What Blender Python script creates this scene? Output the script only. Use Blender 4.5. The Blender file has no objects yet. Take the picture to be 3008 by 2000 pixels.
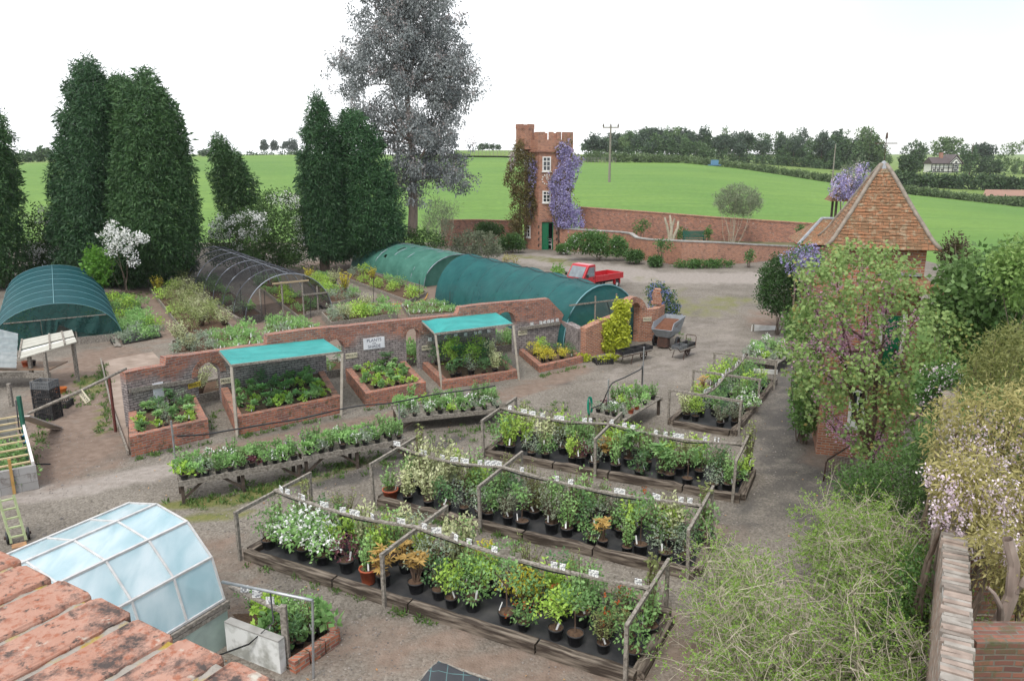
import bpy, math, random
import numpy as np
from mathutils import Vector, Matrix
random.seed(7); rng = np.random.default_rng(7)
R = math.radians
scene = bpy.context.scene
col = scene.collection
# ---------------------------------------------------------------- camera
H = 8.5; TILT = R(13.54); FPX = 2284.0
cd = bpy.data.cameras.new('camera'); cam = bpy.data.objects.new('camera', cd); col.objects.link(cam)
cd.sensor_fit = 'HORIZONTAL'; cd.sensor_width = 23.7; cd.lens = 18.0
cd.clip_start = 0.05; cd.clip_end = 20000
cam.location = (0, 0, H); cam.rotation_euler = (R(90) - TILT, 0, 0)
scene.camera = cam
# ---------------------------------------------------------------- sky, sun, exposure
SUN_EL, SUN_AZ = R(58), R(200)
w = bpy.data.worlds.new('World'); scene.world = w; w.use_nodes = True
nt = w.node_tree; nt.nodes.clear()
o_ = nt.nodes.new('ShaderNodeOutputWorld'); b_ = nt.nodes.new('ShaderNodeBackground')
sk = nt.nodes.new('ShaderNodeTexSky'); sk.sky_type = 'NISHITA'; sk.sun_disc = False
sk.sun_elevation = SUN_EL; sk.sun_rotation = SUN_AZ
ms = nt.nodes.new('ShaderNodeMixRGB'); ms.blend_type = 'MULTIPLY'; ms.inputs[0].default_value = 1
ms.inputs[2].default_value = (0.10, 0.10, 0.10, 1)
mc = nt.nodes.new('ShaderNodeMixRGB')                      # bright overcast deck with a thinner, bluer part
tc = nt.nodes.new('ShaderNodeTexCoord'); nz = nt.nodes.new('ShaderNodeTexNoise')
nz.inputs['Scale'].default_value = 1.3; nz.inputs['Detail'].default_value = 4
rp = nt.nodes.new('ShaderNodeValToRGB'); rp.color_ramp.elements[0].position = 0.46; rp.color_ramp.elements[1].position = 0.80
rp.color_ramp.elements[0].color = (0.97, 0.97, 0.97, 1); rp.color_ramp.elements[1].color = (0.36, 0.36, 0.36, 1)
sx = nt.nodes.new('ShaderNodeSeparateXYZ'); ma = nt.nodes.new('ShaderNodeMath'); ma.operation = 'MULTIPLY_ADD'; ma.inputs[1].default_value = .45
mb_ = nt.nodes.new('ShaderNodeMath'); mb_.operation = 'MULTIPLY_ADD'; mb_.inputs[1].default_value = .75
nt.links.new(tc.outputs['Generated'], nz.inputs['Vector']); nt.links.new(tc.outputs['Generated'], sx.inputs[0]); nt.links.new(sx.outputs[0], ma.inputs[0])
ma.inputs[2].default_value = 0.12; nt.links.new(nz.outputs[0], mb_.inputs[0]); nt.links.new(ma.outputs[0], mb_.inputs[2]); nt.links.new(mb_.outputs[0], rp.inputs[0])
nt.links.new(rp.outputs[0], mc.inputs[0]); nt.links.new(sk.outputs[0], ms.inputs[1]); nt.links.new(ms.outputs[0], mc.inputs[1])
mc.inputs[2].default_value = (1.12, 1.14, 1.17, 1)
b_.inputs['Strength'].default_value = 1.0
nt.links.new(mc.outputs[0], b_.inputs['Color']); nt.links.new(b_.outputs[0], o_.inputs['Surface'])
sl = bpy.data.lights.new('sun', 'SUN'); sl.energy = 1.5; sl.angle = R(14); sl.color = (1, 0.96, 0.9)
so = bpy.data.objects.new('sun', sl); col.objects.link(so)
so.rotation_euler = (R(90) - SUN_EL, 0, R(180) - SUN_AZ)
scene.view_settings.view_transform = 'Standard'; scene.view_settings.look = 'None'
scene.view_settings.exposure = 0.62; scene.view_settings.gamma = 1
scene.render.resolution_x = 1024; scene.render.resolution_y = 680
scene.cycles.max_bounces = 6; scene.cycles.transparent_max_bounces = 16
# ---------------------------------------------------------------- photo measurement -> world metres
S = 3008 / 2358; _c, _s = math.cos(TILT), math.sin(TILT)
def ray(X, Y):
    u = (X*S-1504)/FPX; v = (Y*S-1000)/FPX
    return Vector((u, _c - v*_s, -_s - v*_c))
def at(X, Y, z=0.0):
    d = ray(X, Y); return Vector((0, 0, H)) + d*((z-H)/d.z)
def dp(X, Y, y):
    d = ray(X, Y); return Vector((0, 0, H)) + d*(y/d.y)
def onplane(X, Y, p, n):
    d = ray(X, Y); o = Vector((0, 0, H)); return o + d*((Vector(p)-o).dot(n)/d.dot(n))
def pixof(p):
    q = Vector(p) - Vector((0, 0, H)); d = q.y*_c - q.z*_s; up = q.y*_s + q.z*_c
    return (1504+FPX*q.x/d)/S, (1000-FPX*up/d)/S
def groundx(X, Yhor, y): return dp(X, Yhor, y).x
# ---------------------------------------------------------------- object helpers
def tag(o, label=None, cat=None, group=None, kind=None):
    if label: o['label'] = label
    if cat: o['category'] = cat
    if group: o['group'] = group
    if kind: o['kind'] = kind
    return o
def thing(name, label, cat, loc=(0, 0, 0), rz=0.0, group=None):
    o = bpy.data.objects.new(name, None); col.objects.link(o); o.empty_display_size = .2
    o.location = loc; o.rotation_euler = (0, 0, rz)
    return tag(o, label, cat, group)
def copy_tree(o, parent=None):
    c = o.copy(); col.objects.link(c)
    if parent: c.parent = parent
    for ch in list(kids.get(o.name, [])):
        kids.setdefault(c.name, []).append(copy_tree(ch, c))
    return c
kids = {}
def link(name, me, mats, parent):
    for m in (mats if isinstance(mats, (list, tuple)) else [mats]): me.materials.append(m)
    o = bpy.data.objects.new(name, me); col.objects.link(o)
    if parent is not None:
        o.parent = parent; kids.setdefault(parent.name, []).append(o)
    return o
Z = Vector((0, 0, 1))
class MB:
    """collects shapes; build() links them as ONE mesh object (UVs in metres along each face)"""
    def __init__(s): s.v = []; s.f = []; s.m = []; s.mi = 0
    def add(s, vs, fs):
        n = len(s.v); s.v += [tuple(q) for q in vs]; s.f += [tuple(i+n for i in f) for f in fs]; s.m += [s.mi]*len(fs); return s
    def hexa(s, b, t):
        return s.add(list(b)+list(t), [(3,2,1,0),(4,5,6,7),(0,1,5,4),(1,2,6,5),(2,3,7,6),(3,0,4,7)])
    def box(s, c, d, rz=0.0):
        c = Vector(c); x = Vector((math.cos(rz), math.sin(rz), 0))*d[0]/2; y = Vector((-math.sin(rz), math.cos(rz), 0))*d[1]/2; z = Z*d[2]/2
        return s.hexa([c-x-y-z, c+x-y-z, c+x+y-z, c-x+y-z], [c-x-y+z, c+x-y+z, c+x+y+z, c-x+y+z])
    def bar(s, p, q, w, h, up=Z):
        p = Vector(p); q = Vector(q); d = (q-p).normalized()
        sd = d.cross(Vector(up))
        if sd.length < 1e-4: sd = d.cross(Vector((0, 1, 0)))
        sd.normalize(); u = sd.cross(d); a = sd*w/2; b = u*h/2
        return s.hexa([p-a-b, p+a-b, p+a+b, p-a+b], [q-a-b, q+a-b, q+a+b, q-a+b])
    def tube(s, pts, r, n=6, caps=True):
        pts = [Vector(p) for p in pts]; rs = r if isinstance(r, (list, tuple)) else [r]*len(pts); vs = []
        for i, p in enumerate(pts):
            d = (pts[min(i+1, len(pts)-1)]-pts[max(i-1, 0)])
            d = d.normalized() if d.length > 1e-6 else Z
            a = d.cross(Z if abs(d.z) < .9 else Vector((1, 0, 0))).normalized(); b = d.cross(a)
            vs += [p + (a*math.cos(6.28318*k/n)+b*math.sin(6.28318*k/n))*rs[i] for k in range(n)]
        fs = [(i*n+k, i*n+(k+1) % n, (i+1)*n+(k+1) % n, (i+1)*n+k) for i in range(len(pts)-1) for k in range(n)]
        if caps: fs += [tuple(range(n))[::-1], tuple((len(pts)-1)*n+k for k in range(n))]
        return s.add(vs, fs)
    def lathe(s, prof, c=(0, 0, 0), n=12, cap=False):
        c = Vector(c); vs = [c+Vector((r*math.cos(6.28318*k/n), r*math.sin(6.28318*k/n), z)) for r, z in prof for k in range(n)]
        fs = [(i*n+k, i*n+(k+1) % n, (i+1)*n+(k+1) % n, (i+1)*n+k) for i in range(len(prof)-1) for k in range(n)]
        if cap: fs.append(tuple((len(prof)-1)*n+k for k in range(n)))
        return s.add(vs, fs)
    def prism(s, pts, e):
        pts = [Vector(p) for p in pts]; e = Vector(e); n = len(pts)
        return s.add(pts+[p+e for p in pts], [tuple(range(n))[::-1], tuple(range(n, 2*n))]+[(i, (i+1) % n, n+(i+1) % n, n+i) for i in range(n)])
    def grid(s, rows):
        m = len(rows[0]); vs = [p for r in rows for p in r]
        return s.add(vs, [(i*m+j, i*m+j+1, (i+1)*m+j+1, (i+1)*m+j) for i in range(len(rows)-1) for j in range(m-1)])
    def build(s, name, mats, parent=None, smooth=False, bevel=0, jit=0, cuts=0):
        me = bpy.data.meshes.new(name); vs = s.v
        if jit: vs = [tuple(c+random.uniform(-jit, jit) for c in v) for v in vs]
        me.from_pydata(vs, [], s.f)
        uv = me.uv_layers.new(name='UVMap')
        for p in me.polygons:
            n = p.normal
            if abs(n.z) > .75: a = Vector((1, 0, 0)); b = Vector((0, 1, 0))
            else: a = Vector((-n.y, n.x, 0)).normalized(); b = n.cross(a)
            for li in p.loop_indices:
                c = me.vertices[me.loops[li].vertex_index].co; uv.data[li].uv = (c.dot(a), c.dot(b))
        me.polygons.foreach_set('material_index', s.m)
        if smooth: me.polygons.foreach_set('use_smooth', [True]*len(s.f))
        o = link(name, me, mats, parent)
        if bevel:
            bm = o.modifiers.new('bevel', 'BEVEL'); bm.width = bevel; bm.segments = 2; bm.limit_method = 'ANGLE'
        return o
class LB:
    """leaf builder: many small faces with a random tint each, plus stems"""
    def __init__(s): s.q = []; s.t = []; s.m = []; s.stems = []
    def leaves(s, P, D, L, W, mi=0, tint=None, fold=.0, broad=.45, up=None):
        P = np.asarray(P, float); n = len(P)
        if n == 0: return s
        D = np.asarray(D, float); D = D/(np.linalg.norm(D, axis=1, keepdims=True)+1e-9)
        U = rng.normal(size=(n, 3)) if up is None else np.asarray(up, float)+rng.normal(size=(n, 3))*.45
        sd = np.cross(D, U); sd /= (np.linalg.norm(sd, axis=1, keepdims=True)+1e-9)
        L = (np.ones(n)*L*rng.uniform(.7, 1.25, n))[:, None]; W = (np.ones(n)*W*rng.uniform(.7, 1.25, n))[:, None]
        N = np.cross(sd, D)
        m = P+D*L*broad+N*L*fold
        s.q.append(np.stack([P, m-sd*W/2, P+D*L, m+sd*W/2], 1))
        s.t.append(rng.uniform(0, 1, n) if tint is None else np.clip(tint, 0, 1)); s.m.append(np.full(n, mi)); return s
    def stem(s, pts, r0, r1=None, mi=1):
        pts = np.asarray(pts, float); r1 = r0 if r1 is None else r1
        k = len(pts); d = np.gradient(pts, axis=0); d /= (np.linalg.norm(d, axis=1, keepdims=True)+1e-9)
        ref = np.where(np.abs(d[:, 2:3]) < .9, np.array([[0, 0, 1.]]), np.array([[1., 0, 0]]))
        a = np.cross(d, ref); a /= (np.linalg.norm(a, axis=1, keepdims=True)+1e-9); b = np.cross(d, a)
        rr = np.linspace(r0, r1, k)[:, None]; n = 3 if r0 < .03 else 7
        rings = [pts+(a*math.cos(6.28318*j/n)+b*math.sin(6.28318*j/n))*rr for j in range(n)]
        for j in range(n):
            A, B = rings[j], rings[(j+1) % n]
            s.q.append(np.stack([A[:-1], B[:-1], B[1:], A[1:]], 1)); s.t.append(np.full(k-1, rng.uniform())); s.m.append(np.full(k-1, mi))
        return s
    def mesh(s, name):
        q = np.concatenate(s.q); n = len(q); me = bpy.data.meshes.new(name)
        me.vertices.add(4*n); me.vertices.foreach_set('co', q.reshape(-1).astype(np.float32))
        me.loops.add(4*n); me.loops.foreach_set('vertex_index', np.arange(4*n, dtype=np.int32))
        me.polygons.add(n); me.polygons.foreach_set('loop_start', np.arange(0, 4*n, 4, dtype=np.int32)); me.polygons.foreach_set('loop_total', np.full(n, 4, dtype=np.int32))
        me.polygons.foreach_set('material_index', np.concatenate(s.m).astype(np.int32))
        a = me.attributes.new('tint', 'FLOAT', 'FACE'); a.data.foreach_set('value', np.concatenate(s.t).astype(np.float32))
        me.update(calc_edges=True); return me
    def build(s, name, mats, parent=None): return link(name, s.mesh(name), mats, parent)
# ---------------------------------------------------------------- material helpers
def newmat(name):
    m = bpy.data.materials.new(name); m.use_nodes = True; t = m.node_tree; t.nodes.clear()
    return m, t, (lambda k: t.nodes.new('ShaderNode'+k)), t.links.new
def c4(c): return (c[0], c[1], c[2], 1)
def leafmat(name, c1, c2, trans=.25, rough=.55, var=.25):
    m, t, N, L = newmat(name)
    at_ = N('Attribute'); at_.attribute_name = 'tint'
    mx = N('MixRGB'); mx.inputs[1].default_value = c4(c1); mx.inputs[2].default_value = c4(c2); L(at_.outputs['Fac'], mx.inputs[0])
    oi = N('ObjectInfo'); mr = N('MapRange'); mr.inputs[3].default_value = 1-var; mr.inputs[4].default_value = 1+var; L(oi.outputs['Random'], mr.inputs[0])
    mu = N('MixRGB'); mu.blend_type = 'MULTIPLY'; mu.inputs[0].default_value = 1; L(mx.outputs[0], mu.inputs[1]); L(mr.outputs[0], mu.inputs[2])
    p = N('BsdfPrincipled'); p.inputs['Roughness'].default_value = rough; p.inputs['Specular IOR Level'].default_value = .35; L(mu.outputs[0], p.inputs['Base Color'])
    tr = N('BsdfTranslucent'); L(mu.outputs[0], tr.inputs[0]); ms_ = N('MixShader'); ms_.inputs[0].default_value = trans
    L(p.outputs[0], ms_.inputs[1]); L(tr.outputs[0], ms_.inputs[2]); o = N('OutputMaterial'); L(ms_.outputs[0], o.inputs[0]); return m
def plain(name, c1, c2=None, rough=.6, metal=0, scale=8, bump=0.0, spec=.4, coords='Object', stretch=None, detail=5, lo=.35, hi=.68, coat=0):
    m, t, N, L = newmat(name); c2 = c2 or c1
    tc = N('TexCoord'); nz = N('TexNoise'); nz.inputs['Scale'].default_value = scale; nz.inputs['Detail'].default_value = detail
    src = tc.outputs[coords]
    if stretch:
        mp = N('Mapping'); mp.inputs['Scale'].default_value = stretch; L(src, mp.inputs[0]); src = mp.outputs[0]
    L(src, nz.inputs['Vector'])
    rp = N('ValToRGB'); rp.color_ramp.elements[0].position = lo; rp.color_ramp.elements[1].position = hi
    rp.color_ramp.elements[0].color = c4(c1); rp.color_ramp.elements[1].color = c4(c2); L(nz.outputs[0], rp.inputs[0])
    p = N('BsdfPrincipled'); p.inputs['Roughness'].default_value = rough; p.inputs['Metallic'].default_value = metal; p.inputs['Specular IOR Level'].default_value = spec
    p.inputs['Coat Weight'].default_value = coat
    L(rp.outputs[0], p.inputs['Base Color'])
    if bump:
        b = N('Bump'); b.inputs['Strength'].default_value = bump; b.inputs['Distance'].default_value = .02; L(nz.outputs[0], b.inputs['Height']); L(b.outputs[0], p.inputs['Normal'])
    o = N('OutputMaterial'); L(p.outputs[0], o.inputs[0]); return m
def brickmat(name, c1, c2, mortar, bw=.225, bh=.075, patch=None, pl=(.5, .7), low=None, lowz=1.1, dark=(.10, .07, .055), rough=.85, msize=.012):
    m, t, N, L = newmat(name)
    uv = N('UVMap'); uv.uv_map = 'UVMap'
    wob = N('TexNoise'); wob.inputs['Scale'].default_value = 2.5; L(uv.outputs[0], wob.inputs['Vector'])
    wm = N('MixRGB'); wm.blend_type = 'LINEAR_LIGHT'; wm.inputs[0].default_value = .03; L(uv.outputs[0], wm.inputs[1]); L(wob.outputs['Color'], wm.inputs[2])
    br = N('TexBrick'); br.inputs['Scale'].default_value = 1; br.inputs['Brick Width'].default_value = bw; br.inputs['Row Height'].default_value = bh
    br.inputs['Mortar Size'].default_value = msize; br.inputs['Mortar Smooth'].default_value = .3; br.inputs['Bias'].default_value = 0
    br.inputs['Color1'].default_value = c4(c1); br.inputs['Color2'].default_value = c4(c2); br.inputs['Mortar'].default_value = c4(mortar); L(wm.outputs[0], br.inputs['Vector'])
    tc = N('TexCoord')
    n1 = N('TexNoise'); n1.inputs['Scale'].default_value = 3.2; n1.inputs['Detail'].default_value = 8; n1.inputs['Roughness'].default_value = .7; L(tc.outputs['Object'], n1.inputs['Vector'])
    r1 = N('ValToRGB'); r1.color_ramp.elements[0].position = .52; r1.color_ramp.elements[1].position = .74; L(n1.outputs[0], r1.inputs[0])
    dk = N('MixRGB'); L(r1.outputs[0], dk.inputs[0]); L(br.outputs['Color'], dk.inputs[1]); dk.inputs[2].default_value = c4(dark); out = dk.outputs[0]
    if low:
        sp = N('SeparateXYZ'); L(tc.outputs['Object'], sp.inputs[0]); n3 = N('TexNoise'); n3.inputs['Scale'].default_value = .9; n3.inputs['Detail'].default_value = 6; L(tc.outputs['Object'], n3.inputs['Vector'])
        ad = N('Math'); ad.operation = 'MULTIPLY_ADD'; ad.inputs[1].default_value = 1.5; ad.inputs[2].default_value = -.75; L(n3.outputs[0], ad.inputs[0])
        su = N('Math'); su.operation = 'ADD'; L(sp.outputs[2], su.inputs[0]); L(ad.outputs[0], su.inputs[1])
        mr = N('MapRange'); mr.inputs[1].default_value = lowz+.18; mr.inputs[2].default_value = lowz-.18; L(su.outputs[0], mr.inputs[0])
        bl = N('MixRGB'); bl.inputs[1].default_value = c4(low); bl.inputs[2].default_value = c4([q*.36 for q in low]); L(br.outputs['Fac'], bl.inputs[0])
        n4 = N('TexNoise'); n4.inputs['Scale'].default_value = 6; L(tc.outputs['Object'], n4.inputs['Vector']); mv = N('MixRGB'); mv.blend_type = 'OVERLAY'; mv.inputs[0].default_value = .8; L(bl.outputs[0], mv.inputs[1]); L(n4.outputs[0], mv.inputs[2])
        lm = N('MixRGB'); L(mr.outputs[0], lm.inputs[0]); L(out, lm.inputs[1]); L(mv.outputs[0], lm.inputs[2]); out = lm.outputs[0]
    if patch:
        n2 = N('TexNoise'); n2.inputs['Scale'].default_value = 5.5; n2.inputs['Detail'].default_value = 7; n2.inputs['Roughness'].default_value = .65; mp = N('Mapping'); mp.inputs['Location'].default_value = (7, 3, 1); L(tc.outputs['Object'], mp.inputs[0]); L(mp.outputs[0], n2.inputs['Vector'])
        r2 = N('ValToRGB'); r2.color_ramp.elements[0].position = pl[0]; r2.color_ramp.elements[1].position = pl[1]; L(n2.outputs[0], r2.inputs[0])
        pm = N('MixRGB'); L(r2.outputs[0], pm.inputs[0]); L(out, pm.inputs[1]); pm.inputs[2].default_value = c4(patch); out = pm.outputs[0]
    p = N('BsdfPrincipled'); p.inputs['Roughness'].default_value = rough; p.inputs['Specular IOR Level'].default_value = .2; L(out, p.inputs['Base Color'])
    b = N('Bump'); b.inputs['Strength'].default_value = .6; b.inputs['Distance'].default_value = .012; b.invert = True; L(br.outputs['Fac'], b.inputs['Height'])
    b2 = N('Bump'); b2.inputs['Strength'].default_value = .35; b2.inputs['Distance'].default_value = .02; L(n1.outputs[0], b2.inputs['Height']); L(b.outputs[0], b2.inputs['Normal']); L(b2.outputs[0], p.inputs['Normal'])
    o = N('OutputMaterial'); L(p.outputs[0], o.inputs[0]); return m
def netmat(name, c, alpha, c2=None, scale=3):
    m, t, N, L = newmat(name); tc = N('TexCoord'); nz = N('TexNoise'); nz.inputs['Scale'].default_value = scale; nz.inputs['Detail'].default_value = 6; L(tc.outputs['Object'], nz.inputs['Vector'])
    mx = N('MixRGB'); mx.inputs[1].default_value = c4(c); mx.inputs[2].default_value = c4(c2 or c); L(nz.outputs[0], mx.inputs[0])
    p = N('BsdfPrincipled'); p.inputs['Roughness'].default_value = .6; p.inputs['Specular IOR Level'].default_value = .25; L(mx.outputs[0], p.inputs['Base Color'])
    bz = N('TexNoise'); bz.inputs['Scale'].default_value = 2.2; bz.inputs['Detail'].default_value = 5; bz.inputs['Distortion'].default_value = 1.2; L(tc.outputs['Object'], bz.inputs['Vector']); bu = N('Bump'); bu.inputs['Strength'].default_value = .55; bu.inputs['Distance'].default_value = .12; L(bz.outputs[0], bu.inputs['Height']); L(bu.outputs[0], p.inputs['Normal'])
    tl = N('BsdfTranslucent'); L(mx.outputs[0], tl.inputs[0]); m1 = N('MixShader'); m1.inputs[0].default_value = .3; L(p.outputs[0], m1.inputs[1]); L(tl.outputs[0], m1.inputs[2])
    tr = N('BsdfTransparent'); mr = N('MapRange'); mr.inputs[1].default_value = .3; mr.inputs[2].default_value = .7; mr.inputs[3].default_value = max(0, alpha-.07); mr.inputs[4].default_value = min(1, alpha+.07); L(nz.outputs[0], mr.inputs[0])
    m2 = N('MixShader'); L(mr.outputs[0], m2.inputs[0]); L(tr.outputs[0], m2.inputs[1]); L(m1.outputs[0], m2.inputs[2]); o = N('OutputMaterial'); L(m2.outputs[0], o.inputs[0]); return m
M = {}
M['brick'] = brickmat('old red brick', (.46, .175, .10), (.21, .085, .065), (.30, .25, .21), patch=(.52, .44, .38), pl=(.60, .74))
M['brick_shade'] = brickmat('weathered shade wall brick', (.40, .15, .09), (.19, .085, .07), (.27, .23, .2), patch=(.42, .36, .33), pl=(.60, .78), low=(.285, .25, .24), lowz=1.42, bw=.235, bh=.085, msize=.013)
M['brick_new'] = brickmat('orange red brick', (.44, .175, .095), (.26, .10, .065), (.38, .31, .25), patch=(.48, .36, .3), pl=(.66, .8))
M['brick_moss'] = brickmat('mossy planter brick', (.46, .16, .09), (.21, .085, .07), (.27, .23, .19), patch=(.075, .07, .04), pl=(.53, .70))
M['brick_pale'] = brickmat('pale lichened brick', (.36, .23, .18), (.28, .19, .15), (.20, .18, .15), patch=(.46, .43, .38), pl=(.5, .66))
M['brick_old'] = brickmat('dark old brick', (.27, .115, .08), (.13, .065, .055), (.17, .145, .12), patch=(.10, .10, .05), pl=(.5, .68))
M['tile'] = brickmat('clay roof tile', (.29, .135, .07), (.17, .105, .06), (.06, .045, .03), bw=.17, bh=.1, patch=(.30, .26, .18), pl=(.52, .70), dark=(.10, .075, .04), msize=.006)
M['wood_grey'] = plain('weathered grey timber', (.30, .27, .235), (.12, .105, .085), scale=6, stretch=(3, 3, 3), bump=.3, rough=.85, spec=.2)
M['sleeper'] = plain('old railway sleeper', (.05, .038, .03), (.27, .225, .18), scale=3.2, stretch=(.55, 5, 5), bump=.9, rough=.9, spec=.2, detail=10, lo=.42, hi=.74)
M['sleeper_end'] = plain('old railway sleeper end', (.05, .038, .03), (.27, .225, .18), scale=3.2, stretch=(5, .55, 5), bump=.9, rough=.9, spec=.2, detail=10, lo=.42, hi=.74)
M['wood_dark'] = plain('dark stained timber', (.10, .075, .06), (.05, .04, .032), scale=7, bump=.3, rough=.85, spec=.2)
M['bark'] = plain('bark', (.19, .145, .115), (.09, .07, .055), scale=5, stretch=(4, 4, .8), bump=.5, rough=.9, spec=.1)
M['bark_pale'] = plain('pale eucalyptus bark', (.34, .27, .23), (.20, .155, .13), scale=3, stretch=(3, 3, .6), bump=.3, rough=.85, spec=.1)
M['twig'] = plain('pale twigs', (.46, .41, .33), (.30, .27, .19), scale=9, rough=.8, spec=.2)
M['twig_dark'] = plain('brown twigs', (.13, .085, .06), (.08, .055, .04), scale=9, rough=.8, spec=.2)
M['black'] = plain('black plastic', (.016, .016, .018), (.03, .03, .032), rough=.45, scale=12)
M['weedmat'] = plain('black ground fabric', (.022, .023, .026), (.075, .072, .07), rough=.75, scale=2.2, detail=9, bump=.25, lo=.42, hi=.8)
M['terracotta'] = plain('terracotta plastic', (.42, .10, .045), (.33, .075, .035), rough=.6)
M['white'] = plain('white plastic', (.78, .78, .77), (.68, .68, .67), rough=.5, scale=20)
M['white_paint'] = plain('white paint', (.75, .74, .71), (.60, .58, .54), rough=.6, scale=4)
M['cardface'] = plain('printed card', (.72, .72, .70), (.25, .25, .27), rough=.5, scale=28, lo=.5, hi=.56, detail=2)
M['soil'] = plain('potting soil', (.075, .048, .034), (.14, .09, .06), rough=1, scale=25, bump=.5, spec=.1)
M['metal'] = plain('galvanised steel', (.42, .43, .44), (.30, .31, .32), rough=.45, metal=.7, scale=6)
M['iron'] = plain('rusty iron', (.10, .05, .035), (.055, .04, .035), rough=.8, metal=.3, scale=12)
M['lead'] = plain('lead sheet', (.30, .31, .33), (.2, .21, .22), rough=.6)
M['green_paint'] = plain('green gloss paint', (.008, .115, .05), (.01, .15, .065), rough=.35, scale=3)
M['dark'] = plain('dark parts and shade', (.012, .012, .013), (.02, .02, .02), rough=.9)  # near-black for timbers and chassis, and for the painted doorway shade
M['glass_dark'] = plain('window glass', (.02, .025, .03), (.035, .04, .045), rough=.08, spec=.6)
M['concrete'] = plain('concrete block', (.36, .35, .33), (.24, .23, .21), rough=.9, scale=3, bump=.3, spec=.15)
M['pathdirt'] = plain('worn slab', (.33, .265, .22), (.22, .17, .135), rough=.95, scale=1.6, bump=.3, spec=.1)
# ================================================================ GROUND
def K(X): d = ray(X, 353); return d.x/d.y
CT = [(-500, 400, 210), (60, 377, 250), (460, 362, 280), (640, 357.5, 300), (900, 358, 300), (1060, 360, 270), (1165, 362, 265), (1344, 374, 260), (1568, 375, 255), (1700, 388, 245),
      (1904, 419, 222), (2093, 447, 205), (2358, 476, 190), (2800, 505, 180)]
KX = [K(a[0]) for a in CT]; KY = [a[2] for a in CT]; KZ = [dp(*a).z for a in CT]
def edge(k): return float(np.interp(k, KX, KY)), float(np.interp(k, KX, KZ))
FK = [(-500, 392), (60, 372), (640, 357), (1100, 357), (1344, 357), (1568, 362), (1904, 385), (2093, 398), (2358, 402), (2800, 405)]
def terrain_z(k, y):
    ye, ze = edge(k)
    if y <= 75: return -.25
    if y <= ye: return -.25+(ze+.25)*(y-75)/(ye-75)
    yf = 340.0; zf = dp(0, float(np.interp(k, [K(a[0]) for a in FK], [a[1] for a in FK])), yf).z
    if y <= yf: return ze+(zf-ze)*(y-ye)/(yf-ye)
    zz = dp(0, 356, 1600).z
    return zf+(zz-zf)*(y-yf)/(1600-yf)
ks = np.concatenate([[-1.8], np.linspace(-1.3, 1.3, 80), [1.8]])
def field_rows(fr):
    return [[(k*yy, yy, terrain_z(k, yy)) for k in ks for yy in [fr(k, j)]] for j in range(N_)]
m, t, N, L = newmat('green crop'); tc_ = N('TexCoord'); mp = N('Mapping'); mp.inputs['Scale'].default_value = (.05, .35, 1); mp.inputs['Rotation'].default_value = (0, 0, .06); L(tc_.outputs['Object'], mp.inputs[0])
nz = N('TexNoise'); nz.inputs['Scale'].default_value = 1; nz.inputs['Detail'].default_value = 5; L(mp.outputs[0], nz.inputs['Vector'])
rp = N('ValToRGB'); rp.color_ramp.elements[0].position = .3; rp.color_ramp.elements[1].position = .72; rp.color_ramp.elements[0].color = (.118, .215, .05, 1); rp.color_ramp.elements[1].color = (.142, .245, .062, 1); L(nz.outputs[0], rp.inputs[0])
n2 = N('TexNoise'); n2.inputs['Scale'].default_value = 1.3; n2.inputs['Detail'].default_value = 6; L(tc_.outputs['Object'], n2.inputs['Vector']); mv = N('MixRGB'); mv.blend_type = 'OVERLAY'; mv.inputs[0].default_value = .35; L(rp.outputs[0], mv.inputs[1]); L(n2.outputs[0], mv.inputs[2])
p = N('BsdfPrincipled'); p.inputs['Roughness'].default_value = .9; p.inputs['Specular IOR Level'].default_value = .1; L(mv.outputs[0], p.inputs['Base Color']); bb = N('Bump'); bb.inputs['Strength'].default_value = .5; bb.inputs['Distance'].default_value = .3; L(n2.outputs[0], bb.inputs['Height']); L(bb.outputs[0], p.inputs['Normal']); o = N('OutputMaterial'); L(p.outputs[0], o.inputs[0]); M['crop'] = m
n5 = N('TexNoise'); n5.inputs['Scale'].default_value = .022; n5.inputs['Detail'].default_value = 5; L(tc_.outputs['Object'], n5.inputs['Vector']); r5 = N('ValToRGB'); r5.color_ramp.elements[0].position = .35; r5.color_ramp.elements[1].position = .68; r5.color_ramp.elements[0].color = (.80, .86, .82, 1); r5.color_ramp.elements[1].color = (1.12, 1.05, .95, 1); L(n5.outputs[0], r5.inputs[0]); m5 = N('MixRGB'); m5.blend_type = 'MULTIPLY'; m5.inputs[0].default_value = 1; L(mv.outputs[0], m5.inputs[1]); L(r5.outputs[0], m5.inputs[2])
wv = N('TexWave'); wv.inputs['Scale'].default_value = .021; wv.inputs['Distortion'].default_value = .6; wv.inputs['Detail'].default_value = 2; mpw = N('Mapping'); mpw.inputs['Rotation'].default_value = (0, 0, 1.15); L(tc_.outputs['Object'], mpw.inputs[0]); L(mpw.outputs[0], wv.inputs['Vector']); rwv = N('ValToRGB'); rwv.color_ramp.elements[0].position = .985; rwv.color_ramp.elements[1].position = .998; L(wv.outputs['Fac'], rwv.inputs[0]); mtl = N('MixRGB'); L(rwv.outputs[0], mtl.inputs[0]); L(m5.outputs[0], mtl.inputs[1]); mtl.inputs[2].default_value = (.105, .19, .048, 1); L(mtl.outputs[0], p.inputs['Base Color'])
M['meadow'] = plain('far meadow', (.13, .20, .05), (.17, .22, .07), scale=.03, rough=.95, spec=.1)
N_ = 14
tag(MB().grid(field_rows(lambda k, j: [-30, 0, 40, 75][j] if j < 4 else 75+(edge(k)[0]-75)*(j-3)/10)).build('field', M['crop'], smooth=True), kind='structure')
N_ = 9
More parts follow.
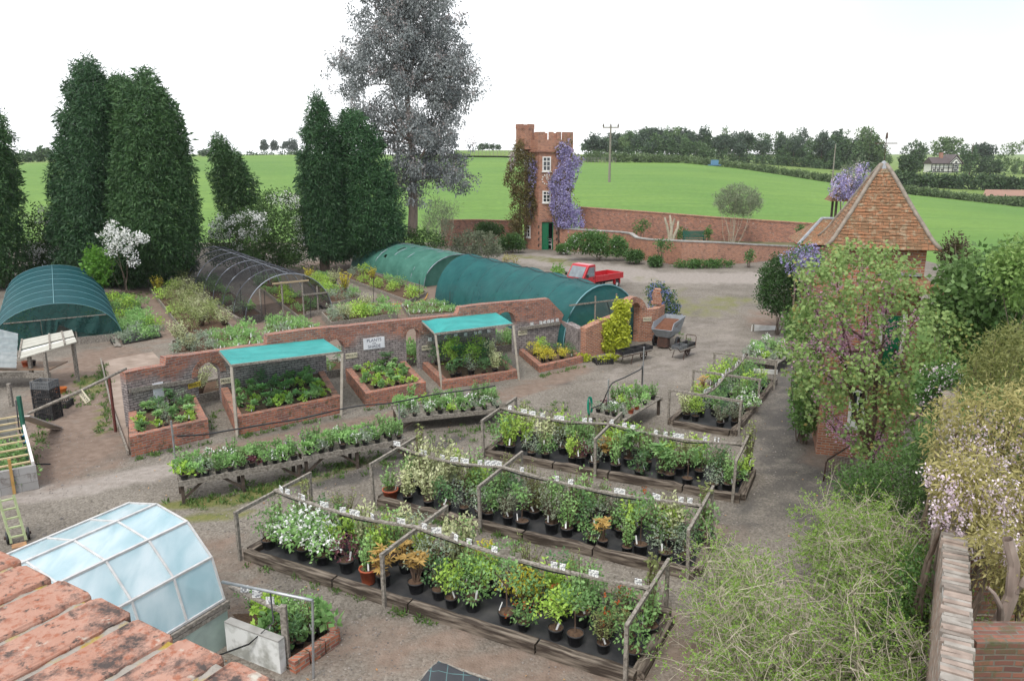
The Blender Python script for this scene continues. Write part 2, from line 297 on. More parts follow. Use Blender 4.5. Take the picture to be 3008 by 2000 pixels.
tag(MB().grid([[(x, y, z-.02) for x, y, z in r] for r in field_rows(lambda k, j: (edge(k)[0]-1+(341-edge(k)[0])*j/4 if j < 5 else [500, 800, 1200, 1600][j-5]))]).build('meadow', M['meadow'], smooth=True), kind='structure')
# gravel yard: fine sheet, with the wear of the surface painted per vertex (mud, moss, pale track, damp)
xs = np.arange(-46, 34, .4); ys = np.concatenate([np.arange(-6, 40, .35), np.arange(40, 76.5, .8)])
GX, GY = np.meshgrid(xs, ys)
def seg(px, py, a, b):
    ax, ay = a; bx, by = b; tt = np.clip(((px-ax)*(bx-ax)+(py-ay)*(by-ay))/((bx-ax)**2+(by-ay)**2+1e-9), 0, 1)
    return np.hypot(px-ax-tt*(bx-ax), py-ay-tt*(by-ay))
def paint(paths):
    wv = np.zeros_like(GX)
    for pts, r, amt in paths:
        P = [at(*q)[:2] for q in pts]; P = P if len(P) > 1 else P*2
        dd = np.min([seg(GX, GY, P[i], P[i+1]) for i in range(len(P)-1)], 0)
        wv = np.maximum(wv, amt*np.clip(1.4-dd/r, 0, 1))
    return wv
mud = paint([([(150, 1060), (190, 900), (250, 820)], 2.2, .9), ([(340, 760), (420, 740), (330, 680)], 3.5, 1), ([(600, 700), (900, 760), (420, 720)], 4.5, 1), ([(1000, 720), (1000, 660), (760, 610)], 3.5, 1),
             ([(1330, 850), (1200, 900), (1000, 940), (760, 990), (500, 1040)], .9, .8), ([(700, 1480), (1000, 1500), (1450, 1600)], 1.1, .7), ([(900, 1290), (1250, 1340), (1500, 1420)], .8, .9), ([(1000, 1160), (1400, 1160), (1700, 1230)], .6, .6), ([(500, 1250), (560, 1400), (800, 1560)], 1., .6), ([(1580, 1450), (1600, 1560)], .9, .7), ([(1900, 1020), (1890, 1060)], .9, .7), ([(1760, 720), (1760, 750)], 1.2, .7)])
pale = paint([([(-60, 1150), (200, 1120), (420, 1075)], .7, 1), ([(90, 1070), (150, 980), (200, 930)], .9, .9), ([(1220, 592), (1500, 640), (1745, 640)], 3.2, 1), ([(1600, 700), (1640, 800), (1450, 880)], 2.5, .5), ([(320, 830), (300, 900)], .9, .8)])
moss = paint([([(250, 1190), (420, 1160), (560, 1150)], .4, 1), ([(440, 1195), (560, 1180)], .35, .8), ([(215, 900), (200, 870)], .5, .9), ([(230, 1000), (235, 930)], .15, .9), ([(1280, 935), (1220, 960)], .5, .4), ([(1190, 590), (1280, 600), (1330, 610)], 1.6, .7), ([(1540, 690), (1600, 720), (1690, 690)], 2, .6), ([(1480, 640), (1560, 670)], 1.5, .4), ([(700, 1110), (850, 1060)], .3, .8), ([(520, 1160), (640, 1120)], .4, .8)])
damp = paint([([(210, 1050), (230, 1000)], .8, 1), ([(130, 1090), (250, 1060), (400, 1030)], .35, .7), ([(1870, 1200), (1800, 1000), (1850, 850)], 1.5, .75), ([(1640, 1230), (1750, 1150)], 1, .6), ([(1300, 880), (1200, 890)], .4, .9), ([(700, 1120), (860, 1090), (1050, 1010)], .5, .8), ([(620, 1330), (760, 1420)], .5, .5), ([(1000, 1250), (1300, 1330)], .4, .5), ([(1100, 1090), (1500, 1170)], .35, .5), ([(1600, 1480), (1640, 1350)], .7, .6), ([(1480, 905), (1540, 860)], .6, .5)])
nv = rng.random(GX.shape)*.35-.17
gm = bpy.data.meshes.new('ground'); ny, nx = GX.shape
gm.from_pydata(np.stack([GX.ravel(), GY.ravel(), (.015*np.sin(GX*1.7)*np.cos(GY*1.3)).ravel()], 1).tolist(), [], [(i*nx+j, i*nx+j+1, (i+1)*nx+j+1, (i+1)*nx+j) for i in range(ny-1) for j in range(nx-1)])
for nme, A in (('mud', mud), ('pale', pale), ('moss', moss), ('damp', damp)):
    a = gm.attributes.new(nme, 'FLOAT', 'POINT'); a.data.foreach_set('value', np.clip(A+nv*(A > .02), 0, 1).ravel().astype(np.float32))
m, t, N, L = newmat('gravel yard'); tc_ = N('TexCoord')
def noise(sc, det=6, ro=.6):
    n = N('TexNoise'); n.inputs['Scale'].default_value = sc; n.inputs['Detail'].default_value = det; n.inputs['Roughness'].default_value = ro; L(tc_.outputs['Object'], n.inputs['Vector']); return n
def ramp(src, a, b, ca, cb):
    r = N('ValToRGB'); r.color_ramp.elements[0].position = a; r.color_ramp.elements[1].position = b; r.color_ramp.elements[0].color = c4(ca); r.color_ramp.elements[1].color = c4(cb); L(src, r.inputs[0]); return r.outputs[0]
def mixc(f, a, b, mode='MIX'):
    x = N('MixRGB'); x.blend_type = mode
    if isinstance(f, float): x.inputs[0].default_value = f
    else: L(f, x.inputs[0])
    for i, q in ((1, a), (2, b)):
        if isinstance(q, tuple): x.inputs[i].default_value = c4(q)
        else: L(q, x.inputs[i])
    return x.outputs[0]
vo = N('TexVoronoi'); vo.inputs['Scale'].default_value = 24; L(tc_.outputs['Object'], vo.inputs['Vector'])
base = ramp(noise(.35).outputs[0], .35, .65, (.140, .123, .103), (.215, .19, .16))
bw = N('RGBToBW'); L(vo.outputs['Color'], bw.inputs[0]); base = mixc(.45, base, bw.outputs[0], 'SOFT_LIGHT')
base = mixc(.4, base, noise(7, 9, .75).outputs[0], 'OVERLAY')
brk = noise(1.6, 8, .7)
def amask(nme):
    a = N('Attribute'); a.attribute_name = nme; x = N('Math'); x.operation = 'MULTIPLY_ADD'; x.inputs[1].default_value = 1.7; L(brk.outputs[0], x.inputs[0]); x.inputs[2].default_value = -.85
    y = N('Math'); y.operation = 'ADD'; L(x.outputs[0], y.inputs[0]); L(a.outputs['Fac'], y.inputs[1]); z = N('Math'); z.operation = 'MULTIPLY'; L(y.outputs[0], z.inputs[0]); L(a.outputs['Fac'], z.inputs[1])
    r = N('MapRange'); r.inputs[1].default_value = .12; r.inputs[2].default_value = .62; L(z.outputs[0], r.inputs[0]); return r.outputs[0]
base = mixc(amask('damp'), base, mixc(.7, base, (.06, .057, .055)))
base = mixc(amask('pale'), base, ramp(noise(5, 8).outputs[0], .3, .7, (.22, .19, .165), (.32, .285, .255)))
base = mixc(amask('mud'), base, ramp(noise(4, 9).outputs[0], .3, .7, (.15, .108, .083), (.235, .178, .142)))
base = mixc(amask('moss'), base, ramp(noise(8, 8).outputs[0], .3, .7, (.10, .12, .035), (.20, .185, .075)))
p = N('BsdfPrincipled'); p.inputs['Roughness'].default_value = .95; p.inputs['Specular IOR Level'].default_value = .15; L(base, p.inputs['Base Color'])
b1 = N('Bump'); b1.inputs['Strength'].default_value = .7; b1.inputs['Distance'].default_value = .02; b1.invert = True; L(vo.outputs['Distance'], b1.inputs['Height'])
b2 = N('Bump'); b2.inputs['Strength'].default_value = .5; b2.inputs['Distance'].default_value = .05; L(brk.outputs[0], b2.inputs['Height']); L(b1.outputs[0], b2.inputs['Normal']); L(b2.outputs[0], p.inputs['Normal'])
o = N('OutputMaterial'); L(p.outputs[0], o.inputs[0]); M['gravel'] = m
tag(link('ground', gm, M['gravel'], None), kind='structure')
# ================================================================ FOLIAGE TOOLS
def pip(P, poly):
    x, y = P[:, 0], P[:, 1]; ins = np.zeros(len(P), bool); n = len(poly)
    for i in range(n):
        (x1, y1), (x2, y2) = poly[i], poly[(i+1) % n]
        ins ^= ((y1 > y) != (y2 > y)) & (x < (x2-x1)*(y-y1)/(y2-y1+1e-12)+x1)
    return ins
def edist(P, poly):
    return np.min([seg(P[:, 0], P[:, 1], poly[i], poly[(i+1) % len(poly)]) for i in range(len(poly))], 0)
def sample(poly, n, dens=None):
    a = np.array(poly, float); lo, hi = a.min(0), a.max(0); out = np.zeros((0, 2))
    while len(out) < n:
        q = rng.uniform(lo, hi, (n*2, 2)); out = np.concatenate([out, q[pip(q, poly)]])
    return out[:n]
def rays(P):
    u = (P[:, 0]*S-1504)/FPX; v = (P[:, 1]*S-1000)/FPX
    return np.stack([u, _c-v*_s, -_s-v*_c], 1)
def clumps(poly, y0, dep, n, shell=.55, zmin=.1, inset=0.0, front=.5):
    """centres of leaf clumps through the volume of a crown of real depth"""
    P = sample(poly, n); e = edist(P, poly)*S/FPX*y0
    ok = e > inset; P, e = P[ok], e[ok]
    tt = np.clip(e/dep, 0, 1); half = dep*np.sqrt(1-(1-tt)**2)
    sgn = np.where(rng.random(len(P)) < front, -1, 1)
    yy = y0+half*sgn*rng.uniform(shell, 1, len(P))
    d = rays(P); C = np.array([0, 0, H])+d*(yy/d[:, 1])[:, None]
    return C[C[:, 2] > zmin]
def fill(lb, C, cr, per, L, W, mi=0, droop=0., spread=.25, cent=None, fl=1., tb=None, up=None, out=.6):
    n = len(C)
    if n == 0: return
    P = np.repeat(C, per, 0); d = rng.normal(size=(n*per, 3)); d /= np.linalg.norm(d, axis=1, keepdims=True)
    rad = cr*rng.uniform(.6, 1.3, n).repeat(per)*rng.random(n*per)**.45
    P = P+d*rad[:, None]*np.array([1, 1, fl])
    D = d*out+rng.normal(size=d.shape)*.5+np.array([0, 0, -droop])
    bt = (rng.random(n) if tb is None else tb).repeat(per)
    lb.leaves(P, D, L, W, mi, tint=bt*(1-spread*1.6)+rng.random(n*per)*spread*1.6, up=up)
def limb(lb, p, q, r0, r1, mi=1, sag=.08, n=7):
    p, q = np.array(p, float), np.array(q, float); tt = np.linspace(0, 1, n)[:, None]; L_ = np.linalg.norm(q-p)
    off = np.array([random.uniform(-1, 1), random.uniform(-1, 1), random.uniform(-.4, 1)])*L_*sag
    lb.stem(p+(q-p)*tt+off*4*tt*(1-tt)+rng.normal(size=(n, 3))*L_*.008, r0, r1, mi)
def trunkmesh(pts, r0, r1, mats, name, parent):
    lb = LB(); n = len(pts); lb.stem(pts, r0, r1, 0); return lb.build(name, mats, parent)
# ================================================================ BIG TREES
M['conifer'] = leafmat('dark conifer spray', (.016, .055, .02), (.085, .175, .052), trans=.12, var=.12)
M['conifer_b'] = leafmat('blue green conifer spray', (.014, .05, .024), (.07, .16, .054), trans=.12, var=.12)
M['euc'] = leafmat('grey gum leaf', (.145, .165, .165), (.30, .315, .31), trans=.1, var=.05)
M['euc_pink'] = leafmat('pinkish gum tip', (.26, .215, .20), (.36, .31, .30), trans=.15, var=.05)
M['thorn'] = leafmat('hawthorn leaf', (.035, .085, .02), (.08, .15, .036), var=.12)
M['maple'] = leafmat('bright maple leaf', (.10, .26, .03), (.20, .40, .06), trans=.35)
M['blossom'] = leafmat('white blossom', (.78, .78, .74), (.9, .9, .88), trans=.2, var=.03)
M['shrub'] = leafmat('mid green leaf', (.05, .12, .03), (.10, .20, .05), var=.2)
M['grey_leaf'] = leafmat('grey green leaf', (.13, .165, .10), (.24, .27, .17), var=.1)
def conifer(name, label, poly, y0, dep, n, mat, group=None, trunk=None, lean=0, per=62, cr=.42, L_=.27, W_=.055):
    a = np.array(poly); bx = (a[a[:, 1] > a[:, 1].max()-15][:, 0]).mean() if trunk is None else trunk
    g = dp(bx, a[:, 1].max(), y0); t_ = thing(name, label, 'tree', (g.x, y0, 0), group=group); off = np.array([g.x, y0, 0])
    lb = LB(); C = clumps(poly, y0, dep, int(n*1.35), shell=.84, inset=.12, front=.72)-off; C = np.concatenate([C, clumps(poly, y0, dep, n//5, shell=.9, inset=-.1, front=.6)-off+rng.normal(size=3)*.02])
    C2 = clumps(poly, y0, dep*.78, n//2, shell=.2, inset=.45)-off
    fill(lb, C, cr*.8, int(per*.85), L_, W_, droop=.5, out=1.0, fl=1.1, spread=.4); fill(lb, C2, cr*1.4, per//2, L_*1.7, W_*2.6, droop=.3)
    lb.build('crown', mat, t_)
    top = dp(a[a[:, 1].argmin()][0], a[:, 1].min()+25, y0)-Vector(off)
    trunkmesh([(0, 0, 0), (top.x*.5, 0, top.z*.5), (top.x, top.y, top.z)], .38, .06, M['bark'], 'trunk', t_)
    return t_
conifer('conifer_tree', 'dark conifer cut off by the left edge, behind the dark teal net tunnel', [(-150, 250), (-40, 235), (0, 250), (28, 300), (42, 380), (55, 450), (62, 540), (60, 660), (-150, 680)], 51, 3.6, 620, M['conifer'], 'conifers behind the nursery')
conifer('conifer_tree', 'tallest pointed dark conifer, left half of the broad pair in front of the field', [(205, 118), (190, 140), (168, 150), (150, 190), (135, 260), (128, 330), (112, 400), (105, 500), (115, 600), (160, 665), (260, 668), (290, 600), (300, 400), (290, 250), (278, 195), (262, 172), (245, 185), (225, 150)], 52, 3.8, 850, M['conifer_b'], 'conifers behind the nursery', cr=.4)
conifer('conifer_tree', 'round topped dark conifer, right half of the broad pair in front of the field', [(318, 150), (300, 175), (280, 180), (262, 170), (248, 200), (240, 350), (225, 500), (210, 640), (300, 668), (400, 640), (455, 620), (462, 520), (455, 430), (437, 340), (425, 280), (400, 230), (375, 190), (345, 165)], 51, 4.0, 1000, M['conifer'], 'conifers behind the nursery', cr=.4)
conifer('conifer_tree', 'lower dark conifer top filling the dip between the two peaks of the broad pair', [(240, 185), (262, 163), (290, 178), (310, 220), (330, 400), (330, 655), (170, 655), (185, 400), (215, 230)], 53, 3.2, 700, M['conifer'], 'conifers behind the nursery', cr=.4)
conifer('conifer_tree', 'small leaning conifer above the white blossom, between the big dark conifers', [(500, 296), (487, 330), (483, 375), (476, 400), (492, 440), (505, 485), (520, 540), (600, 540), (596, 450), (588, 405), (560, 370), (540, 345), (520, 320)], 60, 1.4, 230, M['conifer'], 'conifers behind the nursery', trunk=560)
conifer('conifer_tree', 'slim dark conifer with a pointed top left of the grey gum tree', [(730, 200), (712, 235), (700, 290), (686, 360), (684, 450), (690, 540), (705, 600), (790, 600), (790, 400), (775, 300), (752, 240)], 57, 2.0, 420, M['conifer_b'], 'conifers behind the nursery', cr=.38)
conifer('conifer_tree', 'broad dark conifer directly under the grey gum tree', [(790, 245), (765, 300), (755, 420), (750, 520), (765, 600), (900, 590), (935, 540), (925, 470), (905, 400), (870, 310), (835, 260)], 59, 3.0, 640, M['conifer_b'], 'conifers behind the nursery', cr=.42)
# eucalyptus
ge = dp(950, 545, 62); T = thing('eucalyptus_tree', 'very tall grey leaved gum tree cut off by the top of the photo', 'tree', (ge.x, 62, 0)); off = np.array([ge.x, 62, 0])
EP = [(800, -150), (1010, -160), (1050, 0), (1040, 45), (1080, 50), (1100, 100), (1095, 140), (1125, 170), (1105, 230), (1065, 290), (1075, 340), (1040, 380), (1085, 400), (1075, 430), (1000, 420), (930, 470), (918, 420), (890, 370), (860, 300), (800, 265), (775, 210), (790, 180), (765, 150), (800, 100), (815, 50)]
lb = LB(); SC = clumps(EP, 62, 3.3, 230, shell=.25, inset=.8)-off; SC = SC[[i for i in range(len(SC)) if i == 0 or np.linalg.norm(SC[:i]-SC[i], axis=1).min() > 1.0]]; SC = np.concatenate([SC, [np.array(dp(X, Y, 62+e))-off for X, Y, e in ((1040, 405, -1), (1062, 412, .5), (1000, 398, -1.5), (965, 430, -1), (930, 410, .5), (1010, 360, 1), (1050, 375, 0), (940, 445, .6))]]); C = (SC[:, None]+rng.normal(size=(len(SC), 15, 3))*np.array([.62, .62, .6])).reshape(-1, 3)
keep = np.array([not (abs(pixof(c+off)[1]-q[1]) < q[2] and abs(pixof(c+off)[0]-q[0]) < q[2]) for c in C for q in [(0, 0, 0)]]); C = C[keep]
fill(lb, C, .52, 60, .22, .09, droop=.8, spread=.35, fl=1.0)
fill(lb, C[::6]+np.array([0, -.25, .35]), .5, 34, .20, .07, mi=2, droop=.5)
tp = [np.array(dp(a, b, 62))-off for a, b in ((950, 545), (952, 480), (952, 415), (948, 330), (935, 200), (925, 60), (920, -80))]
for c in SC:
    j = min(range(2, 7), key=lambda i: abs(tp[i][2]-(c[2]-1.2))); limb(lb, tp[j], c, .07, .02)
for c in ((985, 395), (1035, 300), (870, 300), (1000, 180), (850, 150), (1050, 130), (990, 330), (900, 220), (960, 120), (1040, 410)):
    q = np.array(dp(c[0], c[1], 61.5))-off; j = min(range(2, 7), key=lambda i: abs(tp[i][2]-(q[2]-2))); limb(lb, tp[j], q, .16, .05)
lb.build('crown', [M['euc'], M['bark_pale'], M['euc_pink']], T)
trunkmesh(tp, .42, .08, M['bark_pale'], 'trunk', T)
def shrub(name, label, cat, poly, y0, dep, n, mats, per=30, cr=.3, L_=.12, W_=.07, flowers=None, group=None, stems=6, droop=0., shell=.4, zmin=.05, base=None, foliage='foliage', front=.6, stemr=.025, out=.6, spread=.3):
    """plant with stems and a volume of leaf clumps; flowers=(n clumps, per, size, poly or None)"""
    a = np.array(poly, float); bx = a[:, 0].mean() if base is None else base
    g = dp(bx, a[:, 1].max(), y0); off = np.array([g.x, y0, 0.]); T = thing(name, label, cat, (g.x, y0, 0), group=group)
    C = clumps(poly, y0, dep, n, shell=shell, zmin=zmin, inset=cr*.5, front=front)-off; lb = LB(); fill(lb, C, cr, per, L_, W_, droop=droop, out=out, spread=spread)
    lb.build(foliage, mats[0], T)
    if stems:
        ls = LB()
        for c in C[rng.integers(0, len(C), stems)]: limb(ls, (random.uniform(-.12, .12), random.uniform(-.12, .12), 0), c, stemr, stemr*.4, 0)
        ls.build('stem', mats[1], T)
    if flowers:
        fn, fp, fs, fpoly, fm = flowers; lf = LB()
        F = clumps(fpoly or poly, y0, dep*1.05, fn, shell=.85, zmin=zmin, inset=cr*.2, front=.85)-off
        fill(lf, F, fs*2.6, fp, fs, fs*.8, spread=.5); lf.build('blossom', fm, T)
    return T
HW = 'hawthorns in white blossom'
shrub('hawthorn_tree', 'hawthorn in dull white blossom between the two left conifers', 'tree', [(62, 490), (90, 460), (120, 480), (140, 540), (140, 640), (80, 650), (55, 640)], 53, 1.3, 170, (M['thorn'], M['bark']), cr=.45, L_=.14, W_=.09, flowers=(60, 24, .10, None, M['blossom']), group=HW)
shrub('hawthorn_tree', 'arching spray of pure white blossom against the big dark conifer', 'tree', [(226, 545), (258, 506), (272, 518), (300, 532), (352, 545), (346, 558), (312, 558), (322, 600), (302, 612), (284, 572), (262, 592), (240, 588), (244, 560)], 46.8, .5, 30, (M['thorn'], M['bark']), cr=.28, L_=.12, W_=.08, flowers=(85, 22, .11, None, M['blossom']), group=HW, base=285, stems=4)
shrub('hawthorn_tree', 'white flowering hawthorn under the leaning conifer', 'tree', [(470, 540), (490, 500), (530, 480), (600, 478), (630, 520), (620, 605), (520, 605), (475, 590)], 55, 1.8, 300, (M['thorn'], M['bark']), cr=.45, L_=.14, W_=.09, flowers=(85, 30, .11, [(490, 500), (530, 482), (605, 482), (622, 530), (560, 575), (505, 560), (475, 545)], M['blossom']), group=HW)
shrub('hawthorn_tree', 'tall thinly flowering hawthorn against the slim pointed conifer', 'tree', [(585, 480), (600, 440), (650, 430), (690, 450), (704, 520), (700, 610), (620, 615), (600, 560)], 56.5, 1.8, 330, (M['thorn'], M['bark']), cr=.45, L_=.14, W_=.09, flowers=(60, 24, .10, [(590, 450), (650, 432), (692, 455), (704, 600), (675, 580), (670, 490), (620, 470)], M['blossom']), group=HW)
shrub('maple_sapling', 'bright green young maple at the foot of the dark conifers', 'tree', [(190, 590), (215, 560), (245, 575), (262, 610), (250, 650), (225, 675), (205, 640)], 46, .8, 75, (M['maple'], M['bark']), cr=.35, L_=.2, W_=.16)
# ================================================================ FAR COUNTRYSIDE
M['wood'] = leafmat('far wood leaf', (.035, .075, .03), (.085, .14, .05), trans=.1, var=.2)
M['wood_pine'] = leafmat('far pine leaf', (.032, .058, .038), (.065, .095, .055), trans=.1, var=.2)
M['wood_pale'] = leafmat('far light leaf', (.07, .125, .04), (.13, .20, .07), trans=.15, var=.1)  # paler green foliage, the leaf's own colour
M['hedge'] = leafmat('far hedge leaf', (.06, .11, .035), (.17, .23, .10), trans=.1, var=.05)
def fartree(name, label, poly, y0, mat, n=60, cr=1.5, per=30, L_=.9, group=None, tx=None, cat='tree', dep=4., trunk=True, W_=.6):
    a = np.array(poly, float); bx = a[:, 0].mean() if tx is None else tx; g = dp(bx, a[:, 1].max(), y0); off = np.array([g.x, y0, g.z]); T = thing(name, label, cat, off, group=group)
    lb = LB(); C = clumps(poly, y0, dep, n, shell=.35, zmin=-99, inset=cr*.5, front=.75)-off; fill(lb, C, cr, per, L_, W_, spread=.3); lb.build('crown', mat, T)
    if trunk: trunkmesh([(0, 0, -.5), (0, 0, dp(bx, a[:, 1].min(), y0).z-g.z-1)], .35, .1, M['bark'], 'trunk', T)
    return T
# the wood on the rise: one mass
lb = LB(); y0 = 330
WP = [(1338, 352), (1345, 318), (1365, 305), (1395, 318), (1415, 300), (1450, 305), (1480, 292), (1540, 298), (1580, 285), (1610, 300), (1650, 290), (1700, 300), (1740, 292), (1790, 305), (1860, 298), (1900, 312), (1960, 305), (2010, 325), (2030, 352), (2040, 395), (1960, 405), (1880, 402), (1800, 390), (1700, 378), (1600, 366), (1500, 362), (1420, 352)]
rw_ = np.random.default_rng(77)
for i in range(150):
    X = rw_.uniform(1350, 2034); yb = np.interp(X, [1340, 1420, 1600, 1800, 1960, 2040], [354, 354, 368, 392, 406, 404]); yy = 316+rw_.uniform(0, 34); top = np.interp(X, [1340, 1400, 1480, 1700, 2000, 2040], [330, 305, 292, 292, 300, 345])+rw_.uniform(-3, 22)-(0 if yy > 325 else -18)
    p0 = np.array(dp(X, yb, yy)); ht = max(5., dp(X, top, yy).z-p0[2]); pine = rw_.random() < .45; r = rw_.uniform(2.2, 3.8); n_ = 34
    d = rw_.normal(size=(n_, 3)); d /= np.linalg.norm(d, axis=1, keepdims=True); lo = .5 if pine else .12
    C = p0+np.array([0, 0, ht*(lo+1)/2])+d*np.array([r, r, ht*(1-lo)/2])*rw_.uniform(.45, .95, (n_, 1)); fill(lb, C, 1.0, 20, .75, .5, mi=0 if pine else (3 if rw_.random() < .22 else 1), spread=.3, tb=np.clip(rw_.uniform(.1, .9)+rw_.normal(size=n_)*.15, 0, 1))
    if pine: lb.stem([p0, p0+np.array([.3, 0, ht*.75])], .17, .1, 2)
Q = sample([(1338, 356), (1400, 340), (1500, 340), (1650, 346), (1800, 362), (1950, 375), (2040, 382), (2045, 405), (1960, 408), (1880, 404), (1800, 393), (1700, 380), (1600, 369), (1500, 365), (1420, 358)], 700); d = rays(Q); C = np.array([0, 0, H])+d*((318+rw_.uniform(-3, 3, len(Q)))/d[:, 1])[:, None]; fill(lb, C, 1.1, 20, .7, .45, mi=1, spread=.3)
tag(lb.build('woodland', [M['wood_pine'], M['wood'], M['bark'], M['wood_pale']]), 'long dark mixed wood on the rise beyond the crop field', 'woodland', kind='stuff')
G1 = 'far trees at the edge of the wood'
fartree('pine_tree', 'flat topped dark pine apart at the left end of the wood', [(1338, 345), (1348, 318), (1368, 303), (1392, 318), (1400, 335), (1385, 345), (1360, 342)], 320, M['wood_pine'], 55, cr=1.1, group=G1, tx=1370)
fartree('broadleaf_tree', 'pale green round headed tree at the right end of the wood', [(1968, 345), (1975, 300), (1992, 290), (2015, 300), (2030, 330), (2028, 360), (1990, 365)], 322, M['wood_pale'], 70, group=G1)
fartree('broadleaf_tree', 'dark round tree left of the timbered house', [(2072, 395), (2066, 370), (2085, 355), (2110, 362), (2118, 385), (2105, 400)], 270, M['wood'], 70, cr=1.2, group=G1)
G2 = 'trees round the timbered house'
for lab, mt, P in (('dark green tree touching the left gable of the timbered house', 'wood', [(2072, 370), (2080, 338), (2110, 326), (2135, 335), (2145, 360), (2138, 390), (2100, 395)]),
                   ('broad tree just behind the roof of the timbered house', 'wood_pale', [(2120, 350), (2150, 322), (2185, 315), (2215, 322), (2225, 350), (2190, 362), (2150, 358)]),
                   ('tall green tree close on the right of the timbered house', 'wood', [(2212, 395), (2208, 350), (2225, 325), (2250, 340), (2255, 380), (2240, 402)]),
                   ('rounded bush like tree well right of the timbered house', 'wood', [(2240, 400), (2250, 368), (2280, 360), (2310, 375), (2315, 400), (2280, 405)]),
                   ('pale tall tree at the right edge of the photo behind the ploughed strip', 'wood_pale', [(2290, 380), (2300, 335), (2330, 322), (2380, 322), (2420, 340), (2430, 400), (2330, 405)]),
                   ('dark conifer like tree behind the right hand far trees', 'wood_pine', [(2235, 360), (2245, 335), (2265, 328), (2290, 340), (2300, 365), (2270, 375)])):
    fartree('broadleaf_tree', lab, P, 345 if 'behind' in lab else 325, M[mt], 80, cr=1.3, group=G2)
G3 = 'pines on the far skyline'
for lab, P in (('small far pine, leftmost of the skyline pines', [(598, 343), (600, 325), (608, 322), (616, 332), (620, 346)]), ('slender far pine, second from the left on the skyline', [(622, 345), (624, 328), (632, 324), (640, 335), (640, 347)]),
               ('wide far pine nearest the slim pointed conifer', [(645, 343), (650, 322), (665, 318), (684, 324), (692, 345), (670, 350)])):
    fartree('pine_tree', lab, P, 700, M['wood_pine'], 60, cr=1.8, L_=1.6, group=G3, dep=4, W_=.8)
fartree('hedgerow', 'low far hedgerow along the skyline beside the leaning conifer', [(440, 358), (460, 348), (480, 345), (560, 352), (600, 350), (690, 350), (692, 359), (560, 360)], 400, M['wood'], 160, cr=1.3, trunk=False, cat='hedge')
fartree('hedgerow', 'dark far clump of trees between the two left conifers', [(30, 372), (50, 352), (75, 350), (95, 340), (120, 342), (135, 372)], 300, M['wood'], 110, cr=1.3, trunk=False, cat='hedge')
fartree('tree_clump', 'rounded clump of far trees on the skyline left of the brick tower', [(1085, 344), (1100, 336), (1125, 332), (1150, 333), (1162, 344)], 420, M['wood'], 90, cr=1.5, trunk=False, cat='trees')
# grassy bank with its wire fence, left of the tower
MB().grid([[dp(X, Y, yy) for X in np.linspace(1045, 1190, 12)] for Y, yy in ((359, 262), (352, 270), (347, 278), (346.5, 290), (352, 300))]).build('grass_bank', M['meadow'], smooth=True)
tag(bpy.data.objects['grass_bank'], kind='structure')
def wirefence(label, pts, y0s, h, n):
    a, b = [Vector(dp(p[0], p[1], y)) for p, y in zip(pts, y0s)]; T = thing('wire_fence', label, 'fence', a); mb = MB(); wb = MB()
    for i in range(n+1):
        p = (b-a)*i/n; o = MB().bar(p, p+Z*h, .12, .12, up=(1, 0, 0)).build('post', M['wood_grey'], T)
    for z in (.4, .75, .97): wb.bar(Z*h*z, b-a+Z*h*z, .03, .03)
    wb.build('wire', M['metal'], T)
wirefence('grey wire fence along the foot of the grassy bank left of the tower', [(1058, 358.5), (1180, 358.5)], (255, 255), 1.6, 14)
wirefence('short wire fence in the field behind the utility pole', [(1322, 375), (1418, 377)], (240, 236), 1.6, 12)
# hedge that divides the crop from the wood, running down to the right
lb = LB(); HP = [(1335, 369), (1345, 355), (1440, 355), (1568, 362), (1700, 376), (1904, 405), (2093, 432), (2240, 452), (2380, 464), (2380, 480), (2240, 462), (2093, 447), (1904, 419), (1700, 388), (1568, 375)]
Q = sample(HP, 1500); u = np.array([K(x) for x in Q[:, 0]]); ye = np.array([edge(k)[0] for k in u]); d = rays(Q); C = np.array([0, 0, H])+d*((ye+rng.uniform(-1.5, 1.5, len(ye)))/d[:, 1])[:, None]
fill(lb, C, .75, 26, .5, .3, spread=.3); o = lb.build('field_hedge', M['hedge']); tag(o, 'long pale flowering hedge between the crop field and the wood', 'hedge')
fartree('hedgerow', 'mixed hedge of young trees below the timbered house', [(2035, 432), (2050, 395), (2100, 400), (2180, 402), (2260, 405), (2358, 410), (2400, 415), (2400, 440), (2250, 438), (2120, 432)], 240, M['wood'], 330, cr=1., trunk=False, cat='hedge', dep=2.5)
q = [dp(2268, 441, 222), dp(2500, 443, 222), dp(2500, 456, 208), dp(2262, 456, 208)]
tag(MB().add([p+Z*.5 for p in q], [(0, 1, 2, 3)]).build('ploughed_field', plain('ploughed soil', (.30, .17, .12), (.24, .14, .10), scale=.4, rough=1)), kind='structure')
# timbered house
g0 = dp(2144, 397, 300); T = thing('timbered_house', 'white half timbered house with dark gables and tiled roof among the far trees', 'house', (g0.x, 300, g0.z)); k = 300*S/FPX
mb = MB(); mb.box((k*31, 3, k*9), (k*60, 6, k*20)); mb.build('wall', M['white_paint'], T)
mb = MB(); mb.prism([(k*36, -.6, k*18), (k*66, -.6, k*18), (k*51, -.6, k*34)], (0, 8, 0)); mb.build('gable', M['white_paint'], T)
mb = MB()
mb.prism([(k*33.5, -.9, k*17), (k*51, -.9, k*36.5), (k*68.5, -.9, k*17), (k*68.5, -.9, k*19), (k*51, -.9, k*39), (k*33.5, -.9, k*19)], (0, 8.6, 0))
mb.prism([(-k, -.8, k*18), (-k, 3, k*33), (-k, 6.8, k*18)], (k*62, 0, 0)); mb.build('roof', plain('dark slate tile', (.06, .045, .045), (.1, .075, .07)), T)
MB().box((k*27, 3, k*36), (1.1, 1.1, k*14)).build('chimney', M['brick'], T)
mb = MB()
